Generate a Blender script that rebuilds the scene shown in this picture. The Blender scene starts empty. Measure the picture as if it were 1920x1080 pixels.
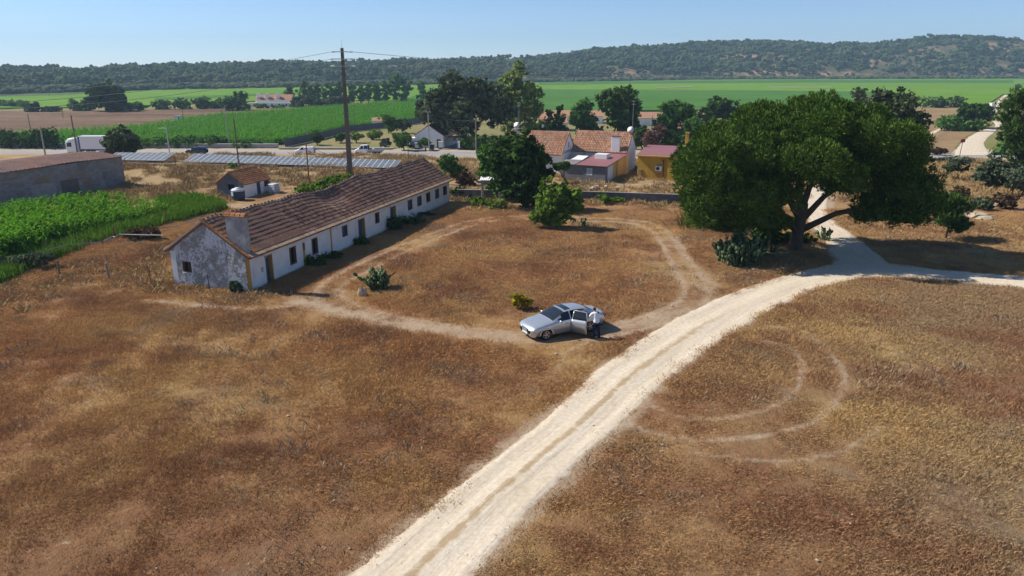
import bpy, math, random
import numpy as np
from mathutils import Vector, Matrix

S = bpy.context.scene
COL = S.collection
R = math.radians
random.seed(7)

# ---------------------------------------------------------------- camera, sky, sun, exposure
CAM_H, FPX, HOR = 14.2, 1350.0, 125.0            # drone height in m, focal length and horizon row of a 1920 px wide picture
PITCH = math.atan((540 - HOR) / FPX)
cd = bpy.data.cameras.new('camera'); cam = bpy.data.objects.new('camera', cd); COL.objects.link(cam)
cam.location = (0, 0, CAM_H); cam.rotation_euler = (math.pi / 2 - PITCH, 0, 0)
cd.sensor_width = 36; cd.lens = FPX / 1920 * 36; cd.clip_start = 0.5; cd.clip_end = 9000
S.camera = cam
SUN_EL, SUN_TH = 43.0, 14.0                       # sun elevation; shadows fall to +x turned SUN_TH degrees to -y
sdir = Vector((-math.cos(R(SUN_TH)) * math.cos(R(SUN_EL)), math.sin(R(SUN_TH)) * math.cos(R(SUN_EL)), math.sin(R(SUN_EL))))
W = bpy.data.worlds.new('World'); S.world = W; W.use_nodes = True
wn = W.node_tree
sky = wn.nodes.new('ShaderNodeTexSky'); sky.sky_type = 'NISHITA'; sky.sun_disc = False
sky.sun_elevation = R(SUN_EL); sky.sun_rotation = math.atan2(sdir.x, sdir.y)
sky.air_density = 0.65; sky.dust_density = 0.0; sky.ozone_density = 5.0; sky.altitude = 0
bg = wn.nodes['Background']; bg.inputs['Strength'].default_value = 0.115
wn.links.new(sky.outputs[0], bg.inputs[0])
ld = bpy.data.lights.new('sun', 'SUN'); sun = bpy.data.objects.new('sun', ld); COL.objects.link(sun)
ld.energy = 5.0; ld.angle = R(0.5); ld.color = (1.0, 0.93, 0.82)
sun.rotation_euler = (-sdir).to_track_quat('-Z', 'Y').to_euler(); sun.location = (-60, 20, 60)
S.view_settings.view_transform = 'Standard'; S.view_settings.look = 'None'
S.view_settings.gamma = 1; S.view_settings.exposure = 0.26; S.view_settings.use_curve_mapping = False
S.cycles.max_bounces = 6; S.cycles.diffuse_bounces = 2; S.cycles.glossy_bounces = 2; S.cycles.transmission_bounces = 4
S.cycles.transparent_max_bounces = 6; S.cycles.volume_bounces = 0; S.cycles.use_adaptive_sampling = True
S.cycles.adaptive_threshold = 0.015

# ---------------------------------------------------------------- small numpy noise and terrain height
def ss(a, b, x):
    t = np.clip((np.asarray(x, float) - a) / (b - a), 0, 1); return t * t * (3 - 2 * t)
def vn(x, y, seed=0):                             # value noise in -1..1
    x = np.asarray(x, float); y = np.asarray(y, float)
    xi = np.floor(x); yi = np.floor(y); fx = x - xi; fy = y - yi
    fx = fx * fx * (3 - 2 * fx); fy = fy * fy * (3 - 2 * fy)
    def h(a, b):
        v = np.sin(a * 127.1 + b * 311.7 + seed * 74.7) * 43758.5453; return (v - np.floor(v)) * 2 - 1
    return (h(xi, yi) * (1 - fx) + h(xi + 1, yi) * fx) * (1 - fy) + (h(xi, yi + 1) * (1 - fx) + h(xi + 1, yi + 1) * fx) * fy
PLAIN = -4.5
def T0(x, y):                                     # the yard is level, a bank carries the panels, the road and plain lie 4.5 m lower
    d = ss(113, 150, y)
    return 0.9 * ss(89, 97, y) * (1 - ss(-20, -8, x)) * (1 - d) + PLAIN * d
def T(x, y):
    f = 1 - ss(100, 130, y)
    return T0(x, y) + f * (0.07 * vn(np.asarray(x) * .22, np.asarray(y) * .22, 1) + 0.035 * vn(np.asarray(x) * .8, np.asarray(y) * .8, 2))
def ray(px, py):
    dx = (px - 960) / FPX; dy = -(py - 540) / FPX
    return dx, math.cos(PITCH) + dy * math.sin(PITCH), -math.sin(PITCH) + dy * math.cos(PITCH)
def GZ(px, py, z=0.0):                            # where the sight line through a photo pixel meets height z
    d = ray(px, py); t = (z - CAM_H) / d[2]; return Vector((d[0] * t, d[1] * t, z))
def _t0(x, y):
    def s(a, b, v):
        t = min(1, max(0, (v - a) / (b - a))); return t * t * (3 - 2 * t)
    d = s(113, 150, y); return .9 * s(89, 97, y) * (1 - s(-20, -8, x)) * (1 - d) + PLAIN * d
def G(px, py, h=0.0):                             # where it meets the terrain (raised by h)
    d = ray(px, py)
    t, st = 12.0, 0.6
    while t < 4000:
        n = t + st
        if CAM_H + d[2] * n < _t0(d[0] * n, d[1] * n) + h:
            a, b = t, n
            for _ in range(24):
                m = (a + b) / 2
                if CAM_H + d[2] * m < _t0(d[0] * m, d[1] * m) + h: b = m
                else: a = m
            return Vector((d[0] * b, d[1] * b, _t0(d[0] * b, d[1] * b)))
        t = n; st = max(.6, t * .01)
    return Vector((d[0] * t, d[1] * t, PLAIN))
def AT(px, py, Y):                                # the point on the sight line at depth Y
    d = ray(px, py); t = Y / d[1]; return Vector((d[0] * t, Y, CAM_H + d[2] * t))
def MPP(p):                                       # metres per photo pixel at a point
    return (p.y * math.cos(PITCH) - (p.z - CAM_H) * math.sin(PITCH)) / FPX
def seg_dist(x, y, pts):                          # distance of many points to a polyline
    best = np.full(np.shape(x), 1e9)
    for (ax, ay), (bx, by) in zip(pts[:-1], pts[1:]):
        dx, dy = bx - ax, by - ay; L = dx * dx + dy * dy + 1e-9
        t = np.clip(((x - ax) * dx + (y - ay) * dy) / L, 0, 1)
        best = np.minimum(best, np.hypot(x - ax - t * dx, y - ay - t * dy))
    return best
def in_poly(x, y, poly):
    x = np.asarray(x); y = np.asarray(y); c = np.zeros(x.shape, bool); n = len(poly)
    for i in range(n):
        (x1, y1), (x2, y2) = poly[i], poly[(i + 1) % n]
        if y1 == y2: continue
        c ^= ((y1 > y) != (y2 > y)) & (x < (x2 - x1) * (y - y1) / (y2 - y1) + x1)
    return c
def smooth_line(pts, n=8):                        # Catmull-Rom through 2D/3D points
    P = [Vector(p) for p in pts]; P = [P[0] * 2 - P[1]] + P + [P[-1] * 2 - P[-2]]; o = []
    for i in range(1, len(P) - 2):
        for k in range(n):
            t = k / n
            o.append(.5 * ((2 * P[i]) + (P[i + 1] - P[i - 1]) * t + (2 * P[i - 1] - 5 * P[i] + 4 * P[i + 1] - P[i + 2]) * t * t + (3 * P[i] - P[i - 1] - 3 * P[i + 1] + P[i + 2]) * t ** 3))
    o.append(P[-2]); return o

# ---------------------------------------------------------------- materials
M = {}
class NT:
    def __init__(s, name):
        s.m = bpy.data.materials.new(name); s.m.use_nodes = True; s.t = s.m.node_tree; s.b = s.t.nodes['Principled BSDF']; s.o = s.t.nodes['Material Output']
        M[name] = s.m
    def n(s, typ, props=None, ins=None):
        k = s.t.nodes.new('ShaderNode' + typ)
        for a, v in (props or {}).items(): setattr(k, a, v)
        for a, v in (ins or {}).items(): s.set(k.inputs[a], v)
        return k
    def set(s, sock, v):
        if isinstance(v, bpy.types.NodeSocket): s.t.links.new(v, sock)
        elif hasattr(v, 'outputs'): s.t.links.new(v.outputs[0], sock)
        else:
            if isinstance(v, tuple) and len(v) == 3 and sock.type == 'RGBA': v = v + (1,)
            sock.default_value = v
    def pos(s): return s.n('NewGeometry').outputs['Position']
    def obj(s): return s.n('TexCoord').outputs['Object']
    def noise(s, vec, scale, detail=3, rough=.55, w=None):
        k = s.n('TexNoise', None, {'Scale': scale, 'Detail': detail, 'Roughness': rough}); s.set(k.inputs['Vector'], vec); return k.outputs['Fac']
    def ramp(s, fac, stops, interp='LINEAR'):
        k = s.n('ValToRGB'); k.color_ramp.interpolation = interp; e = k.color_ramp.elements
        while len(e) < len(stops): e.new(.5)
        for q, (p, c) in zip(e, stops): q.position = p; q.color = (c, c, c, 1) if isinstance(c, (int, float)) else tuple(c) + (1,)
        s.set(k.inputs['Fac'], fac); return k.outputs['Color']
    def mix(s, f, a, b, mode='MIX'):
        k = s.n('MixRGB', {'blend_type': mode}); s.set(k.inputs['Fac'], f); s.set(k.inputs['Color1'], a); s.set(k.inputs['Color2'], b); return k.outputs['Color']
    def math(s, op, a, b=0.0):
        k = s.n('Math', {'operation': op}); s.set(k.inputs[0], a); s.set(k.inputs[1], b); return k.outputs[0]
    def attr(s, name): return s.n('Attribute', {'attribute_name': name}).outputs['Fac']
    def mapv(s, vec, scale):
        k = s.n('Mapping'); s.set(k.inputs['Vector'], vec); k.inputs['Scale'].default_value = scale; return k.outputs[0]
    def bump(s, h, st=.4, dist=.02):
        k = s.n('Bump', None, {'Strength': st, 'Distance': dist}); s.set(k.inputs['Height'], h); s.set(s.b.inputs['Normal'], k.outputs[0])
    def fin(s, col, rough=.85, metal=0, spec=.25):
        s.set(s.b.inputs['Base Color'], col); s.set(s.b.inputs['Roughness'], rough); s.b.inputs['Metallic'].default_value = metal
        s.b.inputs['Specular IOR Level'].default_value = spec; return s.m
def plain(name, col, rough=.7, metal=0, spec=.3, var=.25, scale=3.0, dirt=None):
    t = NT(name); p = t.obj()
    n1 = t.noise(p, scale, 4); c = t.mix(n1, tuple(v * (1 - var) for v in col), tuple(min(1, v * (1 + var)) for v in col))
    if dirt:
        n2 = t.ramp(t.noise(p, scale * .45, 5, .7), [(.48, 0.), (.66, 1.)]); c = t.mix(t.math('MULTIPLY', n2, dirt[1]), c, dirt[0])
    return t.fin(c, rough, metal, spec)
def leaf(name, dark, light, trans=.22, hue=None):
    t = NT(name); g = t.n('NewGeometry'); oi = t.n('ObjectInfo')
    n = t.noise(g.outputs['Position'], .55, 3)
    f = t.math('ADD', t.math('MULTIPLY', g.outputs['Random Per Island'], .55), t.math('MULTIPLY', n, .55))
    c = t.ramp(f, [(.2, dark), (.75, light)] if hue is None else [(.2, dark), (.62, light), (.9, hue)])
    d = t.n('BsdfDiffuse', None, {'Color': c}); tr = t.n('BsdfTranslucent', None, {'Color': t.mix(.5, c, light)})
    m = t.n('MixShader', None, {0: trans, 1: d.outputs[0], 2: tr.outputs[0]})
    t.set(t.o.inputs['Surface'], m.outputs[0]); return t.m

# dry grass colour by place: shared by the ground and by the blades standing on it
def dry_color(t, k=1.0):
    p = t.pos()
    a = t.noise(p, .085, 4, .6); b = t.noise(p, .15, 5, .65); c = t.noise(p, 1.9, 3, .6)
    sep = t.n('SeparateXYZ'); t.set(sep.inputs[0], p)
    side = t.n('MapRange', None, {'From Min': -4.0, 'From Max': 14.0}); t.set(side.inputs['Value'], t.math('SUBTRACT', sep.outputs[0], t.math('MULTIPLY', sep.outputs[1], .22)))
    base = t.mix(side.outputs[0], (.265, .124, .043), (.178, .125, .068))
    far = t.n('MapRange', None, {'From Min': 34.0, 'From Max': 75.0}); t.set(far.inputs['Value'], sep.outputs[1])
    base = t.mix(far.outputs[0], base, (.32, .175, .078))
    nr_ = t.n('MapRange', None, {'From Min': 36.0, 'From Max': 17.0}); t.set(nr_.inputs['Value'], t.math('ADD', sep.outputs[1], t.math('MULTIPLY', t.noise(p, .12, 3), 8.0)))
    base = t.mix(t.math('MULTIPLY', nr_.outputs[0], t.math('SUBTRACT', 1.0, side.outputs[0])), base, (.165, .078, .034))   # darker dock weeds in the near left
    base = t.mix(t.ramp(a, [(.42, 0.), (.62, .75)]), base, (.35, .23, .085))          # golden straw
    base = t.mix(t.ramp(b, [(.47, 0.), (.62, .85)]), base, (.150, .054, .021))         # red-brown seed heads
    base = t.mix(t.ramp(t.noise(p, .21, 3, .6), [(.56, 0.), (.72, .7)]), base, (.19, .135, .085))  # grey dead stalks
    base = t.mix(t.ramp(c, [(.30, .28), (.55, 0.)]), base, (.075, .038, .016))
    base = t.mix(t.ramp(c, [(.58, 0.), (.80, .35)]), base, (.46, .32, .16))
    base = t.mix(t.ramp(t.noise(p, .6, 4, .65), [(.60, 0.), (.74, .55)]), base, (.155, .145, .075))   # faded green weeds
    base = t.mix(.16, base, (.27, .21, .15))
    if k != 1: base = t.mix(1.0, base, (k, k, k), 'MULTIPLY')
    return base
t = NT('ground'); p = t.pos()
dry = dry_color(t, 1.2)
bare = t.ramp(t.noise(p, .55, 5, .65), [(.3, (.36, .25, .16)), (.7, (.47, .36, .25))])
spots = t.ramp(t.noise(p, 1.25, 4, .7), [(.63, 0.), (.72, .7)])
col = t.mix(spots, dry, (.50, .39, .27))
wn_ = t.math('ADD', t.attr('wear'), t.math('MULTIPLY', t.math('SUBTRACT', t.noise(p, 1.6, 4, .7), .5), .9))
col = t.mix(t.ramp(wn_, [(.32, 0.), (.70, 1.)]), col, bare)
gn_ = t.math('ADD', t.attr('green'), t.math('MULTIPLY', t.math('SUBTRACT', t.noise(p, .9, 4, .7), .5), .7))
col = t.mix(t.ramp(gn_, [(.38, 0.), (.66, 1.)]), col, t.ramp(t.noise(p, 2.0, 3), [(.3, (.06, .12, .018)), (.7, (.13, .22, .035))]))
col = t.mix(t.attr('straw'), col, t.ramp(t.noise(p, .35, 5, .7), [(.3, (.30, .20, .10)), (.7, (.48, .36, .20))]))
col = t.mix(t.attr('plain'), col, t.ramp(t.noise(p, .02, 5, .7), [(.35, (.20, .20, .07)), (.65, (.30, .24, .12))]))
hb = t.math('ADD', t.noise(p, 3.0, 4, .7), t.math('MULTIPLY', t.noise(p, 18, 3, .7), .5)); t.bump(hb, .9, .12)
t.fin(col, .95, 0, .1)
t = NT('dry_blade')
rp = t.n('NewGeometry').outputs['Random Per Island']
c = dry_color(t, 1.95); c = t.mix(t.ramp(rp, [(.0, .0), (1., .25)]), c, (.46, .33, .18)); 
d = t.n('BsdfDiffuse', None, {'Color': c}); tr = t.n('BsdfTranslucent', None, {'Color': c}); mx = t.n('MixShader', None, {0: .2, 1: d.outputs[0], 2: tr.outputs[0]}); t.set(t.o.inputs['Surface'], mx.outputs[0])
t = NT('straw_blade'); rp = t.n('NewGeometry').outputs['Random Per Island']
t.fin(t.ramp(rp, [(0, (.27, .165, .07)), (.5, (.40, .275, .125)), (1, (.50, .38, .21))]), .9, 0, .1)
t = NT('stalk_blade'); rp = t.n('NewGeometry').outputs['Random Per Island']; t.fin(t.ramp(rp, [(0, (.24, .165, .10)), (.6, (.36, .27, .18)), (1, (.50, .42, .31))]), .95, 0, .05)
t = NT('dirt'); p = t.pos(); ac = t.attr('across'); al = t.attr('along')
cb = t.n('CombineXYZ'); t.set(cb.inputs[0], t.math('MULTIPLY', ac, 9.0)); t.set(cb.inputs[1], t.math('MULTIPLY', al, .16))
streak = t.noise(cb.outputs[0], 1.6, 5, .65); fine = t.noise(p, 5.0, 5, .7)
col = t.ramp(streak, [(.3, (.62, .52, .38)), (.5, (.68, .585, .45)), (.7, (.74, .66, .54))])
col = t.mix(t.ramp(fine, [(.35, .5), (.6, 0.)]), col, (.46, .36, .25))
edge = t.math('ABSOLUTE', t.math('SUBTRACT', ac, .5))                              # 0 in the middle, .5 at the verge
mid = t.math('ADD', t.ramp(edge, [(.0, .70), (.04, .5), (.09, 0.)]), t.math('MULTIPLY', t.math('SUBTRACT', t.noise(p, 1.1, 5, .75), .55), 1.8))
mid = t.math('MULTIPLY', t.ramp(mid, [(.22, 0.), (.55, .85)]), t.attr('strip'))
col = t.mix(mid, col, (.40, .29, .17))
vg = t.math('ADD', t.ramp(edge, [(.38, 0.), (.5, .8)]), t.math('MULTIPLY', t.math('SUBTRACT', t.noise(p, 1.4, 5, .75), .5), .9))
col = t.mix(t.ramp(vg, [(.35, 0.), (.75, .9)]), col, dry_color(t))
t.bump(t.math('ADD', streak, t.math('MULTIPLY', fine, .5)), .6, .06); t.fin(col, .95, 0, .1)

plain('asphalt', (.33, .31, .29), .9, 0, .2, .12, .4)
plain('verge', (.42, .35, .26), .95, 0, .1, .25, .8)
plain('road_paint', (.75, .75, .72), .7)
# limewashed walls
t = NT('whitewash'); p = t.obj(); s_ = t.ramp(t.noise(t.mapv(p, (1, 1, .25)), 2.2, 5, .7), [(.55, 0.), (.75, .55)])
z = t.n('SeparateXYZ'); t.set(z.inputs[0], p); low = t.math('ADD', t.ramp(z.outputs[2], [(.0, .75), (.5, 0.)]), t.math('MULTIPLY', t.math('SUBTRACT', t.noise(p, 3, 4, .7), .55), .6))
c = t.mix(s_, t.ramp(t.noise(p, 1.2, 4), [(.3, (.66, .65, .63)), (.7, (.80, .80, .78))]), (.45, .43, .40)); c = t.mix(t.ramp(low, [(.35, 0.), (.8, .7)]), c, (.36, .33, .28))
t.bump(t.noise(p, 9, 4), .3, .02); t.fin(c, .9, 0, .2)
t = NT('peeling_wall'); p = t.obj(); f = t.math('ADD', t.math('MULTIPLY', t.noise(p, .9, 5, .7), .9), t.math('MULTIPLY', t.noise(p, 5.5, 5, .75), .6))
pm = t.ramp(f, [(.70, 0.), (.76, 1.)]); c = t.mix(pm, t.ramp(t.noise(p, 6, 5, .7), [(.35, (.50, .51, .53)), (.7, (.72, .73, .75))]), t.ramp(t.noise(p, 2.5, 5, .7), [(.3, (.20, .20, .19)), (.7, (.40, .38, .35))]))
c = t.mix(t.ramp(t.noise(t.mapv(p, (1, 1, .3)), 1.4, 4, .7), [(.58, 0.), (.72, .8)]), c, (.28, .26, .23)); t.bump(pm, .5, .02); t.fin(c, .92, 0, .15)
plain('grey_plaster', (.30, .295, .29), .92, 0, .2, .25, 2.2, ((.55, .55, .56), .7))
plain('house_white', (.86, .85, .83), .85, 0, .2, .06, 1.0, ((.55, .52, .47), .35))
plain('cream_wall', (.70, .52, .24), .85, 0, .2, .12, 1.0, ((.42, .33, .2), .5))
plain('yellow_wall', (.62, .36, .05), .85, 0, .2, .14, 1.3, ((.30, .17, .05), .6))
plain('ochre', (.46, .27, .07), .85, 0, .2, .15, 3)
plain('brown_frame', (.16, .095, .055), .7, 0, .3, .2, 6)
plain('blue_door', (.035, .085, .22), .6, 0, .35, .25, 4, ((.10, .13, .18), .4))
plain('blue_trim', (.05, .13, .33), .7, 0, .3, .15, 4)
plain('grey_block', (.20, .20, .205), .95, 0, .15, .2, 1.2, ((.11, .10, .10), .5))
plain('concrete', (.36, .34, .31), .92, 0, .2, .2, 2.0, ((.18, .17, .16), .6))
plain('dark_concrete', (.16, .135, .115), .92, 0, .2, .25, 1.5, ((.26, .22, .18), .5))
plain('old_wall', (.15, .145, .145), .95, 0, .15, .3, 1.4, ((.33, .32, .30), .6))
plain('wood_post', (.17, .13, .10), .9, 0, .2, .3, 5)
plain('rusty', (.20, .09, .045), .85, .1, .3, .3, 6)
plain('grey_metal', (.42, .43, .44), .5, .5, .4, .15, 4)
plain('white_metal', (.80, .80, .80), .45, 0, .4, .05, 4)
plain('black_part', (.015, .015, .017), .6, 0, .4, .2, 6)
plain('rubber', (.018, .018, .018), .85, 0, .3, .2, 8)
plain('mauve_sheet', (.29, .125, .13), .55, 0, .35, .12, .8, ((.30, .17, .15), .4))
plain('white_sheet', (.82, .82, .80), .6, 0, .3, .08, 1)
plain('grey_sheet', (.46, .41, .38), .75, 0, .3, .25, 1.2, ((.25, .15, .11), .7))
plain('cable', (.40, .41, .43), .6, .2, .4, .05, 1)
plain('porcelain', (.80, .82, .84), .35, 0, .5, .05, 3)
plain('bark', (.09, .065, .048), .95, 0, .15, .35, 3)
plain('pale_bark', (.24, .20, .16), .95, 0, .15, .3, 3)
plain('net', (.13, .135, .145), .9, 0, .1, .2, .5)
plain('bin_green', (.03, .09, .06), .6, 0, .3, .2, 3)
plain('tank_blue', (.025, .05, .085), .5, 0, .4, .25, 2)
plain('ibc_plastic', (.52, .55, .58), .5, 0, .4, .15, 3)
plain('stone', (.44, .36, .26), .95, 0, .15, .25, 3)
plain('soil', (.30, .20, .13), .98, 0, .1, .3, 1.2, ((.42, .27, .16), .7))
for nm, c1, c2, c3, moss in (('old_tile', (.12, .070, .053), (.225, .125, .093), (.33, .225, .175), (.13, .118, .10)), ('orange_tile', (.33, .165, .10), (.47, .255, .16), (.56, .37, .26), (.27, .20, .15)), ('eave_tile', (.30, .20, .13), (.42, .29, .20), (.48, .36, .26), (.26, .20, .13)), ('verge_tile', (.24, .095, .04), (.34, .15, .07), (.42, .25, .15), (.20, .12, .05))):  # clay colours: brown farmhouse, orange village roofs, pale eave, orange-brown verge
    t = NT(nm); g = t.n('NewGeometry'); p = t.pos()
    f = t.math('ADD', t.math('MULTIPLY', g.outputs['Random Per Island'], .5), t.math('MULTIPLY', t.noise(p, 1.1, 4, .65), .55))
    c = t.ramp(f, [(.22, c1), (.55, c2), (.88, c3)]); c = t.mix(t.ramp(t.noise(p, .42, 4, .7), [(.52, 0.), (.68, .6)]), c, moss)
    c = t.mix(t.ramp(t.noise(p, 7, 3, .7), [(.35, .5), (.5, 0.)]), c, tuple(v * .5 for v in c1)); t.fin(c, .92, 0, .15)
t = NT('rust_roof'); p = t.pos(); c = t.ramp(t.noise(p, .5, 5, .7), [(.3, (.105, .07, .066)), (.5, (.17, .105, .09)), (.68, (.26, .115, .065)), (.8, (.24, .19, .17))]); t.fin(t.mix(t.ramp(t.noise(p, 4, 3), [(.4, .4), (.6, 0.)]), c, (.07, .05, .048)), .9, 0, .15)
t = NT('block_wall'); p = t.obj(); br = t.n('TexBrick', None, {'Scale': 1.0, 'Mortar Size': .012, 'Brick Width': .5, 'Row Height': .22, 'Color1': (.24, .225, .215, 1), 'Color2': (.33, .315, .30, 1), 'Mortar': (.2, .19, .18, 1)})
mp = t.n('CombineXYZ'); sp = t.n('SeparateXYZ'); t.set(sp.inputs[0], p); t.set(mp.inputs[0], sp.outputs[0]); t.set(mp.inputs[1], sp.outputs[2]); t.set(br.inputs['Vector'], mp.outputs[0])
c = t.mix(t.ramp(t.noise(p, .3, 5, .7), [(.5, 0.), (.68, .8)]), br.outputs[0], (.30, .19, .10)); c = t.mix(t.ramp(t.noise(p, .22, 4, .7), [(.35, .75), (.5, 0.)]), c, (.13, .125, .12)); c = t.mix(t.ramp(t.noise(p, .5, 5, .7), [(.55, 0.), (.75, .6)]), c, (.42, .42, .43)); t.bump(br.outputs[1], .6, -.02); t.fin(c, .95, 0, .1)
t = NT('dark_glass'); t.fin((.018, .022, .028), .12, 0, .5)
t = NT('car_glass'); t.fin((.02, .026, .035), .06, 0, .6)
t = NT('silver'); t.fin(t.mix(t.noise(t.obj(), 1.5, 3), (.50, .53, .56), (.58, .60, .62)), .28, .55, .5); t.b.inputs['Coat Weight'].default_value = .6; t.b.inputs['Coat Roughness'].default_value = .08
t = NT('white_paint'); t.fin((.78, .78, .78), .3, 0, .5)
t = NT('black_paint'); t.fin((.012, .013, .016), .15, 0, .6)
t = NT('rim_metal'); t.fin((.55, .56, .57), .3, .7, .5)
t = NT('lamp_glass'); t.fin((.75, .77, .78), .1, 0, .6)
t = NT('red_glass'); t.fin((.32, .02, .015), .2, 0, .5)
t = NT('pv_glass'); t.fin(t.mix(t.noise(t.obj(), 1.2, 2), (.13, .15, .175), (.17, .19, .215)), .45, 0, .5)
t = NT('skin'); t.fin((.50, .28, .19), .6, 0, .35)
t = NT('shirt'); t.fin((.78, .80, .84), .9, 0, .2)
t = NT('jeans'); t.fin(t.mix(t.noise(t.obj(), 9, 3), (.012, .018, .040), (.028, .042, .085)), .9, 0, .15)
t = NT('hair'); t.fin((.035, .022, .015), .8, 0, .3)
plain('logo_grey', (.10, .12, .16), .6); plain('van_pink', (.60, .10, .25), .5); plain('van_blue', (.10, .35, .62), .5); plain('van_red', (.60, .06, .06), .5); plain('sign_red', (.45, .05, .05), .6)
leaf('pine_leaf', (.018, .041, .010), (.092, .162, .028), .15, (.15, .23, .042))
leaf('pine_dark', (0.023, 0.052, 0.016), (0.091, 0.156, 0.039), .15)
leaf('oak_leaf', (0.041, 0.060, 0.030), (0.139, 0.172, 0.084), .15)
leaf('olive_leaf', (0.047, 0.068, 0.038), (0.135, 0.169, 0.095), .15)
leaf('green_leaf', (0.052, 0.109, 0.016), (0.172, 0.287, 0.040), .3, (0.299, 0.368, 0.081))
leaf('mid_leaf', (0.037, 0.097, 0.022), (0.125, 0.242, 0.050), .22)
leaf('dark_leaf', (0.019, 0.043, 0.012), (0.068, 0.128, 0.030), .15)
leaf('yellow_leaf', (0.140, 0.120, 0.012), (0.420, 0.340, 0.030), .25)
leaf('poplar_leaf', (0.092, 0.160, 0.030), (0.270, 0.362, 0.085), .3, (0.473, 0.473, 0.169))
leaf('brown_leaf', (0.060, 0.040, 0.025), (0.170, 0.110, 0.065), .15)
leaf('pink_leaf', (0.070, 0.050, 0.040), (0.250, 0.140, 0.110), .15)
leaf('corn_leaf', (0.036, 0.120, 0.010), (0.126, 0.318, 0.022), .28, (0.240, 0.408, 0.060))
leaf('maize_leaf', (0.051, 0.160, 0.017), (0.109, 0.312, 0.032), .2, (0.189, 0.392, 0.051))
leaf('grass_green', (0.060, 0.140, 0.012), (0.160, 0.290, 0.035), .25)
leaf('cactus', (.060, .100, .045), (.165, .225, .115), .03)
leaf('far_leaf', (0.049, 0.108, 0.036), (0.179, 0.291, 0.090), .15)
t = NT('hill_wood'); oi = t.n('ObjectInfo'); p = t.pos(); f = t.math('ADD', t.math('MULTIPLY', oi.outputs['Random'], .6), t.math('MULTIPLY', t.noise(p, .01, 3), .5)); t.fin(t.ramp(f, [(.2, (.018, .042, .014)), (.55, (.050, .088, .028)), (.75, (.085, .12, .045)), (.95, (.14, .15, .075))]), .95, 0, .05)
t = NT('hill_soil'); p = t.pos(); t.fin(t.ramp(t.noise(p, .012, 5, .7), [(.35, (.06, .085, .03)), (.5, (.13, .12, .06)), (.62, (.36, .24, .14))]), .95, 0, .05)
def fieldmat(name, a, b, sc, row=None):
    t = NT(name); p = t.pos(); c = t.ramp(t.noise(t.mapv(p, (.4, 1.6, 1)), sc, 5, .65), [(.3, a), (.7, b)])
    c = t.mix(t.ramp(t.noise(p, sc * 9, 4, .7), [(.4, .35), (.6, 0.)]), c, tuple(v * .7 for v in a)); t.bump(t.noise(p, .9, 3, .7), .7, .5); t.fin(c, .95, 0, .05)
fieldmat('rice', (.115, .25, .028), (.19, .32, .04), .006)
fieldmat('rice_dark', (.065, .17, .032), (.10, .22, .042), .008)
fieldmat('far_crop', (.085, .14, .05), (.12, .18, .06), .008)
fieldmat('maize_floor', (.035, .09, .010), (.07, .16, .018), .05)
fieldmat('plough', (.115, .070, .048), (.30, .205, .13), .035)
fieldmat('stubble', (.26, .17, .085), (.38, .27, .15), .03)

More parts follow.
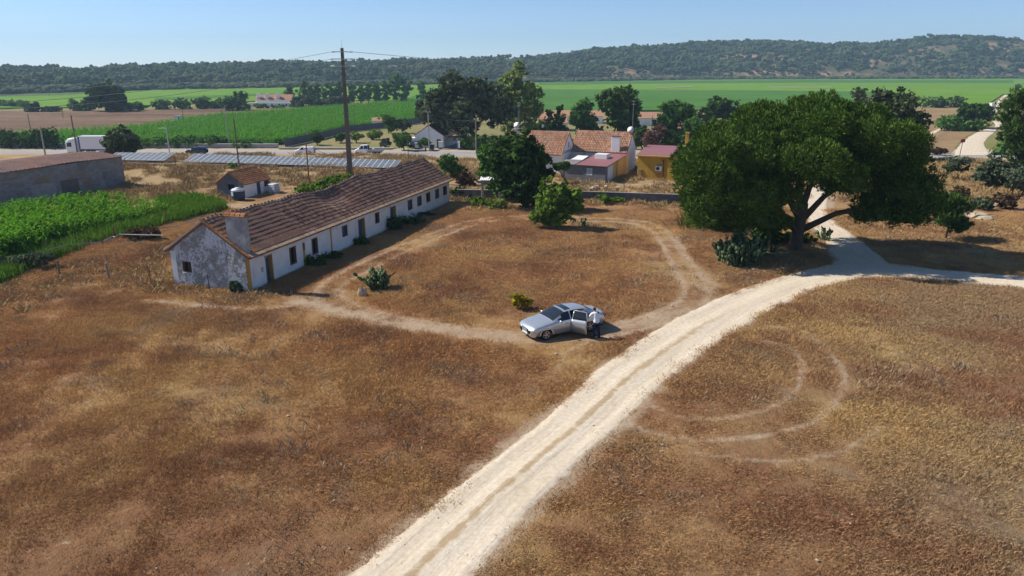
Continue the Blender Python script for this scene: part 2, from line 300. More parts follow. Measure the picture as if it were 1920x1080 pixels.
# ---------------------------------------------------------------- mesh building and tagging
class MB:
    def __init__(s): s.v = []; s.f = []
    def add(s, v, f):
        o = len(s.v); s.v += [tuple(q) for q in v]; s.f += [tuple(i + o for i in q) for q in f]; return s
    def box(s, a, b, mat=None):
        (x0, y0, z0), (x1, y1, z1) = a, b
        v = [(x0, y0, z0), (x1, y0, z0), (x1, y1, z0), (x0, y1, z0), (x0, y0, z1), (x1, y0, z1), (x1, y1, z1), (x0, y1, z1)]
        if mat: v = [mat @ Vector(q) for q in v]
        return s.add(v, [(0, 3, 2, 1), (4, 5, 6, 7), (0, 1, 5, 4), (1, 2, 6, 5), (2, 3, 7, 6), (3, 0, 4, 7)])
    def cbox(s, a, b, c=.03, mat=None):           # box with chamfered upright and top edges
        (x0, y0, z0), (x1, y1, z1) = a, b
        def ring(i, z): return [(x0 + i + c, y0 + i, z), (x1 - i - c, y0 + i, z), (x1 - i, y0 + i + c, z), (x1 - i, y1 - i - c, z), (x1 - i - c, y1 - i, z), (x0 + i + c, y1 - i, z), (x0 + i, y1 - i - c, z), (x0 + i, y0 + i + c, z)]
        v = ring(0, z0) + ring(0, z1 - c) + ring(c * .7, z1)
        if mat: v = [mat @ Vector(q) for q in v]
        f = [tuple(range(7, -1, -1)), tuple(range(16, 24))]
        for k in (0, 8):
            for i in range(8): j = (i + 1) % 8; f.append((k + i, k + j, k + 8 + j, k + 8 + i))
        return s.add(v, f)
    def tube(s, pts, r, n=6, cap=True):
        P = [Vector(p) for p in pts]; rr = r if isinstance(r, (list, tuple)) else [r] * len(P); v = []; f = []
        for i, p in enumerate(P):
            d = (P[min(i + 1, len(P) - 1)] - P[max(i - 1, 0)]).normalized()
            a = d.cross(Vector((0, 0, 1)) if abs(d.z) < .9 else Vector((1, 0, 0))).normalized(); b = d.cross(a)
            v += [p + (a * math.cos(2 * math.pi * k / n) + b * math.sin(2 * math.pi * k / n)) * rr[i] for k in range(n)]
        for i in range(len(P) - 1):
            for k in range(n): f.append((i * n + k, i * n + (k + 1) % n, (i + 1) * n + (k + 1) % n, (i + 1) * n + k))
        if cap: f.append(tuple(range(n - 1, -1, -1))); f.append(tuple(range((len(P) - 1) * n, len(P) * n)))
        return s.add(v, f)
    def lathe(s, prof, n=16, mat=None, cap=True):           # profile of (radius, z)
        v = []; f = []
        for (r, z) in prof: v += [(r * math.cos(2 * math.pi * k / n), r * math.sin(2 * math.pi * k / n), z) for k in range(n)]
        for i in range(len(prof) - 1):
            for k in range(n): f.append((i * n + k, i * n + (k + 1) % n, (i + 1) * n + (k + 1) % n, (i + 1) * n + k))
        if cap: f.append(tuple(range(n - 1, -1, -1))); f.append(tuple(range((len(prof) - 1) * n, len(prof) * n)))
        if mat: v = [mat @ Vector(q) for q in v]
        return s.add(v, f)
    def prism(s, poly, d0, d1, fn):               # polygon (a, b) extruded from d0 to d1; fn(a, b, d) -> point
        n = len(poly); v = [fn(a, b, d0) for a, b in poly] + [fn(a, b, d1) for a, b in poly]
        f = [tuple(range(n - 1, -1, -1)), tuple(range(n, 2 * n))] + [(i, (i + 1) % n, n + (i + 1) % n, n + i) for i in range(n)]
        return s.add(v, f)
    def build(s, name, mat, parent=None, smooth=False, mat4=None):
        me = bpy.data.meshes.new(name); me.from_pydata(s.v, [], s.f)
        me.update()
        if smooth: me.polygons.foreach_set('use_smooth', [True] * len(me.polygons))
        me.materials.append(M[mat] if isinstance(mat, str) else mat)
        return link(name, me, parent, mat4)
def link(name, me, parent=None, mat4=None):
    o = bpy.data.objects.new(name, me); COL.objects.link(o)
    if parent: o.parent = parent
    if mat4 is not None: o.matrix_local = mat4
    return o
def tag(o, label, cat, group=None, kind=None):
    o['label'] = label; o['category'] = cat
    if group: o['group'] = group
    if kind: o['kind'] = kind
    return o
def struct(o, label=None):
    o['kind'] = 'structure'
    if label: o['label'] = label
    return o
def empty(name, loc, rz=0.0, label=None, cat=None, group=None):
    o = bpy.data.objects.new(name, None); COL.objects.link(o); o.location = loc; o.rotation_euler = (0, 0, rz); o.empty_display_size = .3
    if label: tag(o, label, cat, group)
    return o
def copy_tree(o, parent=None):
    c = o.copy(); COL.objects.link(c); c.parent = parent
    for ch in list(o.children): copy_tree(ch, c)
    return c
def np_mesh(name, V, F4):                         # fast mesh from numpy quads
    me = bpy.data.meshes.new(name); n = len(F4); k = F4.shape[1]
    me.vertices.add(len(V)); me.vertices.foreach_set('co', np.asarray(V, np.float32).ravel())
    me.loops.add(n * k); me.loops.foreach_set('vertex_index', np.asarray(F4, np.int32).ravel())
    me.polygons.add(n); me.polygons.foreach_set('loop_start', np.arange(0, n * k, k, dtype=np.int32))
    me.update(calc_edges=True); return me
def fattr(me, name, vals):
    a = me.attributes.new(name, 'FLOAT', 'POINT'); a.data.foreach_set('value', np.asarray(vals, np.float32).ravel())
def scatter(name, pts, rot, scl, protos, kind='stuff', label=None, cat=None):   # uncountable stuff: instances of a few pieces
    col = bpy.data.collections.new(name + '_pieces')
    for o in protos: col.objects.link(o)
    me = bpy.data.meshes.new(name); n = len(pts); me.vertices.add(n); me.vertices.foreach_set('co', np.asarray(pts, np.float32).ravel())
    a = me.attributes.new('rot', 'FLOAT_VECTOR', 'POINT'); a.data.foreach_set('vector', np.asarray(rot, np.float32).ravel())
    a = me.attributes.new('scl', 'FLOAT_VECTOR', 'POINT'); a.data.foreach_set('vector', np.asarray(scl, np.float32).ravel())
    a = me.attributes.new('pid', 'INT', 'POINT'); a.data.foreach_set('value', np.random.RandomState(3).randint(0, len(protos), n).astype(np.int32))
    o = link(name, me); o['kind'] = kind
    if label: tag(o, label, cat)
    g = bpy.data.node_groups.new(name, 'GeometryNodeTree'); g.interface.new_socket('Geometry', in_out='INPUT', socket_type='NodeSocketGeometry'); g.interface.new_socket('Geometry', in_out='OUTPUT', socket_type='NodeSocketGeometry')
    N = g.nodes; gi = N.new('NodeGroupInput'); go = N.new('NodeGroupOutput'); ip = N.new('GeometryNodeInstanceOnPoints'); ci = N.new('GeometryNodeCollectionInfo')
    ci.inputs['Collection'].default_value = col; ci.inputs['Separate Children'].default_value = True; ci.inputs['Reset Children'].default_value = True
    def na(nm, ty):
        k = N.new('GeometryNodeInputNamedAttribute'); k.data_type = ty; k.inputs['Name'].default_value = nm; return [q for q in k.outputs if q.enabled][0]
    L = g.links; L.new(gi.outputs[0], ip.inputs['Points']); L.new(ci.outputs[0], ip.inputs['Instance']); ip.inputs['Pick Instance'].default_value = True
    L.new(na('pid', 'INT'), ip.inputs['Instance Index']); er = N.new('FunctionNodeEulerToRotation'); L.new(na('rot', 'FLOAT_VECTOR'), er.inputs[0]); L.new(er.outputs[0], ip.inputs['Rotation'])
    L.new(na('scl', 'FLOAT_VECTOR'), ip.inputs['Scale']); L.new(ip.outputs[0], go.inputs[0])
    md = o.modifiers.new('scatter', 'NODES'); md.node_group = g
    return o
def proto(name, me, mat):
    me.materials.append(M[mat]); return bpy.data.objects.new(name, me)

# ================================================================ ground
XY = lambda v: (v.x, v.y)
GP = lambda pts: [XY(G(*p)) for p in pts]
HC0 = Vector((-17.2, 45.24, 0)); HU = Vector((.2963, .9551, 0)); HV = Vector((-.9551, .2963, 0)); HL, HWD = 34.9, 6.1   # long farmhouse: near front corner, axes, size
HOUSE = [XY(HC0 + HU * a + HV * b) for a, b in ((-.1, -.1), (HL, -.1), (HL, HWD), (-.1, HWD))]
# dirt roads: left and right edges traced on the ground
def road_sections(secs, n=8):
    L = smooth_line([G(*a) for a, b in secs], n); Rr = smooth_line([G(*b) for a, b in secs], n); return L, Rr
main_secs = [((420, 1270), (720, 1330)), ((650, 1080), (892, 1080)), ((812, 945), (1012, 945)), ((987, 810), (1150, 810)), ((1110, 700), (1274, 700)), ((1215, 625), (1378, 625)), ((1310, 575), (1452, 583)), ((1400, 536), (1525, 548)), ((1490, 512), (1590, 529)), ((1560, 494), (1660, 523)), ((1650, 492), (1720, 524)), ((1760, 503), (1790, 531)), ((1920, 517), (1925, 545)), ((2150, 540), (2150, 572))]
up_secs = [((1556, 500), (1690, 506)), ((1552, 478), (1652, 480)), ((1538, 448), (1610, 446)), ((1512, 415), (1572, 418)), ((1506, 390), (1552, 394)), ((1516, 356), (1556, 356)), ((1532, 333), (1566, 333)), ((1550, 312), (1582, 312))]
roads = [road_sections(main_secs), road_sections(up_secs)]
road_mid = [[XY((a + b) / 2) for a, b in zip(*r)] for r in roads]
road_half = [[(a - b).length / 2 for a, b in zip(*r)] for r in roads]
road_polys = [[XY(p) for p in r[0]] + [XY(p) for p in reversed(r[1])] for r in roads]
loop = [XY(v) for v in smooth_line([G(*p) for p in [(1110, 628), (1000, 634), (930, 630), (860, 621), (770, 608), (690, 590), (638, 570), (616, 552), (630, 530), (665, 510), (715, 487), (770, 460), (835, 434), (900, 414), (985, 408), (1100, 411), (1165, 413), (1218, 424), (1250, 448), (1272, 484), (1296, 522), (1304, 552), (1282, 578), (1238, 597), (1180, 612), (1110, 628)]], 6)]
arcs = [[XY(v) for v in smooth_line([G(*p) for p in q], 6)] for q in ([(1195, 730), (1232, 765), (1290, 784), (1380, 783), (1450, 763), (1492, 730), (1504, 690), (1480, 652), (1430, 640)], [(1150, 765), (1200, 802), (1300, 824), (1420, 820), (1520, 792), (1570, 750), (1582, 702), (1545, 650), (1500, 620), (1440, 610)], [(1290, 848), (1440, 866), (1570, 850), (1650, 800)], [(1040, 700), (1060, 665), (1110, 640), (1180, 620)], [(1255, 440), (1290, 490), (1335, 530), (1320, 560)], [(560, 572), (480, 580), (400, 574), (270, 564)])]
CORN = GP([(-80, 530), (0, 500), (100, 462), (205, 432), (318, 408), (345, 398)]) + [(-33.0, 69.5), (-37.0, 72.3), (-43.0, 72.0), (-49.5, 66.0), (-56.0, 60.0)]
GREEN = GP([(-80, 560), (40, 512), (150, 462), (240, 436), (330, 415), (420, 392), (400, 378), (340, 372), (300, 380)]) + CORN[6:]

def axis(lo, hi, st, a, b, g=1.06):
    c = list(np.arange(lo, hi + st / 2, st)); s, x = st, hi
    while x < b: s *= g; x += s; c.append(x)
    s, x = st, lo
    while x > a: s *= g; x -= s; c.insert(0, x)
    return np.array(c)
xs = axis(-46, 46, .3, -2700, 2700, 1.075); ys = axis(12, 112, .3, -60, 2900, 1.045)
X, Y = np.meshgrid(xs, ys); x = X.ravel(); y = Y.ravel(); z = T(x, y)
def off_line(pts, d):
    P = np.array(pts); t = np.gradient(P, axis=0); t /= np.linalg.norm(t, axis=1)[:, None] + 1e-9
    return [tuple(q) for q in P + np.stack([-t[:, 1], t[:, 0]], 1) * d]
near = (y > 8) & (y < 130) & (np.abs(x) < 90)
wear = np.zeros(len(x)); xn, yn = x[near], y[near]; w = np.zeros(len(xn))
for o_ in (-.75, .75): w = np.maximum(w, (.70 + .2 * vn(xn * .12, yn * .12, 77)) * np.exp(-(seg_dist(xn, yn, off_line(loop, o_)) / .36) ** 2))
w = np.maximum(w, .34 * np.exp(-(seg_dist(xn, yn, loop) / 1.1) ** 2))
rut = w.copy()
for i, a_ in enumerate(arcs):
    k = (.70, .68, .56, .55, .6, .6)[i]; w = np.maximum(w, (k + .14 * vn(xn * .55, yn * .55, 79)) * np.exp(-(seg_dist(xn, yn, a_) / (.26 if i < 4 else .6)) ** 2))
for mid_, hf in zip(road_mid, road_half):
    d = seg_dist(xn, yn, mid_); w = np.maximum(w, .8 * (1 - ss(1.4, 2.5, d)))
w = np.maximum(w, .50 * np.exp(-(seg_dist(xn, yn, GP([(1240, 600), (1320, 560), (1300, 500)])) / 1.6) ** 2))
w = np.maximum(w, .72 * np.exp(-(seg_dist(xn, yn, GP([(250, 392), (330, 388), (420, 385), (500, 392)])) / 1.6) ** 2))
w = np.maximum(w, .55 * np.exp(-(seg_dist(xn, yn, GP([(-20, 560), (60, 540), (100, 520)])) / 1.3) ** 2))
for ln, k, wd in ((GP([(560, 566), (620, 580), (700, 598), (780, 612), (870, 624), (960, 634)]), .72, 1.2), (GP([(1130, 622), (1210, 604), (1290, 582)]), .7, .9), (GP([(245, 346), (320, 344), (395, 352)]), .75, 1.3), (GP([(560, 560), (610, 556), (640, 545)]), .6, .8)): w = np.maximum(w, (k + .12 * vn(xn * .6, yn * .6, 78)) * np.exp(-(seg_dist(xn, yn, ln) / wd) ** 2))
wear[near] = w
me = np_mesh('ground', np.stack([x, y, z], 1), None if False else np.stack([a.ravel() for a in (np.arange(len(x)).reshape(X.shape)[:-1, :-1], np.arange(len(x)).reshape(X.shape)[:-1, 1:], np.arange(len(x)).reshape(X.shape)[1:, 1:], np.arange(len(x)).reshape(X.shape)[1:, :-1])], 1))
gr = np.zeros(len(x)); gr[near] = np.where(in_poly(xn, yn, GREEN), .85, 0) + .8 * np.exp(-(seg_dist(xn, yn, [XY(HC0 + HU * 1.5 - HV * .2), XY(HC0 + HU * 35 - HV * .2)]) / .5) ** 2) * (.5 + .5 * vn(xn * .5, yn * .5, 5))
straw = ss(76, 96, y) * (1 - ss(140, 152, y)) * .9
fattr(me, 'wear', wear); fattr(me, 'green', gr); fattr(me, 'straw', straw); fattr(me, 'plain', ss(150, 175, y))
me.materials.append(M['ground']); me.polygons.foreach_set('use_smooth', [True] * len(me.polygons))
ground = struct(link('ground', me))

def sheet_road(name, LR, lift, strip, nacross=14, mat='dirt', ragged=.22, seed=1):
    L, Rr = LR; n = len(L); V = []; ac = []; al = []; d = 0
    rs = np.random.RandomState(seed)
    for i in range(n):
        if i: d += ((L[i] + Rr[i]) / 2 - (L[i - 1] + Rr[i - 1]) / 2).length
        j0, j1 = abs(rs.normal(0, ragged)) * .8, abs(rs.normal(0, ragged)) * .8
        for k in range(nacross + 1):
            t = k / nacross; p = L[i].lerp(Rr[i], t)
            if k in (0, nacross):
                e = (L[i] - Rr[i]).normalized() * (j0 if k == 0 else -j1); p = p + e
            rutd = .05 * (math.exp(-((t - .28) / .07) ** 2) + math.exp(-((t - .72) / .07) ** 2)) - .03 * math.exp(-((t - .5) / .1) ** 2) if strip else 0
            V.append((p.x, p.y, float(T(p.x, p.y)) + lift + .03 - rutd * .8 - (.10 if k in (0, nacross) else 0))); ac.append(t); al.append(d)
    idx = np.arange(n * (nacross + 1)).reshape(n, nacross + 1)
    me = np_mesh(name, np.array(V), np.stack([a.ravel() for a in (idx[:-1, :-1], idx[:-1, 1:], idx[1:, 1:], idx[1:, :-1])], 1))
    fattr(me, 'across', ac); fattr(me, 'along', al)
    cut = np.array(al); fattr(me, 'strip', strip * (1 - ss(26, 36, cut)))
    me.materials.append(M[mat]); me.polygons.foreach_set('use_smooth', [True] * len(me.polygons)); return struct(link(name, me))
r8 = [road_sections(main_secs, 14), road_sections(up_secs, 10)]
sheet_road('dirt_road', r8[0], .012, 1.0, seed=4)
sheet_road('dirt_road', r8[1], .004, 0.0, seed=5)

# asphalt road on the plain, its verges and the side roads beyond
def flat_sheet(name, poly, z, mat, mat_=None):
    mb = MB(); mb.add([(p[0], p[1], z) for p in poly], [tuple(range(len(poly)))]); return struct(mb.build(name, mat))
RA, RB = 158.6, 167.2                              # near and far edge of the carriageway
def road_y(px): return 0.012 * px                  # the road swings slightly nearer to the right
def strip_sheet(name, y0, y1, z, mat, x0=-330, x1=330, n=40):
    mb = MB(); v = []; f = []
    for i in range(n + 1):
        xx = x0 + (x1 - x0) * i / n; v += [(xx, y0 - .03 * xx * .5, z), (xx, y1 - .03 * xx * .5, z)]
        if i: f.append((2 * i - 2, 2 * i, 2 * i + 1, 2 * i - 1))
    mb.add(v, f); return struct(mb.build(name, mat))
strip_sheet('road_verge', 155.2, 174.5, PLAIN + .012, 'verge')
strip_sheet('asphalt_road', RA, RB, PLAIN + .03, 'asphalt')
strip_sheet('road_edge_line', RA + .35, RA + .5, PLAIN + .036, 'road_paint')
strip_sheet('road_edge_line', RB - .5, RB - .35, PLAIN + .036, 'road_paint')
for (pp, nm) in (([((1785, 292), (1858, 292)), ((1790, 282), (1852, 281)), ((1806, 265), (1846, 266)), ((1826, 251), (1862, 250)), ((1846, 243), (1874, 241)), ((1866, 236), (1884, 235)), ((1858, 222), (1872, 222)), ((1862, 208), (1872, 208)), ((1876, 185), (1883, 185)), ((1890, 175), (1897, 175)), ((1920, 168), (1924, 168))], 'dirt_road'),
                 ([((1716, 293), (1748, 292)), ((1712, 280), (1732, 281)), ((1716, 268), (1732, 270)), ((1734, 254), (1748, 255)), ((1756, 243), (1766, 244)), ((1790, 232), (1797, 233))], 'dirt_road')):
    sheet_road(nm, road_sections(pp, 6), .05, 0.0, 6, ragged=.3, seed=8)

# fields on the plain, each a thick sheet of crop standing on the ground
def field(name, pxs, h, mat, bumpy=.0, inset=0):
    P = [G(*p) for p in pxs]; n = len(P)
    mb = MB(); v = [(p.x, p.y, PLAIN - .3) for p in P] + [(p.x, p.y, PLAIN + h) for p in P]
    mb.add(v, [tuple(range(n, 2 * n))] + [(i, (i + 1) % n, n + (i + 1) % n, n + i) for i in range(n)]); return struct(mb.build(name, mat))
field('rice_field', [(-260, 206), (120, 203), (250, 200), (480, 191), (600, 190), (760, 190), (1000, 193), (1400, 200), (1720, 199), (1850, 197), (1862, 190), (1880, 178), (2200, 178), (2200, 144), (1920, 143.5), (1600, 143), (1300, 144.5), (1020, 148), (760, 152), (560, 157), (240, 172), (130, 179.5), (-260, 187)], .5, 'rice')
field('soy_field', [(700, 214), (790, 176), (1000, 169), (1180, 170), (1420, 171), (1640, 174), (1700, 203), (1300, 209)], .8, 'rice_dark')
field('rice_field', [(1010, 160), (1240, 157.5), (1500, 156), (1900, 156), (1900, 151), (1500, 150.5), (1240, 152), (1010, 155)], .62, 'rice_dark')
field('field_track', [(1440, 165.2), (1560, 165.0), (1560, 164.2), (1440, 164.3)], .7, 'verge')
field('field_track', [(1230, 166.5), (1300, 165.0), (1300, 164.2), (1230, 165.8)], .9, 'verge')
field('rice_field', [(290, 190), (480, 181), (560, 178), (560, 174), (480, 177), (290, 185)], .6, 'rice_dark')
field('far_field', [(-300, 186.5), (130, 179), (235, 171.5), (330, 160), (200, 160.5), (-300, 166)], .4, 'far_crop')
field('ploughed_field', [(-260, 262), (0, 259), (130, 250), (290, 238), (380, 223), (470, 214), (640, 203), (640, 198), (480, 204), (240, 207), (-260, 210)], .12, 'plough')
field('stubble_field', [(1700, 287), (1782, 289), (1803, 262), (1836, 242), (1860, 235), (1850, 200), (1730, 201), (1700, 215)], .06, 'stubble')
MAIZE = [(-200, 277), (0, 275), (200, 273), (400, 272), (520, 272), (560, 262), (640, 243), (700, 237), (800, 226), (820, 190), (770, 190), (600, 204), (480, 213), (380, 222), (290, 239), (130, 251), (0, 259), (-200, 263)]
field('maize_field', MAIZE, .25, 'maize_floor')
# rows of young crop beside the far dirt road
def crop_row(px0, px1, wdt):
    a, b = G(*px0), G(*px1); d = (b - a).normalized(); s = Vector((-d.y, d.x, 0)) * wdt; mb = MB(); n = 60; v = []; f = []
    rs = np.random.RandomState(int(px0[0]))
    for i in range(n + 1):
        p = a.lerp(b, i / n); h = .5 + .25 * rs.rand()
        v += [p - s, p - s * .6 + Vector((rs.randn() * .1, 0, h)), p + s * .6 + Vector((0, rs.randn() * .1, h)), p + s]
        if i:
            for k in range(3): f.append((4 * i - 4 + k, 4 * i - 3 + k, 4 * i + 1 + k, 4 * i + k))
    mb.add(v, f); return mb
for k, (a, b) in enumerate((((1866, 291), (1900, 245)), ((1886, 292), (1916, 247)), ((1908, 293), (1935, 249)))):
    o = crop_row(a, b, .9).build('crop_row', 'mid_leaf'); tag(o, ('leafy crop row next to the pale dirt road at the picture edge', 'leafy crop row, second from the pale dirt road', 'leafy crop row at the very edge of the picture')[k], 'crop', 'crop rows by the far dirt road')

# ================================================================ wooded hills behind the plain
hx = [-700, -300, 0, 200, 400, 600, 800, 900, 1000, 1100, 1200, 1280, 1440, 1500, 1560, 1640, 1690, 1750, 1850, 1920, 2300, 2700]
hy = [119, 115, 114, 114, 110, 106, 104, 101, 99, 93, 86, 80, 77, 81, 83, 79, 72, 71, 74, 75, 78, 84]
bx = [-700, 0, 300, 640, 1000, 1300, 1920, 2700]; by = [172, 167, 160, 155, 149, 145, 143.5, 143.5]
ncol, nrow = 240, 26
cols = np.linspace(-700, 2700, ncol); rid = np.interp(cols, hx, hy); bas = np.interp(cols, bx, by)
V = []; HT = []
for i, c in enumerate(cols):
    d = ray(c, 400); d = Vector((d[0], d[1], 0)); d.normalize()
    ax = d.y                                       # forward part of the unit direction
    Yb = (CAM_H - PLAIN) / ((bas[i] - HOR) / FPX * 1.07); D0 = Yb / ax; D1 = D0 + 420 + .12 * D0
    Yr = D1 * ax; zr = CAM_H + (HOR - rid[i]) / FPX * Yr * 1.07 - 15 - .003 * D1
    for k in range(nrow):
        t = k / (nrow - 1) * 1.6; D = D0 - 25 + (D1 - D0 + 25) * t; q = min(1, t)
        e = q ** 1.15 * (3 - 2 * q) / 1.0 if q < 1 else 1.0
        zz = PLAIN - 1 + (zr - PLAIN + 1) * min(1, e) - max(0, t - 1) * 30
        px_, py_ = d.x * D, d.y * D
        zz += (6 * float(vn(px_ * .012, py_ * .012, 9)) + 3 * float(vn(px_ * .04, py_ * .04, 11))) * (q * (1.25 - q) * 2.2 if k else 0)
        V.append((px_, py_, zz))
V = np.array(V); idx = np.arange(ncol * nrow).reshape(ncol, nrow)
me = np_mesh('hills', V, np.stack([a.ravel() for a in (idx[:-1, :-1], idx[1:, :-1], idx[1:, 1:], idx[:-1, 1:])], 1)); me.materials.append(M['hill_soil']); me.polygons.foreach_set('use_smooth', [True] * len(me.polygons))
struct(link('hills', me))
rs = np.random.RandomState(21); HG = V.reshape(ncol, nrow, 3)
N = 44000; ci = rs.rand(N) * (ncol - 1.01); ri = rs.rand(N) ** 1.0 * (nrow - 1.01) * .72
i0 = ci.astype(int); r0 = ri.astype(int); fc = (ci - i0)[:, None]; fr = (ri - r0)[:, None]
P = (HG[i0, r0] * (1 - fc) + HG[i0 + 1, r0] * fc) * (1 - fr) + (HG[i0, r0 + 1] * (1 - fc) + HG[i0 + 1, r0 + 1] * fc) * fr
gap = vn(P[:, 0] * .011, P[:, 1] * .016, 31) + .5 * vn(P[:, 0] * .04, P[:, 1] * .05, 32)
keep = (gap < .33) | (rs.rand(N) < .12); P = P[keep]
tr_ = ri[keep] / ((nrow - 1) / 1.6)
sc = (2.0 + 3.6 * rs.rand(len(P)) ** 2) * np.where(tr_ < .08, .62, 1)
def lump_mesh(seed, n=10):
    rs = np.random.RandomState(seed); import bmesh
    bm = bmesh.new()
    for k in range(n):
        c = rs.normal(0, .42, 3) * (1, 1, .55); c[2] += .75; r = .38 + .25 * rs.rand()
        bmesh.ops.create_icosphere(bm, subdivisions=1, radius=r, matrix=Matrix.Translation(c) @ Matrix.Diagonal((1, 1, .8, 1)))
    for v in bm.verts: v.co += Vector(rs.normal(0, .055, 3))
    me = bpy.data.meshes.new('crown_piece'); bm.to_mesh(me); bm.free(); return me
lumps = [lump_mesh(50 + k) for k in range(5)]
hp = [proto('wood_piece', m, 'hill_wood') for m in lumps]
rot = np.zeros((len(P), 3)); rot[:, 2] = rs.rand(len(P)) * 6.28
scatter('forest', P, rot, np.stack([sc, sc, sc * (.85 + .5 * rs.rand(len(P)))], 1), hp, 'stuff', 'dark green woodland covering the hills beyond the green plain', 'forest')
# pale scrub along the foot of the hills
N = 2600; cc = rs.rand(N) * (ncol - 2); ii = cc.astype(int); f_ = (cc - ii)[:, None]; P = HG[ii, 0] * (1 - f_) + HG[ii + 1, 0] * f_; dirs = P[:, :2] / np.linalg.norm(P[:, :2], axis=1)[:, None]
P = P.copy(); P[:, :2] += dirs * (rs.rand(N)[:, None] * 60 - 50); P[:, 2] = PLAIN; sc = 1.6 + 2.2 * rs.rand(N)
sp_ = [proto('scrub_piece', m.copy(), 'olive_leaf') for m in lumps]
for o in sp_: o.data.materials.clear(); o.data.materials.append(M['olive_leaf'])
rot = np.zeros((N, 3)); rot[:, 2] = rs.rand(N) * 6.28
scatter('riverside_scrub', P, rot, np.stack([sc * 1.5, sc * 1.5, sc], 1), sp_, 'stuff', 'pale green scrub along the far edge of the plain', 'scrub')

# ================================================================ buildings
def frame(o, u, v):                               # local (a along u, b along v, z) -> world matrix
    return Matrix(((u.x, v.x, 0, o.x), (u.y, v.y, 0, o.y), (0, 0, 1, o.z), (0, 0, 0, 1)))
def wall_holes(mb, L, H, th, holes, z0=-.3, off=0.0, fn=None):
    # wall in the plane (a, z) with outer face at b = off and inner face at b = off + th; holes are (a0, a1, z0, z1)
    A = sorted({0.0, L, *[h[0] for h in holes], *[h[1] for h in holes]}); Zs = sorted({z0, H, *[h[2] for h in holes], *[h[3] for h in holes]})
    fn = fn or (lambda a, b, z: (a, b, z))
    q = lambda *pts: mb.add([fn(*p) for p in pts], [(0, 1, 2, 3)])
    for i in range(len(A) - 1):
        for j in range(len(Zs) - 1):
            a0, a1, c0, c1 = A[i], A[i + 1], Zs[j], Zs[j + 1]; am, cm = (a0 + a1) / 2, (c0 + c1) / 2
            if any(h[0] < am < h[1] and h[2] < cm < h[3] for h in holes): continue
            q((a0, off, c0), (a1, off, c0), (a1, off, c1), (a0, off, c1)); q((a0, off + th, c0), (a0, off + th, c1), (a1, off + th, c1), (a1, off + th, c0))
    for (a0, a1, c0, c1) in holes + [(0.0, L, z0, H)]:
        q((a0, off, c0), (a0, off, c1), (a0, off + th, c1), (a0, off + th, c0)); q((a1, off, c0), (a1, off + th, c0), (a1, off + th, c1), (a1, off, c1))
        q((a0, off, c1), (a1, off, c1), (a1, off + th, c1), (a0, off + th, c1)); q((a0, off, c0), (a0, off + th, c0), (a1, off + th, c0), (a1, off, c0))
def tile_piece(L, w, r=None, lip=.012):           # one half-round roof tile lying along +y (up the slope), wider at its lower end
    mb = MB(); n = 4
    for yy, k in ((0, 1.0), (L * 1.12, .84)):
        for i in range(n + 1):
            a = math.pi * i / n; mb.v.append((-math.cos(a) * w * .5 * k, yy, math.sin(a) * w * .33 * k + (.008 if yy == 0 else -.004)))
    for i in range(n): mb.f.append((i, i + 1, n + 2 + i, n + 1 + i))
    mb.f.append(tuple(range(n, -1, -1)))
    return mb
def slope_fn(p0, eu, ev):                         # p0 at the eave, eu unit along eave, ev vector eave -> ridge
    nrm = eu.cross(ev).normalized()
    if nrm.z < 0: nrm = -nrm
    return nrm
def tile_field(mb, p0, eu, ev, L, colw, rowh, sag=None, skip=None, piece=None):
    sl = ev.length; e = ev.normalized(); nrm = slope_fn(p0, eu, e); rows = max(1, int(round(sl / rowh))); rh = sl / rows; nc = int(round(L / colw)); cw = L / nc
    tp = tile_piece(rh, cw * 1.02); rr = random.Random(5)
    for r in range(rows):
        for c in range(nc):
            if skip and skip(r, c): continue
            a, s = (c + .5) * cw + rr.uniform(-.012, .012), r * rh + rr.uniform(-.015, .015); o = p0 + eu * a + e * s + nrm * .02
            def m(v):
                q = o + eu * v[0] + e * v[1] + nrm * (v[2] + rr.uniform(-.004, .004) + .009 * (1 - v[1] / rh))
                if sag: q = q + Vector((0, 0, sag(a, min(1, max(0, (s + v[1]) / sl)))))
                return q
            mb.add([m(v) for v in tp.v], tp.f)
    return rows, nc, rh, cw
def slab(mb, p0, eu, ev, L, th, sag=None, na=1, ns=1):   # roof deck of the given thickness
    e = ev.normalized(); nrm = slope_fn(p0, eu, e); v = []; f = []
    for k in (0, 1):
        for i in range(na + 1):
            for j in range(ns + 1):
                q = p0 + eu * (L * i / na) + ev * (j / ns) - nrm * (th * k) + (Vector((0, 0, sag(L * i / na, j / ns))) if sag else Vector())
                v.append(q)
    M1 = (na + 1) * (ns + 1); id_ = lambda k, i, j: k * M1 + i * (ns + 1) + j
    for i in range(na):
        for j in range(ns): f.append((id_(0, i, j), id_(0, i + 1, j), id_(0, i + 1, j + 1), id_(0, i, j + 1))); f.append((id_(1, i, j), id_(1, i, j + 1), id_(1, i + 1, j + 1), id_(1, i + 1, j)))
    for i in range(na):
        f.append((id_(0, i, 0), id_(1, i, 0), id_(1, i + 1, 0), id_(0, i + 1, 0))); f.append((id_(0, i, ns), id_(0, i + 1, ns), id_(1, i + 1, ns), id_(1, i, ns)))
    for j in range(ns):
        f.append((id_(0, 0, j), id_(0, 0, j + 1), id_(1, 0, j + 1), id_(1, 0, j))); f.append((id_(0, na, j), id_(1, na, j), id_(1, na, j + 1), id_(0, na, j + 1)))
    mb.add(v, f)
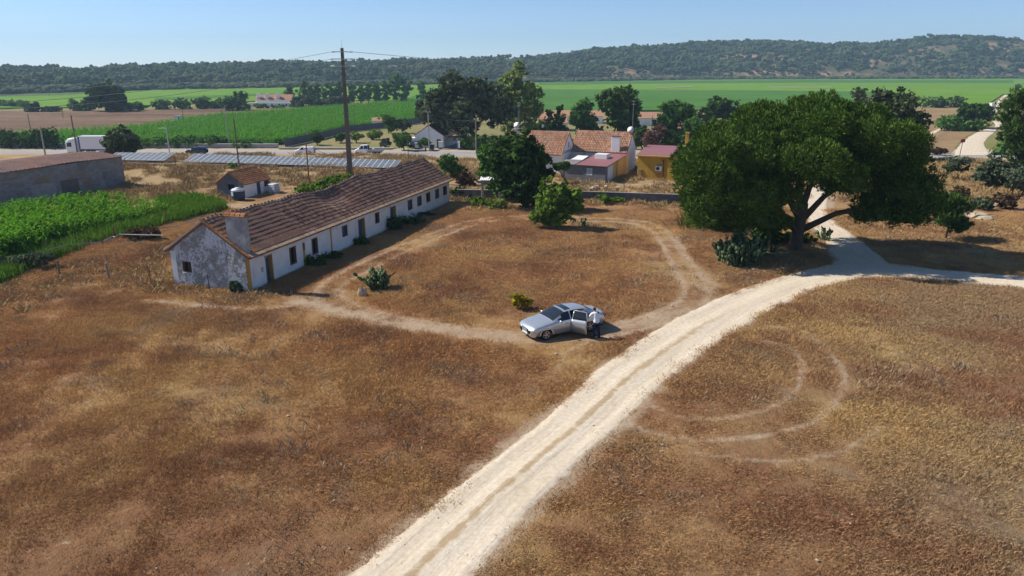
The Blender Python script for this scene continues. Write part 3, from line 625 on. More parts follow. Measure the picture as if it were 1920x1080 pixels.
def ridge_caps(mb, a, b, r=.13, n=None, sag=None):
    L = (b - a).length; n = n or int(L / .42); d = (b - a).normalized(); s = d.cross(Vector((0, 0, 1))).normalized()
    for i in range(n):
        p, q = a + d * (L * i / n), a + d * (L * (i + 1.12) / n)
        if sag: p = p + Vector((0, 0, sag(L * i / n))); q = q + Vector((0, 0, sag(L * (i + 1.12) / n)))
        v = []
        for (c, k) in ((p, 1.0), (q, .86)):
            for j in range(5): an = math.pi * j / 4; v.append(c + s * (math.cos(an) * r * k) + Vector((0, 0, math.sin(an) * r * k * .8)))
        mb.add(v, [(j, j + 1, 6 + j, 5 + j) for j in range(4)] + [(4, 3, 2, 1, 0)])

# ---- the long farmhouse
EZ, RZ = 2.38, 4.55
house = empty('farmhouse', HC0, 0, 'long low whitewashed farmhouse with sagging brown tiled roof and blue doors', 'farmhouse')
HM = frame(Vector((0, 0, 0)), HU, -HV)            # local a along the front, b pointing out of the front wall
def hp_(a, b, z): return HU * a + HV * b + Vector((0, 0, z))     # b runs back into the house
fl = lambda a, b, z: hp_(a, b, z)
doors = [(1.80, 2.62, -.05, 2.0), (14.55, 15.75, -.05, 1.97), (20.5, 21.7, -.05, 1.95)]
wins = [(4.62, 5.45, .62, 1.9), (7.5, 8.32, .64, 1.9), (11.95, 12.8, 1.05, 1.95), (17.58, 18.4, 1.0, 1.95)] + [(c, c + 1.05, .95, 1.93) for c in (24.25, 26.45, 28.62, 30.92, 33.1)]
mb = MB(); wall_holes(mb, HL, EZ, .42, doors + wins, fn=fl)
wf = mb.build('front_wall', 'whitewash', house)
mb = MB(); mb.add([fl(0, HWD - .42, -.3), fl(HL, HWD - .42, -.3), fl(HL, HWD, -.3), fl(0, HWD, -.3), fl(0, HWD - .42, EZ), fl(HL, HWD - .42, EZ), fl(HL, HWD, EZ), fl(0, HWD, EZ)], [(0, 3, 2, 1), (4, 5, 6, 7), (0, 1, 5, 4), (1, 2, 6, 5), (2, 3, 7, 6), (3, 0, 4, 7)])
mb.build('back_wall', 'whitewash', house)
gfn = lambda a, b, z: hp_(b, a, z)                # gable plane: a runs along the gable
mb = MB(); wall_holes(mb, HWD - .844, EZ, .4, [(4.50 - .422, 5.22 - .422, .95, 1.72)], off=.0, fn=lambda a, b, z: hp_(b, a + .422, z))
mb.prism([(0.0, EZ + .002), (HWD, EZ + .002), (HWD / 2, RZ)], .0, .4, lambda a, z, d: hp_(d, a, z))
mb.build('gable_wall', 'peeling_wall', house)['label'] = 'gable wall with white paint peeling off grey render'
mb = MB(); mb.prism([(0.422, -.3), (HWD - .422, -.3), (HWD - .422, EZ), (HWD, EZ + .002), (HWD / 2, RZ), (0, EZ + .002), (.422, EZ)], HL - .4, HL, lambda a, z, d: hp_(d, a, z)); mb.build('gable_wall', 'whitewash', house)
mb = MB(); mb.prism([(0.422, -.3), (HWD - .422, -.3), (HWD - .422, EZ), (.422, EZ)], 12.6, 12.8, lambda a, z, d: hp_(d, a, z)); mb.build('inner_wall', 'whitewash', house)
mb = MB(); mb.box((.43, .43, -.06), (HL - .43, HWD - .43, -.03), frame(Vector(), HU, HV)); mb.build('floor', 'dark_concrete', house)
mb = MB(); mb.prism([(.12, -.3), (1.46, -.3), (1.46, 3.42), (.12, 2.46)], -.10, .002, lambda a, z, d: hp_(d, a, z)); mb.build('chimney_breast', 'peeling_wall', house)
mb = MB(); mb.prism([(1.462, -.1), (1.54, -.1), (1.56, 3.44), (1.463, 3.42)], -.012, .0, lambda a, z, d: hp_(d, a, z)); mb.build('dark_strip', 'dark_concrete', house)  # narrow dark strip along the edge of the chimney breast
for (a, b, w_) in ((0, 0, .17), (10.16, 0, .16)):
    mb = MB(); mb.prism([(a, -.3), (a + w_, -.3), (a + w_, EZ - .01), (a, EZ - .01)], -.03, -.001, lambda q, z, d: hp_(q, d, z)); mb.build('ochre_strip', 'ochre', house)
mb = MB(); mb.prism([(-.031, -.3), (.12, -.3), (.12, EZ - .05), (-.031, EZ - .05)], -.025, -.001, lambda q, z, d: hp_(d, q, z)); mb.build('ochre_strip', 'ochre', house)
def reveal(mb, a0, a1, z0, z1, t, b0, b1, fn, bottom=True):
    for (p, q, r, s_) in (((a0, a0 + t), (z0, z1), 0, 0), ((a1 - t, a1), (z0, z1), 0, 0), ((a0 + t, a1 - t), (z1 - t, z1), 0, 0)) + ((((a0 + t, a1 - t), (z0, z0 + t), 0, 0),) if bottom else ()):
        mb.prism([(p[0], q[0]), (p[1], q[0]), (p[1], q[1]), (p[0], q[1])], b0, b1, lambda a, z, d: fn(a, d, z))
for k, (a0, a1, z0, z1) in enumerate(doors):
    mb = MB(); mb.prism([(a0 + .06, z0), (a1 - .06, z0), (a1 - .06, z1 - .06), (a0 + .06, z1 - .06)], .30, .35, lambda a, z, d: hp_(a, d, z))
    n = 4; w_ = (a1 - a0 - .12) / n
    for i in range(n): mb.prism([(a0 + .07 + i * w_, z0 + .05), (a0 + .05 + (i + 1) * w_, z0 + .05), (a0 + .05 + (i + 1) * w_, z1 - .10), (a0 + .07 + i * w_, z1 - .10)], .285, .299, lambda a, z, d: hp_(a, d, z))
    dr = mb.build('door', 'blue_door', house)
    mb = MB(); reveal(mb, a0 + .002, a1 - .002, z0, z1 - .002, .055, -.012, .40, fl, False); mb.build('door_frame', 'ochre', dr)
    mb = MB(); mb.tube([hp_(a0 + .16, .25, .98), hp_(a0 + .30, .25, .98)], .016, 6); mb.tube([hp_(a0 + .16, .25, .98), hp_(a0 + .16, .30, .98)], .012, 6); mb.build('handle', 'black_part', dr)
blue = {2, 4, 5, 7}
def window(a0, a1, z0, z1, fn, parent, shut=False, frm='brown_frame', depth=.3):
    mb = MB(); reveal(mb, a0 + .002, a1 - .002, z0 + .002, z1 - .002, .06, -.012, depth, fn); w_ = mb.build('window', frm, parent)
    half = (a0 + a1) / 2
    for (q0, q1) in ((a0 + .065, half - .02), (half + .02, a1 - .065)):
        mb = MB(); mb.prism([(q0, z0 + .065), (q1, z0 + .065), (q1, z1 - .065), (q0, z1 - .065)], depth * .62, depth * .62 + .02, lambda a, z, d: fn(a, d, z)); mb.build('pane' if not shut else 'shutter', 'dark_glass' if not shut else 'blue_door', w_)
    mb = MB(); mb.prism([(half - .02, z0 + .063), (half + .02, z0 + .063), (half + .02, z1 - .063), (half - .02, z1 - .063)], depth * .55, depth * .68, lambda a, z, d: fn(a, d, z)); mb.build('mullion', frm, w_)
    mb = MB(); mb.prism([(a0 - .05, z0 - .05), (a1 + .05, z0 - .05), (a1 + .05, z0 - .002), (a0 - .05, z0 - .002)], -.05, -.002, lambda a, z, d: fn(a, d, z)); mb.build('sill', 'whitewash', w_)
    return w_
for k, w_ in enumerate(wins): window(*w_, fl, house, k in blue)
window(4.502, 5.218, .952, 1.718, gfn, house)
mb = MB(); mb.prism([(6.3, .1), (6.55, .1), (6.55, 1.9), (6.3, 1.9)], -.02, -.001, lambda a, z, d: hp_(a, d, z)); mb.build('meter_duct', 'ochre', house)
mb = MB(); mb.prism([(6.32, 1.35), (6.53, 1.35), (6.53, 1.86), (6.32, 1.86)], -.06, -.021, lambda a, z, d: hp_(a, d, z)); mb.build('meter_box', 'brown_frame', house)
mb = MB(); mb.prism([(1.30, 1.0), (1.52, 1.0), (1.52, 1.35), (1.30, 1.35)], -.02, -.001, lambda a, z, d: hp_(a, d, z)); mb.build('notice_plate', 'grey_metal', house)
for a in (1.35, 19.9):
    mb = MB(); mb.tube([hp_(a, -.01, 2.12), hp_(a, -.22, 2.2), hp_(a + .05, -.36, 2.14)], .02, 6); mb.lathe([(.02, 0), (.12, -.06), (.10, -.08)], 10, Matrix.Translation(hp_(a + .05, -.38, 2.13))); mb.build('wall_lamp', 'grey_metal', house)
# roof with a hollow in the middle and a bump beyond it
def sagf(a, t):
    g = lambda c, w_: math.exp(-((a - c) / w_) ** 2)
    s1 = -.20 * g(15.0, 3.3) * t ** 1.1 + .13 * g(20.3, 1.8) * t - .30 * g(14.6, 2.1) * math.exp(-((t - .72) / .25) ** 2) - .06 * g(8, 3) * t + .05 * math.sin(a * 1.3) * t * .5 - .10 * g(26, 3) * t + .035 * math.sin(a * 2.9 + t * 5) * t
    flare = .10 * (1 - min(1, t / .28)) ** 2      # the eave kicks up
    return s1 + flare
OV = .38
run = HWD / 2; pitch = (RZ - EZ) / run
p_e = hp_(-.18, -OV, EZ - .12 - 0.0); evF = hp_(0, HWD / 2 + OV, (RZ + .05) - (EZ - .12))
eu = HU.copy(); RLn = HL + .36
mb = MB(); slab(mb, p_e, eu, evF, RLn, .10, sagf, 90, 8); rf = mb.build('roof', 'old_tile', house)
p_b = hp_(-.18, HWD + OV, EZ - .12); evB = hp_(0, -HWD / 2 - OV, (RZ + .05) - (EZ - .12))
mb = MB(); slab(mb, p_b, eu, evB, RLn, .10, sagf, 90, 6); mb.build('roof', 'old_tile', house)
# front slope: the nearest 300 tiles one by one, the rest as one part
CW, RH = .205, .37
sl = evF.length; rows = int(round(sl / RH)); rh = sl / rows; nc = int(round(RLn / CW)); cw = RLn / nc
own = lambda r, c: c < 34 and 0 < r < 10 and (r * 34 + c) >= 0
CH = (0.02, 1.42, .08, .56)                        # chimney v0 v1 u0 u1
def on_chimney(r, c):
    b = (r + .5) * rh * (HWD / 2 + OV) / sl - OV; a = (c + .5) * cw - .18
    return CH[0] - .1 < b < CH[1] + .05 and CH[2] - .12 < a < CH[3] + .12
mb = MB(); tile_field(mb, p_e, eu, evF, RLn, CW, RH, sagf, lambda r, c: r == 0 or on_chimney(r, c) or (c < 34 and r < 10)); o = mb.build('roof_tiles', 'old_tile', rf); o['kind'] = 'stuff'
mb = MB(); tile_field(mb, p_e, eu, evF, RLn, CW, RH, sagf, lambda r, c: r > 0 or on_chimney(r, c)); o = mb.build('eave_tiles', 'eave_tile', rf); o['kind'] = 'stuff'
tme = [tile_piece(rh, cw * 1.02) for _ in range(1)][0]; e_ = evF.normalized(); nr = slope_fn(p_e, eu, e_); rr = random.Random(3); tmeshes = {}
for r in range(1, 10):
    for c in range(34):
        if on_chimney(r, c): continue
        mt = 'verge_tile' if (c < 2 or (c < 7 and r < 4 and rr.random() < .7)) else 'old_tile'
        if mt not in tmeshes:
            me = bpy.data.meshes.new('tile'); me.from_pydata(tme.v, [], tme.f); me.update(); me.materials.append(M[mt]); tmeshes[mt] = me
        a, s_ = (c + .5) * cw, r * rh; o_ = p_e + eu * a + e_ * s_ + nr * .036 + Vector((0, 0, sagf(a, s_ / sl)))
        jit = rr.uniform(-.03, .03); m4 = Matrix(((eu.x, e_.x, nr.x, o_.x), (eu.y, e_.y, nr.y, o_.y), (eu.z, e_.z, nr.z, o_.z), (0, 0, 0, 1))) @ Matrix.Rotation(jit, 4, 'Z') @ Matrix.Rotation(-.025, 4, 'X')
        link('tile', tmeshes[mt], rf, m4)
mb = MB(); tile_field(mb, p_b, eu, evB, RLn, .41, .74, sagf); o = mb.build('roof_tiles', 'old_tile', rf); o['kind'] = 'stuff'
mb = MB(); ridge_caps(mb, hp_(-.2, HWD / 2, RZ + .04), hp_(HL + .2, HWD / 2, RZ + .04), .14, None, lambda a: sagf(a, 1)); o = mb.build('ridge_tiles', 'eave_tile', rf); o['kind'] = 'stuff'
mb = MB()
for k in range(11): 
    t0, t1 = k / 11, (k + 1.1) / 11; f_ = lambda t: p_e + evF * t + Vector((0, 0, sagf(0, t) + .09)) + HU * -.02
    ridge_caps(mb, f_(t0), f_(t1), .095, 1)
o = mb.build('verge_tiles', 'verge_tile', rf); o['kind'] = 'stuff'
mb = MB(); slab(mb, p_b + HU * -.03 + Vector((0, 0, .05)), eu, evB, .14, .06, lambda a, t: sagf(0, t) + .0, 1, 8); mb.build('verge_board', 'concrete', rf)
# chimney standing through the front slope at the gable end
mb = MB(); mb.cbox((CH[2], CH[0], 2.2), (CH[3], CH[1], 4.98), .02, frame(Vector(), HU, HV)); ch = mb.build('chimney', 'grey_plaster', house)
mb = MB(); mb.box((CH[2] - .07, CH[0] - .07, 4.975), (CH[3] + .07, CH[1] + .07, 5.03), frame(Vector(), HU, HV)); ridge_caps(mb, hp_(CH[2] + .24, CH[0] - .06, 5.03), hp_(CH[2] + .24, CH[1] + .06, 5.03), .24, 4); mb.build('chimney_cap', 'verge_tile', ch)

# ---- generic gabled building in a local frame (a along eave, b back)
def gabled(name, o, u, v, L, Wd, ez, rz, label, wallm, tilem, colw=.21, rowh=.4, ov=.3, holes=(), gholes=(), back=True, cat='house', tiles=True, ghole_far=(), blind=False):
    h = empty(name, o, 0, label, cat); P = lambda a, b, z: u * a + v * b + Vector((0, 0, z))
    mb = MB(); wall_holes(mb, L, ez, .3, list(holes), fn=lambda a, b, z: P(a, b, z)); 
    mb.prism([(0, -.3), (L, -.3), (L, ez), (0, ez)], Wd - .3, Wd, lambda a, z, d: P(a, d, z)); mb.build('wall', wallm, h)
    for (a_, hs) in ((0.0, gholes), (L - .3, ghole_far)):
        mb = MB(); wall_holes(mb, Wd - .604, ez, .3, list(hs), fn=lambda b, d, z, a_=a_: P(a_ + d, b + .302, z)); mb.prism([(0, ez + .002), (Wd, ez + .002), (Wd / 2, rz)], a_, a_ + .3, lambda b, z, d: P(d, b, z)); mb.build('gable_wall', wallm, h)
    p1 = P(-ov * .5, -ov, ez - .08); e1 = P(0, Wd / 2 + ov, rz + .06 - (ez - .08)); p2 = P(-ov * .5, Wd + ov, ez - .08); e2 = P(0, -Wd / 2 - ov, rz + .06 - (ez - .08)); Lr = L + ov
    mb = MB(); slab(mb, p1, u, e1, Lr, .08); slab(mb, p2, u, e2, Lr, .08); r_ = mb.build('roof', tilem, h)
    if tiles:
        mb = MB(); tile_field(mb, p1, u, e1, Lr, colw, rowh); tile_field(mb, p2, u, e2, Lr, colw * 2, rowh * 2) if back else None
        ridge_caps(mb, P(-ov * .5, Wd / 2, rz + .08), P(L + ov * .5, Wd / 2, rz + .08), .13); o_ = mb.build('roof_tiles', tilem, r_); o_['kind'] = 'stuff'
    return h, P

# ---- stone shed by the bank
SO = GZ(459, 371, 0.0)
shed, SP = gabled('shed', SO, HU, HV, 4.9, 3.6, 1.55, 2.75, 'small stone shed with striped tiled roof beside the water tank', 'old_wall', 'verge_tile', .24, .30, .15, [(2.35, 2.95, -.05, 1.35), (3.75, 4.5, .72, 1.35)], [(.948, 1.858, .80, 1.45)], cat='shed')
mb = MB(); mb.prism([(0, -.3), (2.3, -.3), (2.3, 1.5), (0, 1.5)], -.02, -.001, lambda a, z, d: SP(a, d, z)); mb.prism([(3.0, -.3), (4.9, -.3), (4.9, .70), (3.0, .70)], -.02, -.001, lambda a, z, d: SP(a, d, z)); mb.prism([(3.0, .70), (3.7, .70), (3.7, 1.5), (3.0, 1.5)], -.02, -.001, lambda a, z, d: SP(a, d, z)); mb.build('plaster_face', 'house_white', shed)
mb = MB(); mb.prism([(2.36, -.05), (2.94, -.05), (2.94, 1.34), (2.36, 1.34)], .18, .22, lambda a, z, d: SP(a, d, z)); dr = mb.build('door', 'blue_trim', shed)
mb = MB(); mb.tube([SP(2.45, .15, .7), SP(2.55, .15, .7)], .015, 5); mb.build('handle', 'black_part', dr)
mb = MB(); mb.prism([(3.76, .73), (4.49, .73), (4.49, 1.34), (3.76, 1.34)], .18, .2, lambda a, z, d: SP(a, d, z)); w_ = mb.build('window', 'dark_glass', shed)
mb = MB(); mb.prism([(1.2, -.1), (2.25, -.1), (2.25, .79), (1.2, .79)], -.04, -.002, lambda b, z, d: SP(d, b, z)); mb.build('half_door', 'blue_trim', shed)
mb = MB(); mb.prism([(1.25, .83), (2.16, .83), (2.16, 1.42), (1.25, 1.42)], .2, .22, lambda b, z, d: SP(d, b, z)); mb.build('window', 'dark_glass', shed)
tp = G(448, 375); tank = empty('water_tank', tp, 0, 'round dark blue water tank with pale lid in front of the shed', 'water tank')
mb = MB(); mb.lathe([(.60, 0), (.68, .1), (.72, .5), (.70, .55), (.73, .9), (.71, 1.02)], 24); mb.build('body', 'tank_blue', tank, True)
mb = MB(); mb.lathe([(.74, 1.02), (.74, 1.12), (.62, 1.26), (.30, 1.33), (.28, 1.40), (.05, 1.42)], 24); mb.build('lid', 'ibc_plastic', tank, True)
mb = MB(); mb.box((-.30, -.745, .55), (.0, -.735, 1.0)); mb.build('sticker', 'white_sheet', tank, mat4=Matrix.Rotation(R(-25), 4, 'Z'))
ip = SO + HU * 4.0 - HV * 1.1; ibc = empty('liquid_container', (ip.x, ip.y, 0), math.atan2(HU.y, HU.x), 'pale plastic cube container in wire cage beside the shed door', 'container')
mb = MB(); mb.cbox((-.56, -.47, .14), (.56, .47, 1.08), .10); mb.build('bottle', 'ibc_plastic', ibc)
mb = MB(); mb.box((-.6, -.5, 0), (.6, .5, .13)); mb.build('pallet', 'grey_metal', ibc)
mb = MB()
for zz in (.3, .55, .8, 1.05): mb.tube([(-.6, -.5, zz), (.6, -.5, zz), (.6, .5, zz), (-.6, .5, zz), (-.6, -.5, zz)], .014, 4)
for xx in np.linspace(-.6, .6, 6):
    for yy in (-.5, .5): mb.tube([(xx, yy, .1), (xx, yy, 1.1)], .014, 4)
mb.build('cage', 'grey_metal', ibc)

# ---- warehouse at the left
WO = GZ(236, 346); WU = Vector((-.326, -.9454, 0)).normalized(); WV = Vector((-.9454, .326, 0)).normalized(); WL, WW = 40.0, 9.0
wh = empty('warehouse', WO, 0, 'long block built warehouse with rusty shallow roof behind the corn', 'warehouse'); P = lambda a, b, z: WU * a + WV * b + Vector((0, 0, z))
m4 = frame(Vector(), WU, WV)
mb = MB(); mb.prism([(0, -.3), (WL, -.3), (WL, 3.45), (0, 3.5)], 0, .25, lambda a, z, d: (a, d, z)); mb.build('front_wall', 'block_wall', wh, mat4=m4)['label'] = 'grey block wall with brown stains'
mb = MB(); mb.prism([(0.252, -.3), (WW, -.3), (WW, 3.5), (WW / 2, 3.85), (.252, 3.5)], 0, .25, lambda b, z, d: (d, b, z)); mb.prism([(0.252, -.3), (WW, -.3), (WW, 3.5), (WW / 2, 3.85), (.252, 3.5)], WL - .25, WL, lambda b, z, d: (d, b, z)); mb.prism([(.252, -.3), (WL - .252, -.3), (WL - .252, 3.48), (.252, 3.48)], WW - .25, WW, lambda a, z, d: (a, d, z)); mb.build('side_wall', 'block_wall', wh, mat4=m4)
mb = MB(); mb.prism([(9.5, -.1), (12.6, -.1), (12.6, 1.75), (9.5, 1.75)], -.03, -.001, lambda a, z, d: (a, d, z)); mb.build('rendered_panel', 'concrete', wh, mat4=m4)
mb = MB(); mb.prism([(6.6, -.1), (8.9, -.1), (8.9, 1.75), (6.6, 1.75)], -.025, -.001, lambda a, z, d: (a, d, z)); mb.build('doorway_infill', 'dark_concrete', wh, mat4=m4)
mb = MB(); rr = random.Random(9); n = 230; v = []; f = []
for half in (0, 1):
    base = len(v)
    for i in range(n + 1):
        a = -.25 + (WL + .5) * i / n; w_ = .035 * math.sin(i * 2.1) + .02 * vn(a * .6, 0, 3)
        e = rr.uniform(-.10, .06) if rr.random() < .35 else 0
        e += .18 * float(vn(a * .35, 3.3, 4))
        ys_ = (-.25 + e, WW * .22, WW / 2 + .02) if half == 0 else (WW / 2 + .02, WW * .78, WW + .25)
        for b in ys_: v.append(P(a, b, 3.60 + .36 * (1 - abs(b - WW / 2) / (WW / 2)) + float(w_) + .04 * float(vn(a * .3, b * .5, 6))))
        if i:
            for k in range(2): f.append((base + 3 * i - 3 + k, base + 3 * i + k, base + 3 * i + 1 + k, base + 3 * i - 2 + k))
mb.add(v, f); rfo = mb.build('roof', 'rust_roof', wh)
sm = rfo.modifiers.new('thick', 'SOLIDIFY'); sm.thickness = .03

# ---- two white houses with orange tiles, the lean-to, the yellow building
BD = Vector((.37, .929, 0)).normalized(); BU = Vector((.929, -.37, 0)).normalized()
BF = Vector((15.7, 99.6, 0)); BO = BF - BU * 7.9
hB, BP = gabled('tiled_house', BO, BU, BD, 7.9, 5.7, 2.95, 5.35, 'white house with orange tiled roof and broad white chimney', 'house_white', 'orange_tile', .23, .42, .22)
mb = MB(); mb.cbox((5.7, -.12, 2.7), (6.9, .42, 5.05), .03, frame(Vector(), BU, BD)); ch = mb.build('chimney', 'house_white', hB)
mb = MB(); mb.box((5.66, -.16, 5.12), (6.94, .46, 5.18), frame(Vector(), BU, BD)); [mb.box((x_, -.1, 5.04), (x_ + .12, .4, 5.125), frame(Vector(), BU, BD)) for x_ in (5.72, 6.1, 6.45, 6.76)]; mb.build('chimney_cap', 'verge_tile', ch)
def dish(p, label, mast=3.0, aim=(-.5, -.85)):
    d = empty('satellite_dish', p, math.atan2(aim[1], aim[0]) + math.pi / 2, label, 'satellite dish', 'satellite dishes on the roofs')
    m_ = Matrix.Translation((0, -.18, .42)) @ Matrix.Rotation(R(68), 4, 'X')
    mb = MB(); mb.lathe([(.02, .0), (.2, .02), (.36, .07), (.46, .125), (.47, .13)], 20, m_); mb.build('reflector', 'white_metal', d, True)
    mb = MB(); mb.tube([m_ @ Vector((0, -.4, .08)), m_ @ Vector((0, -.1, .5))], .015, 5); mb.lathe([(.04, -.04), (.05, .05)], 8, m_ @ Matrix.Translation((0, -.08, .52))); mb.build('receiver_arm', 'grey_metal', d)
    mb = MB(); mb.tube([(0, 0, 0), (0, 0, .6)], .03, 6); mb.build('bracket', 'grey_metal', d)
    if mast:
        mb = MB(); mb.tube([(.12, .1, -.2), (.12, .1, mast)], [.028, .02], 6); [mb.tube([(.12 - .3, .1, z_), (.12 + .3, .1, z_)], .012, 4) for z_ in (mast - .1, mast - .5)]; mb.build('mast', 'grey_metal', d)
dish(BO + BP(7.75, 5.7 / 2, 5.35), 'white satellite dish with tall mast on the chimney house gable', 4.4)
AF = GZ(1052, 291, 2.8); AO = Vector((AF.x, AF.y, 0)) - BU * 8.4 + BD * .25
hA, AP = gabled('tiled_house', AO, BU, BD, 8.4, 6.2, 2.85, 5.5, 'white house with orange tiled roof half hidden by the dark tree', 'house_white', 'orange_tile', .23, .42, .22, ghole_far=[(2.6, 2.85, 3.2, 3.21)])
mb = MB(); mb.prism([(2.95, 3.5), (3.2, 3.5), (3.2, 4.25), (2.95, 4.25)], 8.4, 8.42, lambda b, z, d: AP(d, b, z)); mb.build('vent', 'grey_block', hA)
mb = MB(); mb.cbox((.2, 2.6, 5.2), (1.5, 3.5, 5.85), .04, frame(Vector(), BU, BD)); mb.build('chimney', 'concrete', hA)
dish(AO + AP(.85, 3.05, 5.86), 'white satellite dish with thin mast on the concrete chimney', 3.6)
# lean-to and garage in front of the chimney house
GF = GZ(1134, 343); gd = (BF - GF); gd = Vector((gd.x, gd.y, 0)).normalized(); gu = Vector((gd.y, -gd.x, 0)); gl = (BF - GF).length
gar = empty('garage', GF, 0, 'grey block garage with mauve sheet roof in front of the chimney house', 'garage'); P = lambda a, b, z: gu * a + gd * b + Vector((0, 0, z))
GWd = 6.1
mb = MB(); wall_holes(mb, GWd, 2.05, .2, [(GWd - 1.75 - .75, GWd - 1.75, .85, 1.75)], fn=lambda a, b, z: P(a - GWd, b, z)); mb.build('front_wall', 'grey_block', gar)
mb = MB(); mb.prism([(GWd - 2.48, .87), (GWd - 1.77, .87), (GWd - 1.77, 1.73), (GWd - 2.48, 1.73)], .04, .08, lambda a, z, d: P(a - GWd, d, z)); w_ = mb.build('window', 'ibc_plastic', gar)
mb = MB(); reveal(mb, GWd - 2.498, GWd - 1.752, .852, 1.748, .06, -.02, .06, lambda a, b, z: P(a - GWd, b, z)); mb.build('frame', 'white_metal', w_)
mb = MB(); mb.prism([(.202, -.3), (gl - .05, -.3), (gl - .05, 2.72), (.202, 2.07)], -.2, 0, lambda b, z, d: P(d, b, z)); mb.prism([(.202, -.3), (gl - .05, -.3), (gl - .05, 2.72), (.202, 2.07)], -GWd, -GWd + .2, lambda b, z, d: P(d, b, z)); mb.build('side_wall', 'cream_wall', gar)['label'] = 'cream side wall'
mb = MB(); mb.prism([(.9, 0), (2.9, 0), (2.9, 1.95), (.9, 1.8)], .001, .03, lambda b, z, d: P(d, b, z)); mb.build('garage_door', 'white_sheet', gar)
mb = MB(); mb.prism([(0.0, -.3), (.88, -.3), (.88, 2.1), (0, 2.0)], .001, .018, lambda b, z, d: P(d, b, z)); mb.build('corner_face', 'grey_block', gar)
mb = MB(); mb.prism([(4.2, -.3), (5.1, -.3), (5.1, 2.35), (4.2, 2.25)], .001, .018, lambda b, z, d: P(d, b, z)); mb.build('yellow_panel', 'yellow_wall', gar)
def ribbed(mb, p0, eu, ev, L, pitch=.22, amp=.02):  # ribbed metal sheet
    n = int(L / pitch) * 2; e = ev; nrm = slope_fn(p0, eu, e.normalized()); v = []; f = []
    for i in range(n + 1):
        q = p0 + eu * (L * i / n) + nrm * (amp if i % 2 else 0); v += [q, q + e * .5, q + e]
        if i:
            for k in range(2): f.append((3 * i - 3 + k, 3 * i + k, 3 * i + 1 + k, 3 * i - 2 + k))
    o = len(mb.v); mb.add(v, f); mb.add([q - nrm * .04 for q in v], [tuple(reversed(x_)) for x_ in f])
mb = MB(); ribbed(mb, P(-4.0, -.25, 2.10), gu, P(0, gl + .1, .72), 4.25); mb.build('roof', 'mauve_sheet', gar)
mb = MB(); ribbed(mb, P(-GWd - .3, -.3, 2.12), gu, P(0, 2.6, .25), 2.28, .18, .05); mb.build('roof', 'grey_sheet', gar)['label'] = 'old grey corrugated sheet roof'
mb = MB(); ribbed(mb, P(-GWd + .5, 2.35, 2.42), gu, P(0, 2.3, .3), 1.55, .2, .02); mb.build('roof', 'white_sheet', gar)['label'] = 'white sheet roof patch'
mb = MB(); mb.cbox((-3.0, 4.2, 2.45), (-1.3, 5.6, 3.1), .04, frame(Vector(), gu, gd)); mb.build('roof_hatch', 'white_metal', gar)
# yellow building
YO = GZ(1194, 334); yu = BU.copy(); yv = BD.copy(); YL = 12.5
yb = empty('yellow_building', YO, 0, 'low yellow building with mauve sheet roof and air conditioner', 'building'); P = lambda a, b, z: yu * a + yv * b + Vector((0, 0, z))
mb = MB(); mb.box((0, 0, -.3), (4.05, 7.5, 2.95), frame(Vector(), yu, yv)); mb.build('wall', 'yellow_wall', yb); mb = MB(); mb.box((4.052, -.55, -.3), (YL, 7.5, 2.95), frame(Vector(), yu, yv)); mb.build('wall', 'yellow_wall', yb)
mb = MB(); mb.box((-.12, -.75, 2.955), (YL + .1, -.02, 3.1), frame(Vector(), yu, yv)); mb.box((-.12, -.02, 2.90), (4.05, .0, 3.1), frame(Vector(), yu, yv)) if False else None; mb.build('eave_band', 'ochre', yb)
mb = MB(); ribbed(mb, P(-.2, -.02, 3.12), yu, P(0, 7.4, .55), YL + .4, .3, .03); mb.build('roof', 'mauve_sheet', yb)
mb = MB(); mb.box((4.5, 7.1, 3.66), (YL, 7.5, 3.80), frame(Vector(), yu, yv)); mb.build('parapet', 'white_sheet', yb)
mb = MB(); mb.cbox((5.9, .8, 3.0), (6.3, 1.2, 6.0), .03, frame(Vector(), yu, yv)); mb.box((5.84, .74, 6.0), (6.36, 1.26, 6.12), frame(Vector(), yu, yv)); mb.build('chimney', 'yellow_wall', yb)
ac_ = empty('air_conditioner', YO + P(2.45, -.42, 1.15), math.atan2(yu.y, yu.x), 'white air conditioner unit on the yellow wall', 'air conditioner')
mb = MB(); mb.cbox((0, 0, 0), (.85, .34, .62), .03); mb.build('casing', 'white_metal', ac_)
mb = MB(); mb.lathe([(.23, 0), (.23, .02), (.06, .03)], 18, Matrix.Translation((.34, 0, .31)) @ Matrix.Rotation(R(90), 4, 'X')); mb.build('fan_grille', 'black_part', ac_)
mb = MB(); mb.box((.1, .02, -.06), (.16, .42, -.005)); mb.box((.68, .02, -.06), (.74, .42, -.005)); mb.build('bracket', 'grey_metal', ac_)
mb = MB(); mb.tube([YO + P(3.45, -.03, .2), YO + P(3.45, -.03, 2.2), YO + P(3.35, -.03, 2.4)], .05, 6); mb.cbox((-.1, -.1, 0), (.12, 0, .22), .01, Matrix.Translation(YO + P(3.35, -.01, 2.35))); tag(mb.build('drain_pipe', 'rusty'), 'rusty vent pipe rising on the yellow wall', 'pipe')
# low brick grille leaning at its foot
mb = MB()
for r_ in range(2):
    for c_ in range(6): mb.box((c_ * .26, 0, r_ * .3), (c_ * .26 + .2, .12, r_ * .3 + .05)); mb.box((c_ * .26, 0, r_ * .3 + .05), (c_ * .26 + .05, .12, r_ * .3 + .3))
mb.box((0, 0, .6), (1.52, .12, .65)); o = mb.build('vent_grille', 'concrete', mat4=Matrix.Translation(YO + P(.15, -.25, .55))); tag(o, 'white openwork block grille at the foot of the yellow wall', 'grille')

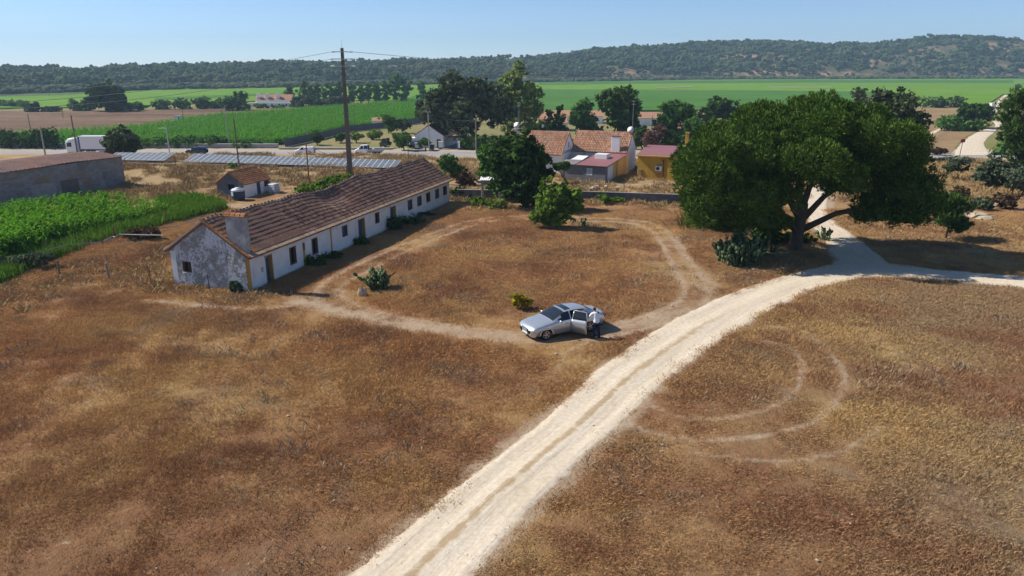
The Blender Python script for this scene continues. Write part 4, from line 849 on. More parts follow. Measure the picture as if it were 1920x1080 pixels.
# ---- boundary wall across the yard
def wall_line(name, pts, h, th, mat, label, cope=None, z=None):
    w_ = empty(name, pts[0], 0, label, 'wall'); o = Vector(pts[0]); mb = MB(); mc = MB()
    for a, b in zip(pts[:-1], pts[1:]):
        a, b = Vector(a), Vector(b); d = (b - a).normalized(); s_ = Vector((-d.y, d.x, 0)); m_ = Matrix(((d.x, s_.x, 0, a.x - o.x), (d.y, s_.y, 0, a.y - o.y), (d.z, 0, 1, a.z - o.z), (0, 0, 0, 1)))
        L = (b - a).length; mb.box((0, 0, -.4), (L - .003, th, h), m_); mc.box((0, -.03, h + .002), (L - .003, th + .03, h + .07), m_)
    mb.build('wall_body', mat, w_); mc.build('coping', cope or 'concrete', w_); return w_
wp = [G(848, 373), G(900, 374), G(1090, 377), G(1180, 380), G(1292, 384), G(1420, 388)]
wall_line('boundary_wall', wp, 1.02, .2, 'old_wall', 'low weathered grey wall between the yard and the houses')

# ---- roadside wall, net fence, white house with veranda
pl = lambda x_, y_: Vector((x_, y_, PLAIN))
wall_line('roadside_wall', [pl(-170 + 0, 176.5), pl(-110, 175.6), pl(-56, 174.8)], 1.0, .25, 'concrete', 'long pale concrete wall along the far side of the road', 'white_sheet')
wall_line('roadside_kerb_wall', [pl(-55, 172.0), pl(-28, 171.6)], .45, .25, 'verge', 'low pale kerb wall behind the white van and pickup', 'white_sheet')
nf = [G(535, 276), G(600, 262), G(650, 248), G(700, 243), G(790, 231)]
nfe = empty('net_fence', nf[0], 0, 'dark grey shade net fence running up beside the maize', 'fence'); mb = MB(); v = []; f = []
for i, p in enumerate(nf):
    v += [p - nf[0] + Vector((0, 0, .05)), p - nf[0] + Vector((0, 0, 1.9))]
    if i: f.append((2 * i - 2, 2 * i, 2 * i + 1, 2 * i - 1))
mb.add(v, f); nn = mb.build('net', 'net', nfe); nn.modifiers.new('thick', 'SOLIDIFY').thickness = .02
for i in range(len(nf) - 1):
    for k in range(3):
        p = nf[i].lerp(nf[i + 1], k / 3) - nf[0]; mb = MB(); mb.tube([p + Vector((0, -.06, -.2)), p + Vector((0, -.06, 2.05))], .05, 6); mb.build('post', 'wood_post', nfe)
WHO = G(779, 277); wu = Vector((.985, -.17, 0)).normalized(); wv = Vector((.30, .954, 0)).normalized()
wv = Vector((-wu.y, wu.x, 0)); wc = Vector((wu.x * .86 + wv.x * .51, wu.y * .86 + wv.y * .51, 0))
whh, WP_ = gabled('veranda_house', WHO + wu * 7.0, wv, -wu, 17.0, 7.0, 3.0, 5.3, 'white house with brown tiled roof under the big dark oak', 'house_white', 'old_tile', .3, .45, .2, gholes=[(.35, 1.35, -.05, 2.1)])
mb = MB(); mb.prism([(.66, -.05), (1.64, -.05), (1.64, 2.08), (.66, 2.08)], .1, .14, lambda b, z, d: WP_(d, b, z)); mb.build('door', 'brown_frame', whh)
mb = MB(); mb.box((-.02, -3.6, 2.45), (11, -.35, 2.52), frame(Vector(), wv, -wu) @ Matrix.Rotation(R(0), 4, 'X')); mb.build('veranda_roof', 'orange_tile', whh)
for k in (0.2, 3.4, 6.6):
    mb = MB(); mb.box((k, -3.5, -.2), (k + .25, -3.25, 2.44), frame(Vector(), wv, -wu)); mb.build('veranda_post', 'house_white', whh)
mb = MB(); mb.box((-.0, 7.02, -.3), (3.0, 8.8, 2.3), frame(Vector(), wv, -wu)); mb.build('annex', 'house_white', whh)
def pillar(px, py, w_, h, label):
    p = G(px, py); e = empty('gate_pillar', p, 0, label, 'pillar', 'white and blue pillars by the road gate'); mb = MB(); mb.box((-w_ / 2, -.25, .452), (w_ / 2, .25, h)); mb.build('shaft', 'house_white', e); mb = MB(); mb.box((-w_ / 2 - .02, -.27, -.2), (w_ / 2 + .02, .27, .45)); mb.build('base', 'blue_trim', e); mb = MB(); mb.box((-w_ / 2 - .06, -.31, h + .002), (w_ / 2 + .06, .31, h + .1)); mb.build('cap', 'house_white', e)
pillar(783, 280, 1.2, 1.45, 'broad white pillar with blue foot beside the green waste bin')
pillar(826, 280, .9, 1.75, 'white pillar with blue foot next to the iron gate')
pillar(861, 281, .38, 1.9, 'slim white pillar with pale blue foot at the hedge end')
pillar(889, 281, .55, 1.35, 'short white pillar with blue foot in front of the hedge')
ga, gb = G(831, 280), G(859, 281); gt = empty('iron_gate', ga, math.atan2(gb.y - ga.y, gb.x - ga.x), 'dark blue iron gate between the white pillars', 'gate'); gL = (gb - ga).length
mb = MB(); mb.tube([(0, 0, .1), (0, 0, 1.5), (gL, 0, 1.5), (gL, 0, .1), (0, 0, .1)], .03, 5); mb.build('frame', 'blue_trim', gt)
for k in range(1, 14):
    mb = MB(); mb.tube([(gL * k / 14, 0, .1), (gL * k / 14, 0, 1.5)], .014, 4); mb.build('bar', 'blue_trim', gt)
bp = G(809, 281); bn = empty('waste_container', bp, R(-4), 'big green waste container on wheels by the roadside', 'waste container')
mb = MB(); mb.prism([(-.55, .15), (.55, .15), (.68, 1.05), (-.68, 1.05)], -.5, .5, lambda a, z, d: (a, d, z)); mb.build('body', 'bin_green', bn)
mb = MB(); mb.prism([(-.70, 1.052), (.70, 1.052), (.6, 1.22), (-.6, 1.22)], -.52, .52, lambda a, z, d: (a, d, z)); mb.build('lid', 'bin_green', bn)
for a_ in (-.45, .45):
    for b_ in (-.4, .4): mb = MB(); mb.lathe([(.1, -.03), (.1, .03)], 10, Matrix.Translation((a_, b_, .1)) @ Matrix.Rotation(R(90), 4, 'X')); mb.build('wheel', 'rubber', bn)
mp_ = G(799, 280); mr = empty('traffic_mirror', mp_, 0, 'round red rimmed traffic mirror on a post by the white house', 'mirror')
mb = MB(); mb.tube([(0, 0, -.1), (0, 0, 1.5)], .04, 6); mb.build('post', 'grey_metal', mr); mb = MB(); mb.lathe([(.36, 0), (.38, .05), (.30, .055)], 20, Matrix.Translation((0, -.05, 1.75)) @ Matrix.Rotation(R(90), 4, 'X')); mb.build('rim', 'sign_red', mr); mb = MB(); mb.lathe([(.29, .0), (.2, .03), (.05, .045)], 18, Matrix.Translation((0, -.105, 1.75)) @ Matrix.Rotation(R(90), 4, 'X')); mb.build('glass', 'white_metal', mr)
# small red roofed hut among the fruit trees
hut, _p = gabled('garden_hut', G(698, 238), Vector((1, -.05, 0)).normalized(), Vector((.05, 1, 0)).normalized(), 3.4, 2.6, 2.0, 2.9, 'tiny hut with red roof behind the fruit trees', 'house_white', 'orange_tile', tiles=False, cat='hut')
# ---- farmhouse far across the maize
FO = G(480, 200); fu = Vector((1, .10, 0)).normalized(); fv = Vector((-.10, 1, 0)).normalized()
fh, FP_ = gabled('distant_farmhouse', FO, fu, fv, 17.5, 7.5, 3.0, 5.6, 'far white farmhouse with three broad chimneys and orange roof', 'house_white', 'orange_tile', tiles=False)
for a_ in (.4, 4.6, 9.7):
    mb = MB(); mb.cbox((a_, 1.0, 2.5), (a_ + 1.7, 2.2, 6.0), .05, frame(Vector(), fu, fv)); mb.build('chimney', 'house_white', fh)
mb = MB(); mb.box((-2.5, -2.2, -.3), (18.5, -.02, 1.9), frame(Vector(), fu, fv)); mb.build('annex', 'house_white', fh)
for k in range(5):
    mb = MB(); mb.box((1 + k * 3.4, -2.24, .4), (1.8 + k * 3.4, -2.205, 1.4), frame(Vector(), fu, fv)); mb.build('window', 'dark_glass', fh)
# ---- long orange roofed sheds behind the village trees
for (px0, py0, L, lab, rot_) in ((1010, 232, 22, 'long orange roofed barn seen behind the tall poplar', .0), (1188, 236, 19, 'long red roofed barn with white eave behind the chimney house', .02), (1296, 232, 9, 'orange gabled barn end beside the dark round tree', .0), (1008, 246, 9, 'small orange roof low behind the dark cypress', .0), (1236, 262, 8, 'orange roof in the shade behind the pink shrub', .0)):
    p = G(px0, py0); u_ = Vector((1, rot_, 0)).normalized(); v_ = Vector((-rot_, 1, 0)).normalized()
    b_, _q = gabled('barn', p, u_, v_, L, 8.0, 2.6, 4.2, lab, 'house_white', 'orange_tile', .4, .6, .3, tiles=False, cat='barn')
# white kiosk shed in the ploughed field, distant buildings at the hill foot
kp = G(328, 228); k_ = empty('pump_house', kp, 0, 'tiny white pump house at the edge of the ploughed field', 'pump house'); mb = MB(); mb.box((-.2, 0, -.2), (2.1, 2, 1.9)); mb.build('wall', 'house_white', k_); mb = MB(); mb.box((1.2, -.02, 0), (1.9, -.001, 1.5)); mb.build('door', 'blue_trim', k_); mb = MB(); mb.box((-.3, -.1, 1.902), (2.2, 2.1, 2.05)); mb.build('roof', 'concrete', k_); mb = MB(); mb.box((-2.2, -.5, -.2), (-.25, 1.0, .5)); mb.build('basin', 'house_white', k_)
for k, (px0, L, dz) in enumerate(((488, 14, 3), (520, 30, 6), (533, 16, 5), (596, 10, 2))):
    p = G(px0, 153.0); e = empty('distant_house', (p.x, p.y + 40, PLAIN + dz), 0, ('white house at the hill foot, first of four from the left', 'widest white house at the foot of the wooded hill', 'white house touching the widest one at the hill foot', 'small white house at the hill foot just left of the tall pole')[k], 'house', 'white houses at the foot of the hill')
    mb = MB(); mb.box((0, 0, -8), (L, 9, 5)); mb.build('wall', 'house_white', e); mb = MB(); mb.prism([(-.5, 5.002), (9.5, 5.002), (4.5, 7)], -.4, L + .4, lambda b, z, d: (d, b, z)); mb.build('roof', 'orange_tile', e)
    for j in range(int(L / 4)): mb = MB(); mb.box((1 + j * 4, -.05, 1.5), (2.2 + j * 4, -.001, 3.2)); mb.build('window', 'dark_glass', e)

# ================================================================ vehicles and person
def car_loft(st, ns=44):                          # st: x, zbot, w_sill, w_mid, z_mid, w_belt, z_belt, w_top, z_top, z_mid_top -> sampled grid
    st = sorted(st); X_ = np.array([s[0] for s in st]); A = np.array([s[1:] for s in st]); xs_ = np.linspace(X_[0], X_[-1], ns); out = []
    for xx in xs_:
        zb, ws, wm, zm, wb, zbelt, wt, zt, zc = [np.interp(xx, X_, A[:, k]) for k in range(9)]
        out.append([(0, zb), (ws * .9, zb), (ws, zb + .05), (wm, zm), (wm * .995, (zm + zbelt) / 2 + .03), (wb, zbelt), (wb * .45 + wt * .55, zbelt * .45 + zt * .55), (wt, zt), (wt * .8, zt + (zc - zt) * .55), (wt * .45, zt + (zc - zt) * .88), (0, zc)])
    return xs_, np.array(out)
def wheel(parent, x_, y_, r, w_, side, spokes=5, rimmat='rim_metal'):
    e_ = MB(); m_ = Matrix.Translation((x_, y_, r)) @ Matrix.Rotation(R(-90 * side), 4, 'X')
    e_.lathe([(r * .62, -w_ * .5), (r * .93, -w_ * .5), (r, -w_ * .3), (r, w_ * .3), (r * .93, w_ * .5), (r * .64, w_ * .5), (r * .62, w_ * .3)], 22, m_); ty = e_.build('wheel', 'rubber', parent, True)
    rm = MB(); rm.lathe([(r * .66, w_ * .30), (r * .66, w_ * .505), (r * .60, w_ * .505), (r * .58, w_ * .32)], 20, m_, False); rm.lathe([(r * .12, w_ * .30), (r * .12, w_ * .46)], 10, m_)
    for k in range(spokes):
        a = 2 * math.pi * k / spokes; q = m_ @ Matrix.Rotation(a, 4, 'Z'); rm.box((r * .08, -r * .085, w_ * .36), (r * .62, r * .085, w_ * .47), q)
    rm.build('rim', rimmat, ty); return ty
def split_car(root, xs_, grid, paint, groups):    # groups(x, j, side) -> part name or None to leave a hole
    bins = {}; n, m = grid.shape[:2]
    for side in (1, -1):
        for i in range(n - 1):
            for j in range(m - 1):
                g = groups((xs_[i] + xs_[i + 1]) / 2, j, side)
                if g is None: continue
                mb = bins.setdefault(g, {}); f = []
                for (a, b) in ((i, j), (i + 1, j), (i + 1, j + 1), (i, j + 1)):
                    key = (a, b, side if grid[a, b][0] > 1e-6 else 0)
                    if key not in mb: mb[key] = (len(mb), (xs_[a], grid[a, b][0] * side, grid[a, b][1]))
                    f.append(mb[key][0])
                bins.setdefault(g + '#f', []).append(tuple(f if side < 0 else reversed(f)))
    objs = {}
    for g in [k for k in bins if not k.endswith('#f')]:
        q = MB(); q.v = [v for _, v in sorted(bins[g].values(), key=lambda t: t[0])]; q.f = bins[g + '#f']; nm, mt = g.split('|')
        if nm != 'side_window': objs[g] = q.build(nm, mt or paint, root, True); continue
        par = list(range(len(q.v)))                # every window pane its own part
        def find(i):
            while par[i] != i: par[i] = par[par[i]]; i = par[i]
            return i
        for f in q.f:
            for i in f[1:]: par[find(i)] = find(f[0])
        for r_ in sorted({find(f[0]) for f in q.f}):
            fs = [f for f in q.f if find(f[0]) == r_]; ids = sorted({i for f in fs for i in f}); mp = {i: k for k, i in enumerate(ids)}; w_ = MB(); w_.v = [q.v[i] for i in ids]; w_.f = [tuple(mp[i] for i in f) for f in fs]; w_.build(nm, mt, root, True)
    return objs
E87 = [(2.27, .36, .50, .60, .52, .52, .60, .40, .62, .645), (2.22, .24, .64, .74, .52, .66, .66, .52, .69, .72), (2.05, .20, .76, .85, .55, .78, .75, .62, .785, .815), (1.5, .20, .80, .90, .60, .84, .86, .68, .90, .93), (.98, .20, .82, .91, .62, .86, .925, .72, .965, 1.0), (.18, .20, .82, .91, .62, .865, .95, .60, 1.345, 1.405), (-.45, .20, .82, .91, .62, .865, .965, .62, 1.385, 1.45), (-1.05, .20, .82, .91, .62, .865, .975, .60, 1.345, 1.415), (-1.35, .20, .82, .905, .62, .86, .98, .60, 1.27, 1.34), (-1.98, .22, .80, .90, .62, .83, .98, .66, 1.01, 1.045), (-2.30, .26, .76, .87, .62, .79, .95, .62, .985, 1.01), (-2.50, .34, .66, .78, .62, .70, .88, .55, .94, .965), (-2.55, .42, .56, .66, .62, .58, .80, .48, .86, .88)]
cx = Vector((1.73, 36.38, 0)).lerp(Vector((4.42, 37.85, 0)), .5) + Vector((-.48, .88, 0)) * .80; head = math.atan2(-.482, -.879)
car = empty('silver_car', (cx.x, cx.y, float(T(cx.x, cx.y))), head, 'silver saloon car with its rear door open beside the dirt road', 'car')
xs_, grid = car_loft(E87, 66)
DR0, DR1 = -1.12, -.14                             # rear door opening along the car
def grp(x_, j, side):
    arch = any(abs(x_ - wx) < .37 for wx in (1.42, -1.43))
    if j in (2,) and arch: return None
    if arch and j in (0, 1) and j == 1: return None
    if side > 0 and DR0 < x_ < DR1 and j in (2, 3, 4, 5, 6): return None
    if j in (5, 6) and -1.30 < x_ < .66 and not (-.20 < x_ < -.08) and (j == 5 or -1.12 < x_ < .40): return 'side_window|car_glass'
    if j in (7, 8, 9) and .22 < x_ < .96: return 'windscreen|car_glass'
    if j in (7, 8, 9) and -1.94 < x_ < -1.38: return 'rear_window|car_glass'
    if j in (9,) and -.34 < x_ < .02: return 'sunroof|car_glass'
    if j in (8,) and -.34 < x_ < .02: return 'sunroof|car_glass'
    return 'body|silver'
split_car(car, xs_, grid, 'silver', grp)
mb = MB(); mb.box((-2.3, -.78, .205), (2.0, .78, .30)); mb.box((-1.2, -.80, .30), (.9, -.74, .9)); mb.box((.75, -.78, .30), (.85, .78, .92)); mb.box((-1.30, -.78, .30), (-1.22, .78, .95)); mb.build('cabin_floor', 'black_part', car)
for k, (x_, y_) in enumerate(((.05, .38), (.05, -.38))):
    mb = MB(); mb.cbox((x_ - .25, y_ - .25, .32), (x_ + .28, y_ + .25, .60), .06); mb.cbox((x_ - .38, y_ - .24, .50), (x_ - .22, y_ + .24, 1.16), .06); mb.build('front_seat', 'black_part', car)
mb = MB(); mb.cbox((-1.08, -.66, .32), (-.58, .66, .60), .07); mb.cbox((-1.22, -.66, .45), (-1.04, .66, 1.12), .07); mb.build('rear_seat', 'black_part', car)
# wheel arch liners and wheels
for wx in (1.42, -1.43):
    for sd in (1, -1):
        mb = MB(); v = []; f = []
        for i in range(13):
            a = math.pi * (i / 12); 
            for yy in (.60, .885): v.append((wx + math.cos(a) * .375, yy * sd, .33 + math.sin(a) * .345))
            if i: f.append((2 * i - 2, 2 * i - 1, 2 * i + 1, 2 * i))
        mb.add(v, f); mb.box((wx - .36, min(.58 * sd, .6 * sd), .2), (wx + .36, max(.58 * sd, .6 * sd), .66)); mb.build('wheel_arch', 'black_part', car); wheel(car, wx, .79 * sd, .325, .22, sd)
        # painted fender lip above the wheel
        mb = MB(); v = []; f = []; 
        for i in range(13):
            a = math.pi * (i / 12); top = .66 + .03
            for rr_, yy in ((.372, .905), (.46, .90)):
                v.append((wx + math.cos(a) * rr_, yy * sd, .33 + math.sin(a) * rr_ * (.94 if rr_ < .4 else .90)))
            if i: f.append((2 * i - 2, 2 * i - 1, 2 * i + 1, 2 * i))
        mb.add(v, f); mb.build('fender', 'silver', car, True)
# rear door swung out on its front hinge
dj = [i for i in range(len(xs_)) if DR0 - .01 < xs_[i] < DR1 + .03]; hx_, hy_ = xs_[dj[-1]], .90
dv = MB(); dg = MB(); hm = Matrix.Translation((hx_, hy_, 0)) @ Matrix.Rotation(R(-58), 4, 'Z') @ Matrix.Translation((-hx_, -hy_, 0))
def door_grid(js, mbx, inset):
    k = {}
    for i in dj:
        for j in js + [js[-1] + 1]: k[(i, j)] = len(mbx.v); mbx.v.append(tuple(hm @ Vector((xs_[i], grid[i, j][0] - inset, grid[i, j][1]))))
    for i in dj[:-1]:
        for j in js: mbx.f.append((k[(i, j)], k[(i, j + 1)], k[(i + 1, j + 1)], k[(i + 1, j)]))
door_grid([2, 3, 4], dv, 0); dr = dv.build('rear_door', 'silver', car, True); sm = dr.modifiers.new('thick', 'SOLIDIFY'); sm.thickness = .09; sm.offset = 1
door_grid([5, 6], dg, .02); dgo = dg.build('window', 'car_glass', dr, True); sm = dgo.modifiers.new('thick', 'SOLIDIFY'); sm.thickness = .01
mb = MB(); fr = [hm @ Vector((xs_[dj[0]], grid[dj[0], 5][0] - .01, grid[dj[0], 5][1]))] + [hm @ Vector((xs_[i], grid[i, 7][0] - .005, grid[i, 7][1])) for i in dj[2:]] + [hm @ Vector((xs_[dj[-1]], grid[dj[-1], 5][0] - .01, grid[dj[-1], 5][1]))]; mb.tube(fr, .032, 6); mb.build('window_frame', 'silver', dr, True)
mb = MB(); mb.tube([hm @ Vector((DR0 + .14, .92, .80)), hm @ Vector((DR0 + .30, .925, .80))], .022, 6); mb.build('handle', 'silver', dr)
for sd in (1, -1):
    mb = MB(); mb.tube([(.10, .915 * sd, .80), (.26, .92 * sd, .80)], .02, 6); mb.build('handle', 'silver', car)
    mb = MB(); mb.lathe([(.02, -.10), (.085, -.06), (.10, 0), (.085, .06), (.02, .10)], 12, Matrix.Translation((.60, 1.0 * sd, .97)) @ Matrix.Diagonal((.7, 1.15, .75, 1)) @ Matrix.Rotation(R(90), 4, 'X')); mb.build('wing_mirror', 'silver', car, True)
    for (x_, y_, r_) in ((2.185, .60, .115), (2.235, .41, .085)):
        mb = MB(); mb.lathe([(r_, -.05), (r_, .02), (r_ * .75, .055), (r_ * .2, .07)], 18, Matrix.Translation((x_ - .03, y_ * sd, .60)) @ Matrix.Rotation(R(28 * sd), 4, 'Z') @ Matrix.Rotation(R(72), 4, 'Y')); mb.build('headlight', 'lamp_glass', car, True)
    mb = MB(); mb.prism([(-2.30, .70), (-2.52, .70), (-2.54, .86), (-2.25, .93)], .60, .835, lambda a, z, d: (a + (d - .6) * .35, d * sd, z)); mb.build('tail_light', 'red_glass', car)
mb = MB(); mb.prism([(2.262, .46), (2.285, .48), (2.262, .64), (2.235, .65)], -.27, .27, lambda a, z, d: (a + .01, d, z)); gq = mb.build('grille', 'black_part', car)
for z_ in (.50, .545, .59): mb = MB(); mb.tube([(2.296 - (z_ - .48) * .12, -.25, z_), (2.296 - (z_ - .48) * .12, .25, z_)], .011, 5); mb.build('slat', 'rim_metal', gq)
mb = MB(); mb.box((2.245, -.26, .33), (2.285, .26, .42)); mb.build('number_plate', 'white_metal', car)
mb = MB(); mb.box((2.12, -.32, .235), (2.222, .32, .285)); mb.build('air_intake', 'black_part', car)

# ---- person leaning at the open rear door
ppos = Vector((4.60, 36.80, 0)); ppos.z = float(T(ppos.x, ppos.y))
person = empty('person', ppos, 0, 'person in white shirt and dark blue jeans leaning into the open rear door', 'person')
toward = Vector((-.45, .89, 0)).normalized(); sidev = Vector((toward.y, -toward.x, 0))
def pj(f, s_, z): v = toward * f + sidev * s_; return (v.x, v.y, z)
J = {'pelvis': (pj(0, 0, .93), .135), 'spine': (pj(.06, 0, 1.10), .135), 'chest': (pj(.15, 0, 1.30), .155), 'neck': (pj(.22, 0, 1.46), .062), 'head': (pj(.27, 0, 1.58), .095), 'top': (pj(.27, 0, 1.69), .075)}
chain = [('pelvis', 'spine'), ('spine', 'chest'), ('chest', 'neck'), ('neck', 'head'), ('head', 'top')]
for s_, nm in ((-1, 'l'), (1, 'r')):
    J.update({nm + 'hip': (pj(0, .10 * s_, .88), .098), nm + 'knee': (pj(.05 - .05 * s_, .12 * s_, .48), .068), nm + 'ank': (pj(-.02 - .10 * s_, .13 * s_, .09), .045), nm + 'toe': (pj(.14 - .10 * s_, .15 * s_, .04), .04),
              nm + 'sho': (pj(.17, .20 * s_, 1.40), .062), nm + 'elb': (pj(.30 if s_ < 0 else .22, .30 * s_, 1.17), .046), nm + 'wri': (pj(.54 if s_ < 0 else .44, .24 * s_, 1.20 if s_ < 0 else 1.05), .032), nm + 'pal': (pj(.61 if s_ < 0 else .51, .22 * s_, 1.21 if s_ < 0 else 1.04), .034)})
    chain += [('pelvis', nm + 'hip'), (nm + 'hip', nm + 'knee'), (nm + 'knee', nm + 'ank'), (nm + 'ank', nm + 'toe'), ('chest', nm + 'sho'), (nm + 'sho', nm + 'elb'), (nm + 'elb', nm + 'wri'), (nm + 'wri', nm + 'pal')]
    b0 = Vector(J[nm + 'pal'][0]); fd = (b0 - Vector(J[nm + 'wri'][0])).normalized()
    for k in range(5):
        off = sidev * ((k - 2) * .017 * (1 if k else 1.6)); L1 = (.045, .06, .068, .062, .05)[k]
        J[nm + f'f{k}a'] = (tuple(b0 + off * .9 + fd * .02 + sidev * (-s_ * .02 if k == 0 else 0)), .0095); J[nm + f'f{k}b'] = (tuple(b0 + off * 1.2 + fd * L1 + Vector((0, 0, -.008)) + sidev * (-s_ * .025 if k == 0 else 0)), .0085); J[nm + f'f{k}c'] = (tuple(b0 + off * 1.25 + fd * (L1 + .022) + Vector((0, 0, -.028))), .0075)
        chain += [(nm + 'pal', nm + f'f{k}a'), (nm + f'f{k}a', nm + f'f{k}b'), (nm + f'f{k}b', nm + f'f{k}c')]
names = list(J); me = bpy.data.meshes.new('body'); me.from_pydata([J[k][0] for k in names], [(names.index(a), names.index(b)) for a, b in chain], [])
tmp = bpy.data.objects.new('body_skeleton', me); COL.objects.link(tmp); tmp.modifiers.new('skin', 'SKIN')
for k, sv in enumerate(me.skin_vertices[0].data): sv.radius = (J[names[k]][1],) * 2; sv.use_root = names[k] == 'pelvis'
sd_ = tmp.modifiers.new('sub', 'SUBSURF'); sd_.levels = sd_.render_levels = 2
dg_ = bpy.context.evaluated_depsgraph_get(); dg_.update(); bm_ = bpy.data.meshes.new_from_object(tmp.evaluated_get(dg_)); bpy.data.objects.remove(tmp)
bm_.materials.clear(); bm_.materials.append(M['skin']); bm_.polygons.foreach_set('use_smooth', [True] * len(bm_.polygons)); bm_.name = 'body'; body = link('body', bm_, person)
co = np.array([v.co[:] for v in bm_.vertices]); no = np.array([v.normal[:] for v in bm_.vertices]); cen = np.array([p.center[:] for p in bm_.polygons])
palms = [np.array(J[n_ + 'pal'][0]) for n_ in 'lr']; hand_d = np.minimum(*[np.linalg.norm(cen - p, axis=1) for p in palms])
def garment(name, mask, puff, mat):
    q = MB(); used = {}
    for i in np.where(mask)[0]:
        f = []
        for vi in bm_.polygons[i].vertices:
            if vi not in used: used[vi] = len(q.v); q.v.append(tuple(co[vi] + no[vi] * puff))
            f.append(used[vi])
        q.f.append(tuple(f))
    o = q.build(name, mat, person, True); sm = o.modifiers.new('thick', 'SOLIDIFY'); sm.thickness = .006; return o
garment('shirt', (cen[:, 2] > .92) & (cen[:, 2] < 1.46) & (hand_d > .13), .022, 'shirt')
garment('trousers', (cen[:, 2] > .10) & (cen[:, 2] < .97) & (hand_d > .13), .014, 'jeans')
garment('shoes', (cen[:, 2] < .105), .012, 'black_part')
hd = np.array(J['head'][0]); tw = np.array(toward); garment('hair', (cen[:, 2] > 1.56) & (((cen - hd) @ tw < .03) | (cen[:, 2] > 1.68)), .012, 'hair')
mb = MB(); hv_ = Vector(J['head'][0])
mb.lathe([(.012, -.03), (.016, 0), (.006, .025)], 8, Matrix.Translation(hv_ + toward * .098 + Vector((0, 0, -.01)))); mb.build('nose', 'skin', person, True)
for s_ in (-1, 1):
    mb = MB(); mb.lathe([(.004, -.008), (.011, 0), (.004, .008)], 8, Matrix.Translation(hv_ + toward * .088 + sidev * (.032 * s_) + Vector((0, 0, .02)))); mb.build('eye', 'black_part', person, True)
    mb = MB(); mb.lathe([(.008, -.03), (.018, 0), (.010, .03)], 8, Matrix.Translation(hv_ + sidev * (.095 * s_))); mb.build('ear', 'skin', person, True)
mb = MB(); mb.tube([hv_ + toward * .086 + sidev * -.022 + Vector((0, 0, -.045)), hv_ + toward * .090 + Vector((0, 0, -.047)), hv_ + toward * .086 + sidev * .022 + Vector((0, 0, -.045))], .006, 6); mb.build('mouth', 'van_pink', person)

# ---- vehicles on the road (lane centres)
LZ = PLAIN + .03
def road_pt(px, y_): p = AT(px, 285, y_); return Vector((p.x, y_ - .015 * p.x, LZ))
def simple_car(name, p, rz, label, cat, stations, wheels, paint, glass, r=.32, hw=.80, group=None):
    e = empty(name, p, rz, label, cat, group); xs2, gr2 = car_loft(stations, 40); split_car(e, xs2, gr2, paint, glass)
    for wx in wheels:
        for sd in (1, -1): wheel(e, wx, hw * sd, r, .22, sd)
    return e
SUV = [(2.3, .45, .5, .62, .6, .56, .75, .45, .78, .80), (2.15, .28, .72, .82, .6, .76, .90, .6, .93, .95), (1.1, .25, .80, .90, .65, .86, 1.02, .72, 1.06, 1.09), (.55, .25, .82, .91, .65, .87, 1.05, .64, 1.50, 1.56), (-.6, .25, .82, .91, .65, .87, 1.08, .66, 1.62, 1.68), (-1.9, .27, .80, .90, .65, .86, 1.10, .62, 1.56, 1.61), (-2.25, .3, .76, .86, .65, .82, 1.10, .58, 1.20, 1.24), (-2.32, .42, .66, .76, .65, .72, .95, .5, 1.0, 1.02)]
def gl_suv(x_, j, side):
    if j in (5, 6) and -2.0 < x_ < .75 and abs(x_ + .35) > .07 and abs(x_ + 1.35) > .06: return 'side_window|car_glass'
    if j in (7, 8, 9) and .60 < x_ < 1.05: return 'windscreen|car_glass'
    if j in (7, 8, 9) and -2.22 < x_ < -1.95: return 'rear_window|car_glass'
    return 'body|'
sv = simple_car('dark_estate_car', road_pt(365, 161.2), math.pi + .02, 'black estate car driving along the road', 'car', SUV, (1.4, -1.4), 'black_paint', gl_suv, .34)
for sd in (1, -1): mb = MB(); mb.cbox((2.12, min(.45 * sd, .72 * sd), .72), (2.24, max(.45 * sd, .72 * sd), .84), .02); mb.build('headlight', 'lamp_glass', sv)
VAN = [(2.15, .42, .5, .64, .6, .6, .80, .45, .84, .86), (2.0, .26, .74, .82, .6, .78, .96, .6, 1.0, 1.03), (1.35, .24, .80, .88, .65, .86, 1.12, .70, 1.18, 1.21), (.65, .24, .82, .90, .65, .87, 1.18, .68, 1.66, 1.74), (-.2, .24, .82, .90, .65, .88, 1.2, .72, 1.76, 1.84), (-1.9, .24, .82, .90, .65, .88, 1.2, .72, 1.74, 1.82), (-2.15, .28, .80, .87, .65, .85, 1.2, .70, 1.66, 1.74), (-2.2, .4, .72, .8, .65, .78, 1.1, .6, 1.5, 1.55)]
def gl_van(x_, j, side):
    if j in (5, 6) and .0 < x_ < .95 and (j == 5 or x_ < .75): return 'side_window|car_glass'
    if j in (7, 8, 9) and .72 < x_ < 1.3: return 'windscreen|car_glass'
    return 'body|'
vn_ = simple_car('delivery_van', road_pt(570, 160.6), math.pi + .02, 'small white delivery van with pink and blue stripes', 'van', VAN, (1.35, -1.35), 'white_paint', gl_van, .31)
for k, (x0, mt) in enumerate(((-.1, 'van_pink'), (-.5, 'van_blue'), (-1.15, 'van_red'))):
    mb = MB(); mb.prism([(x0 - .75, .75), (x0 - .45, .75), (x0 + .05, 1.55), (x0 - .25, 1.55)] if k < 2 else [(x0 - .6, .5), (x0 - .25, .5), (x0 + .1, .95), (x0 - .25, .95)], .895, .915, lambda a, z, d: (a, d - max(0, z - 1.18) * .20, z)); mb.build('stripe', mt, vn_)
mb = MB(); mb.box((.25, .9, .62), (1.0, .912, .74)); mb.build('lettering', 'logo_grey', vn_)
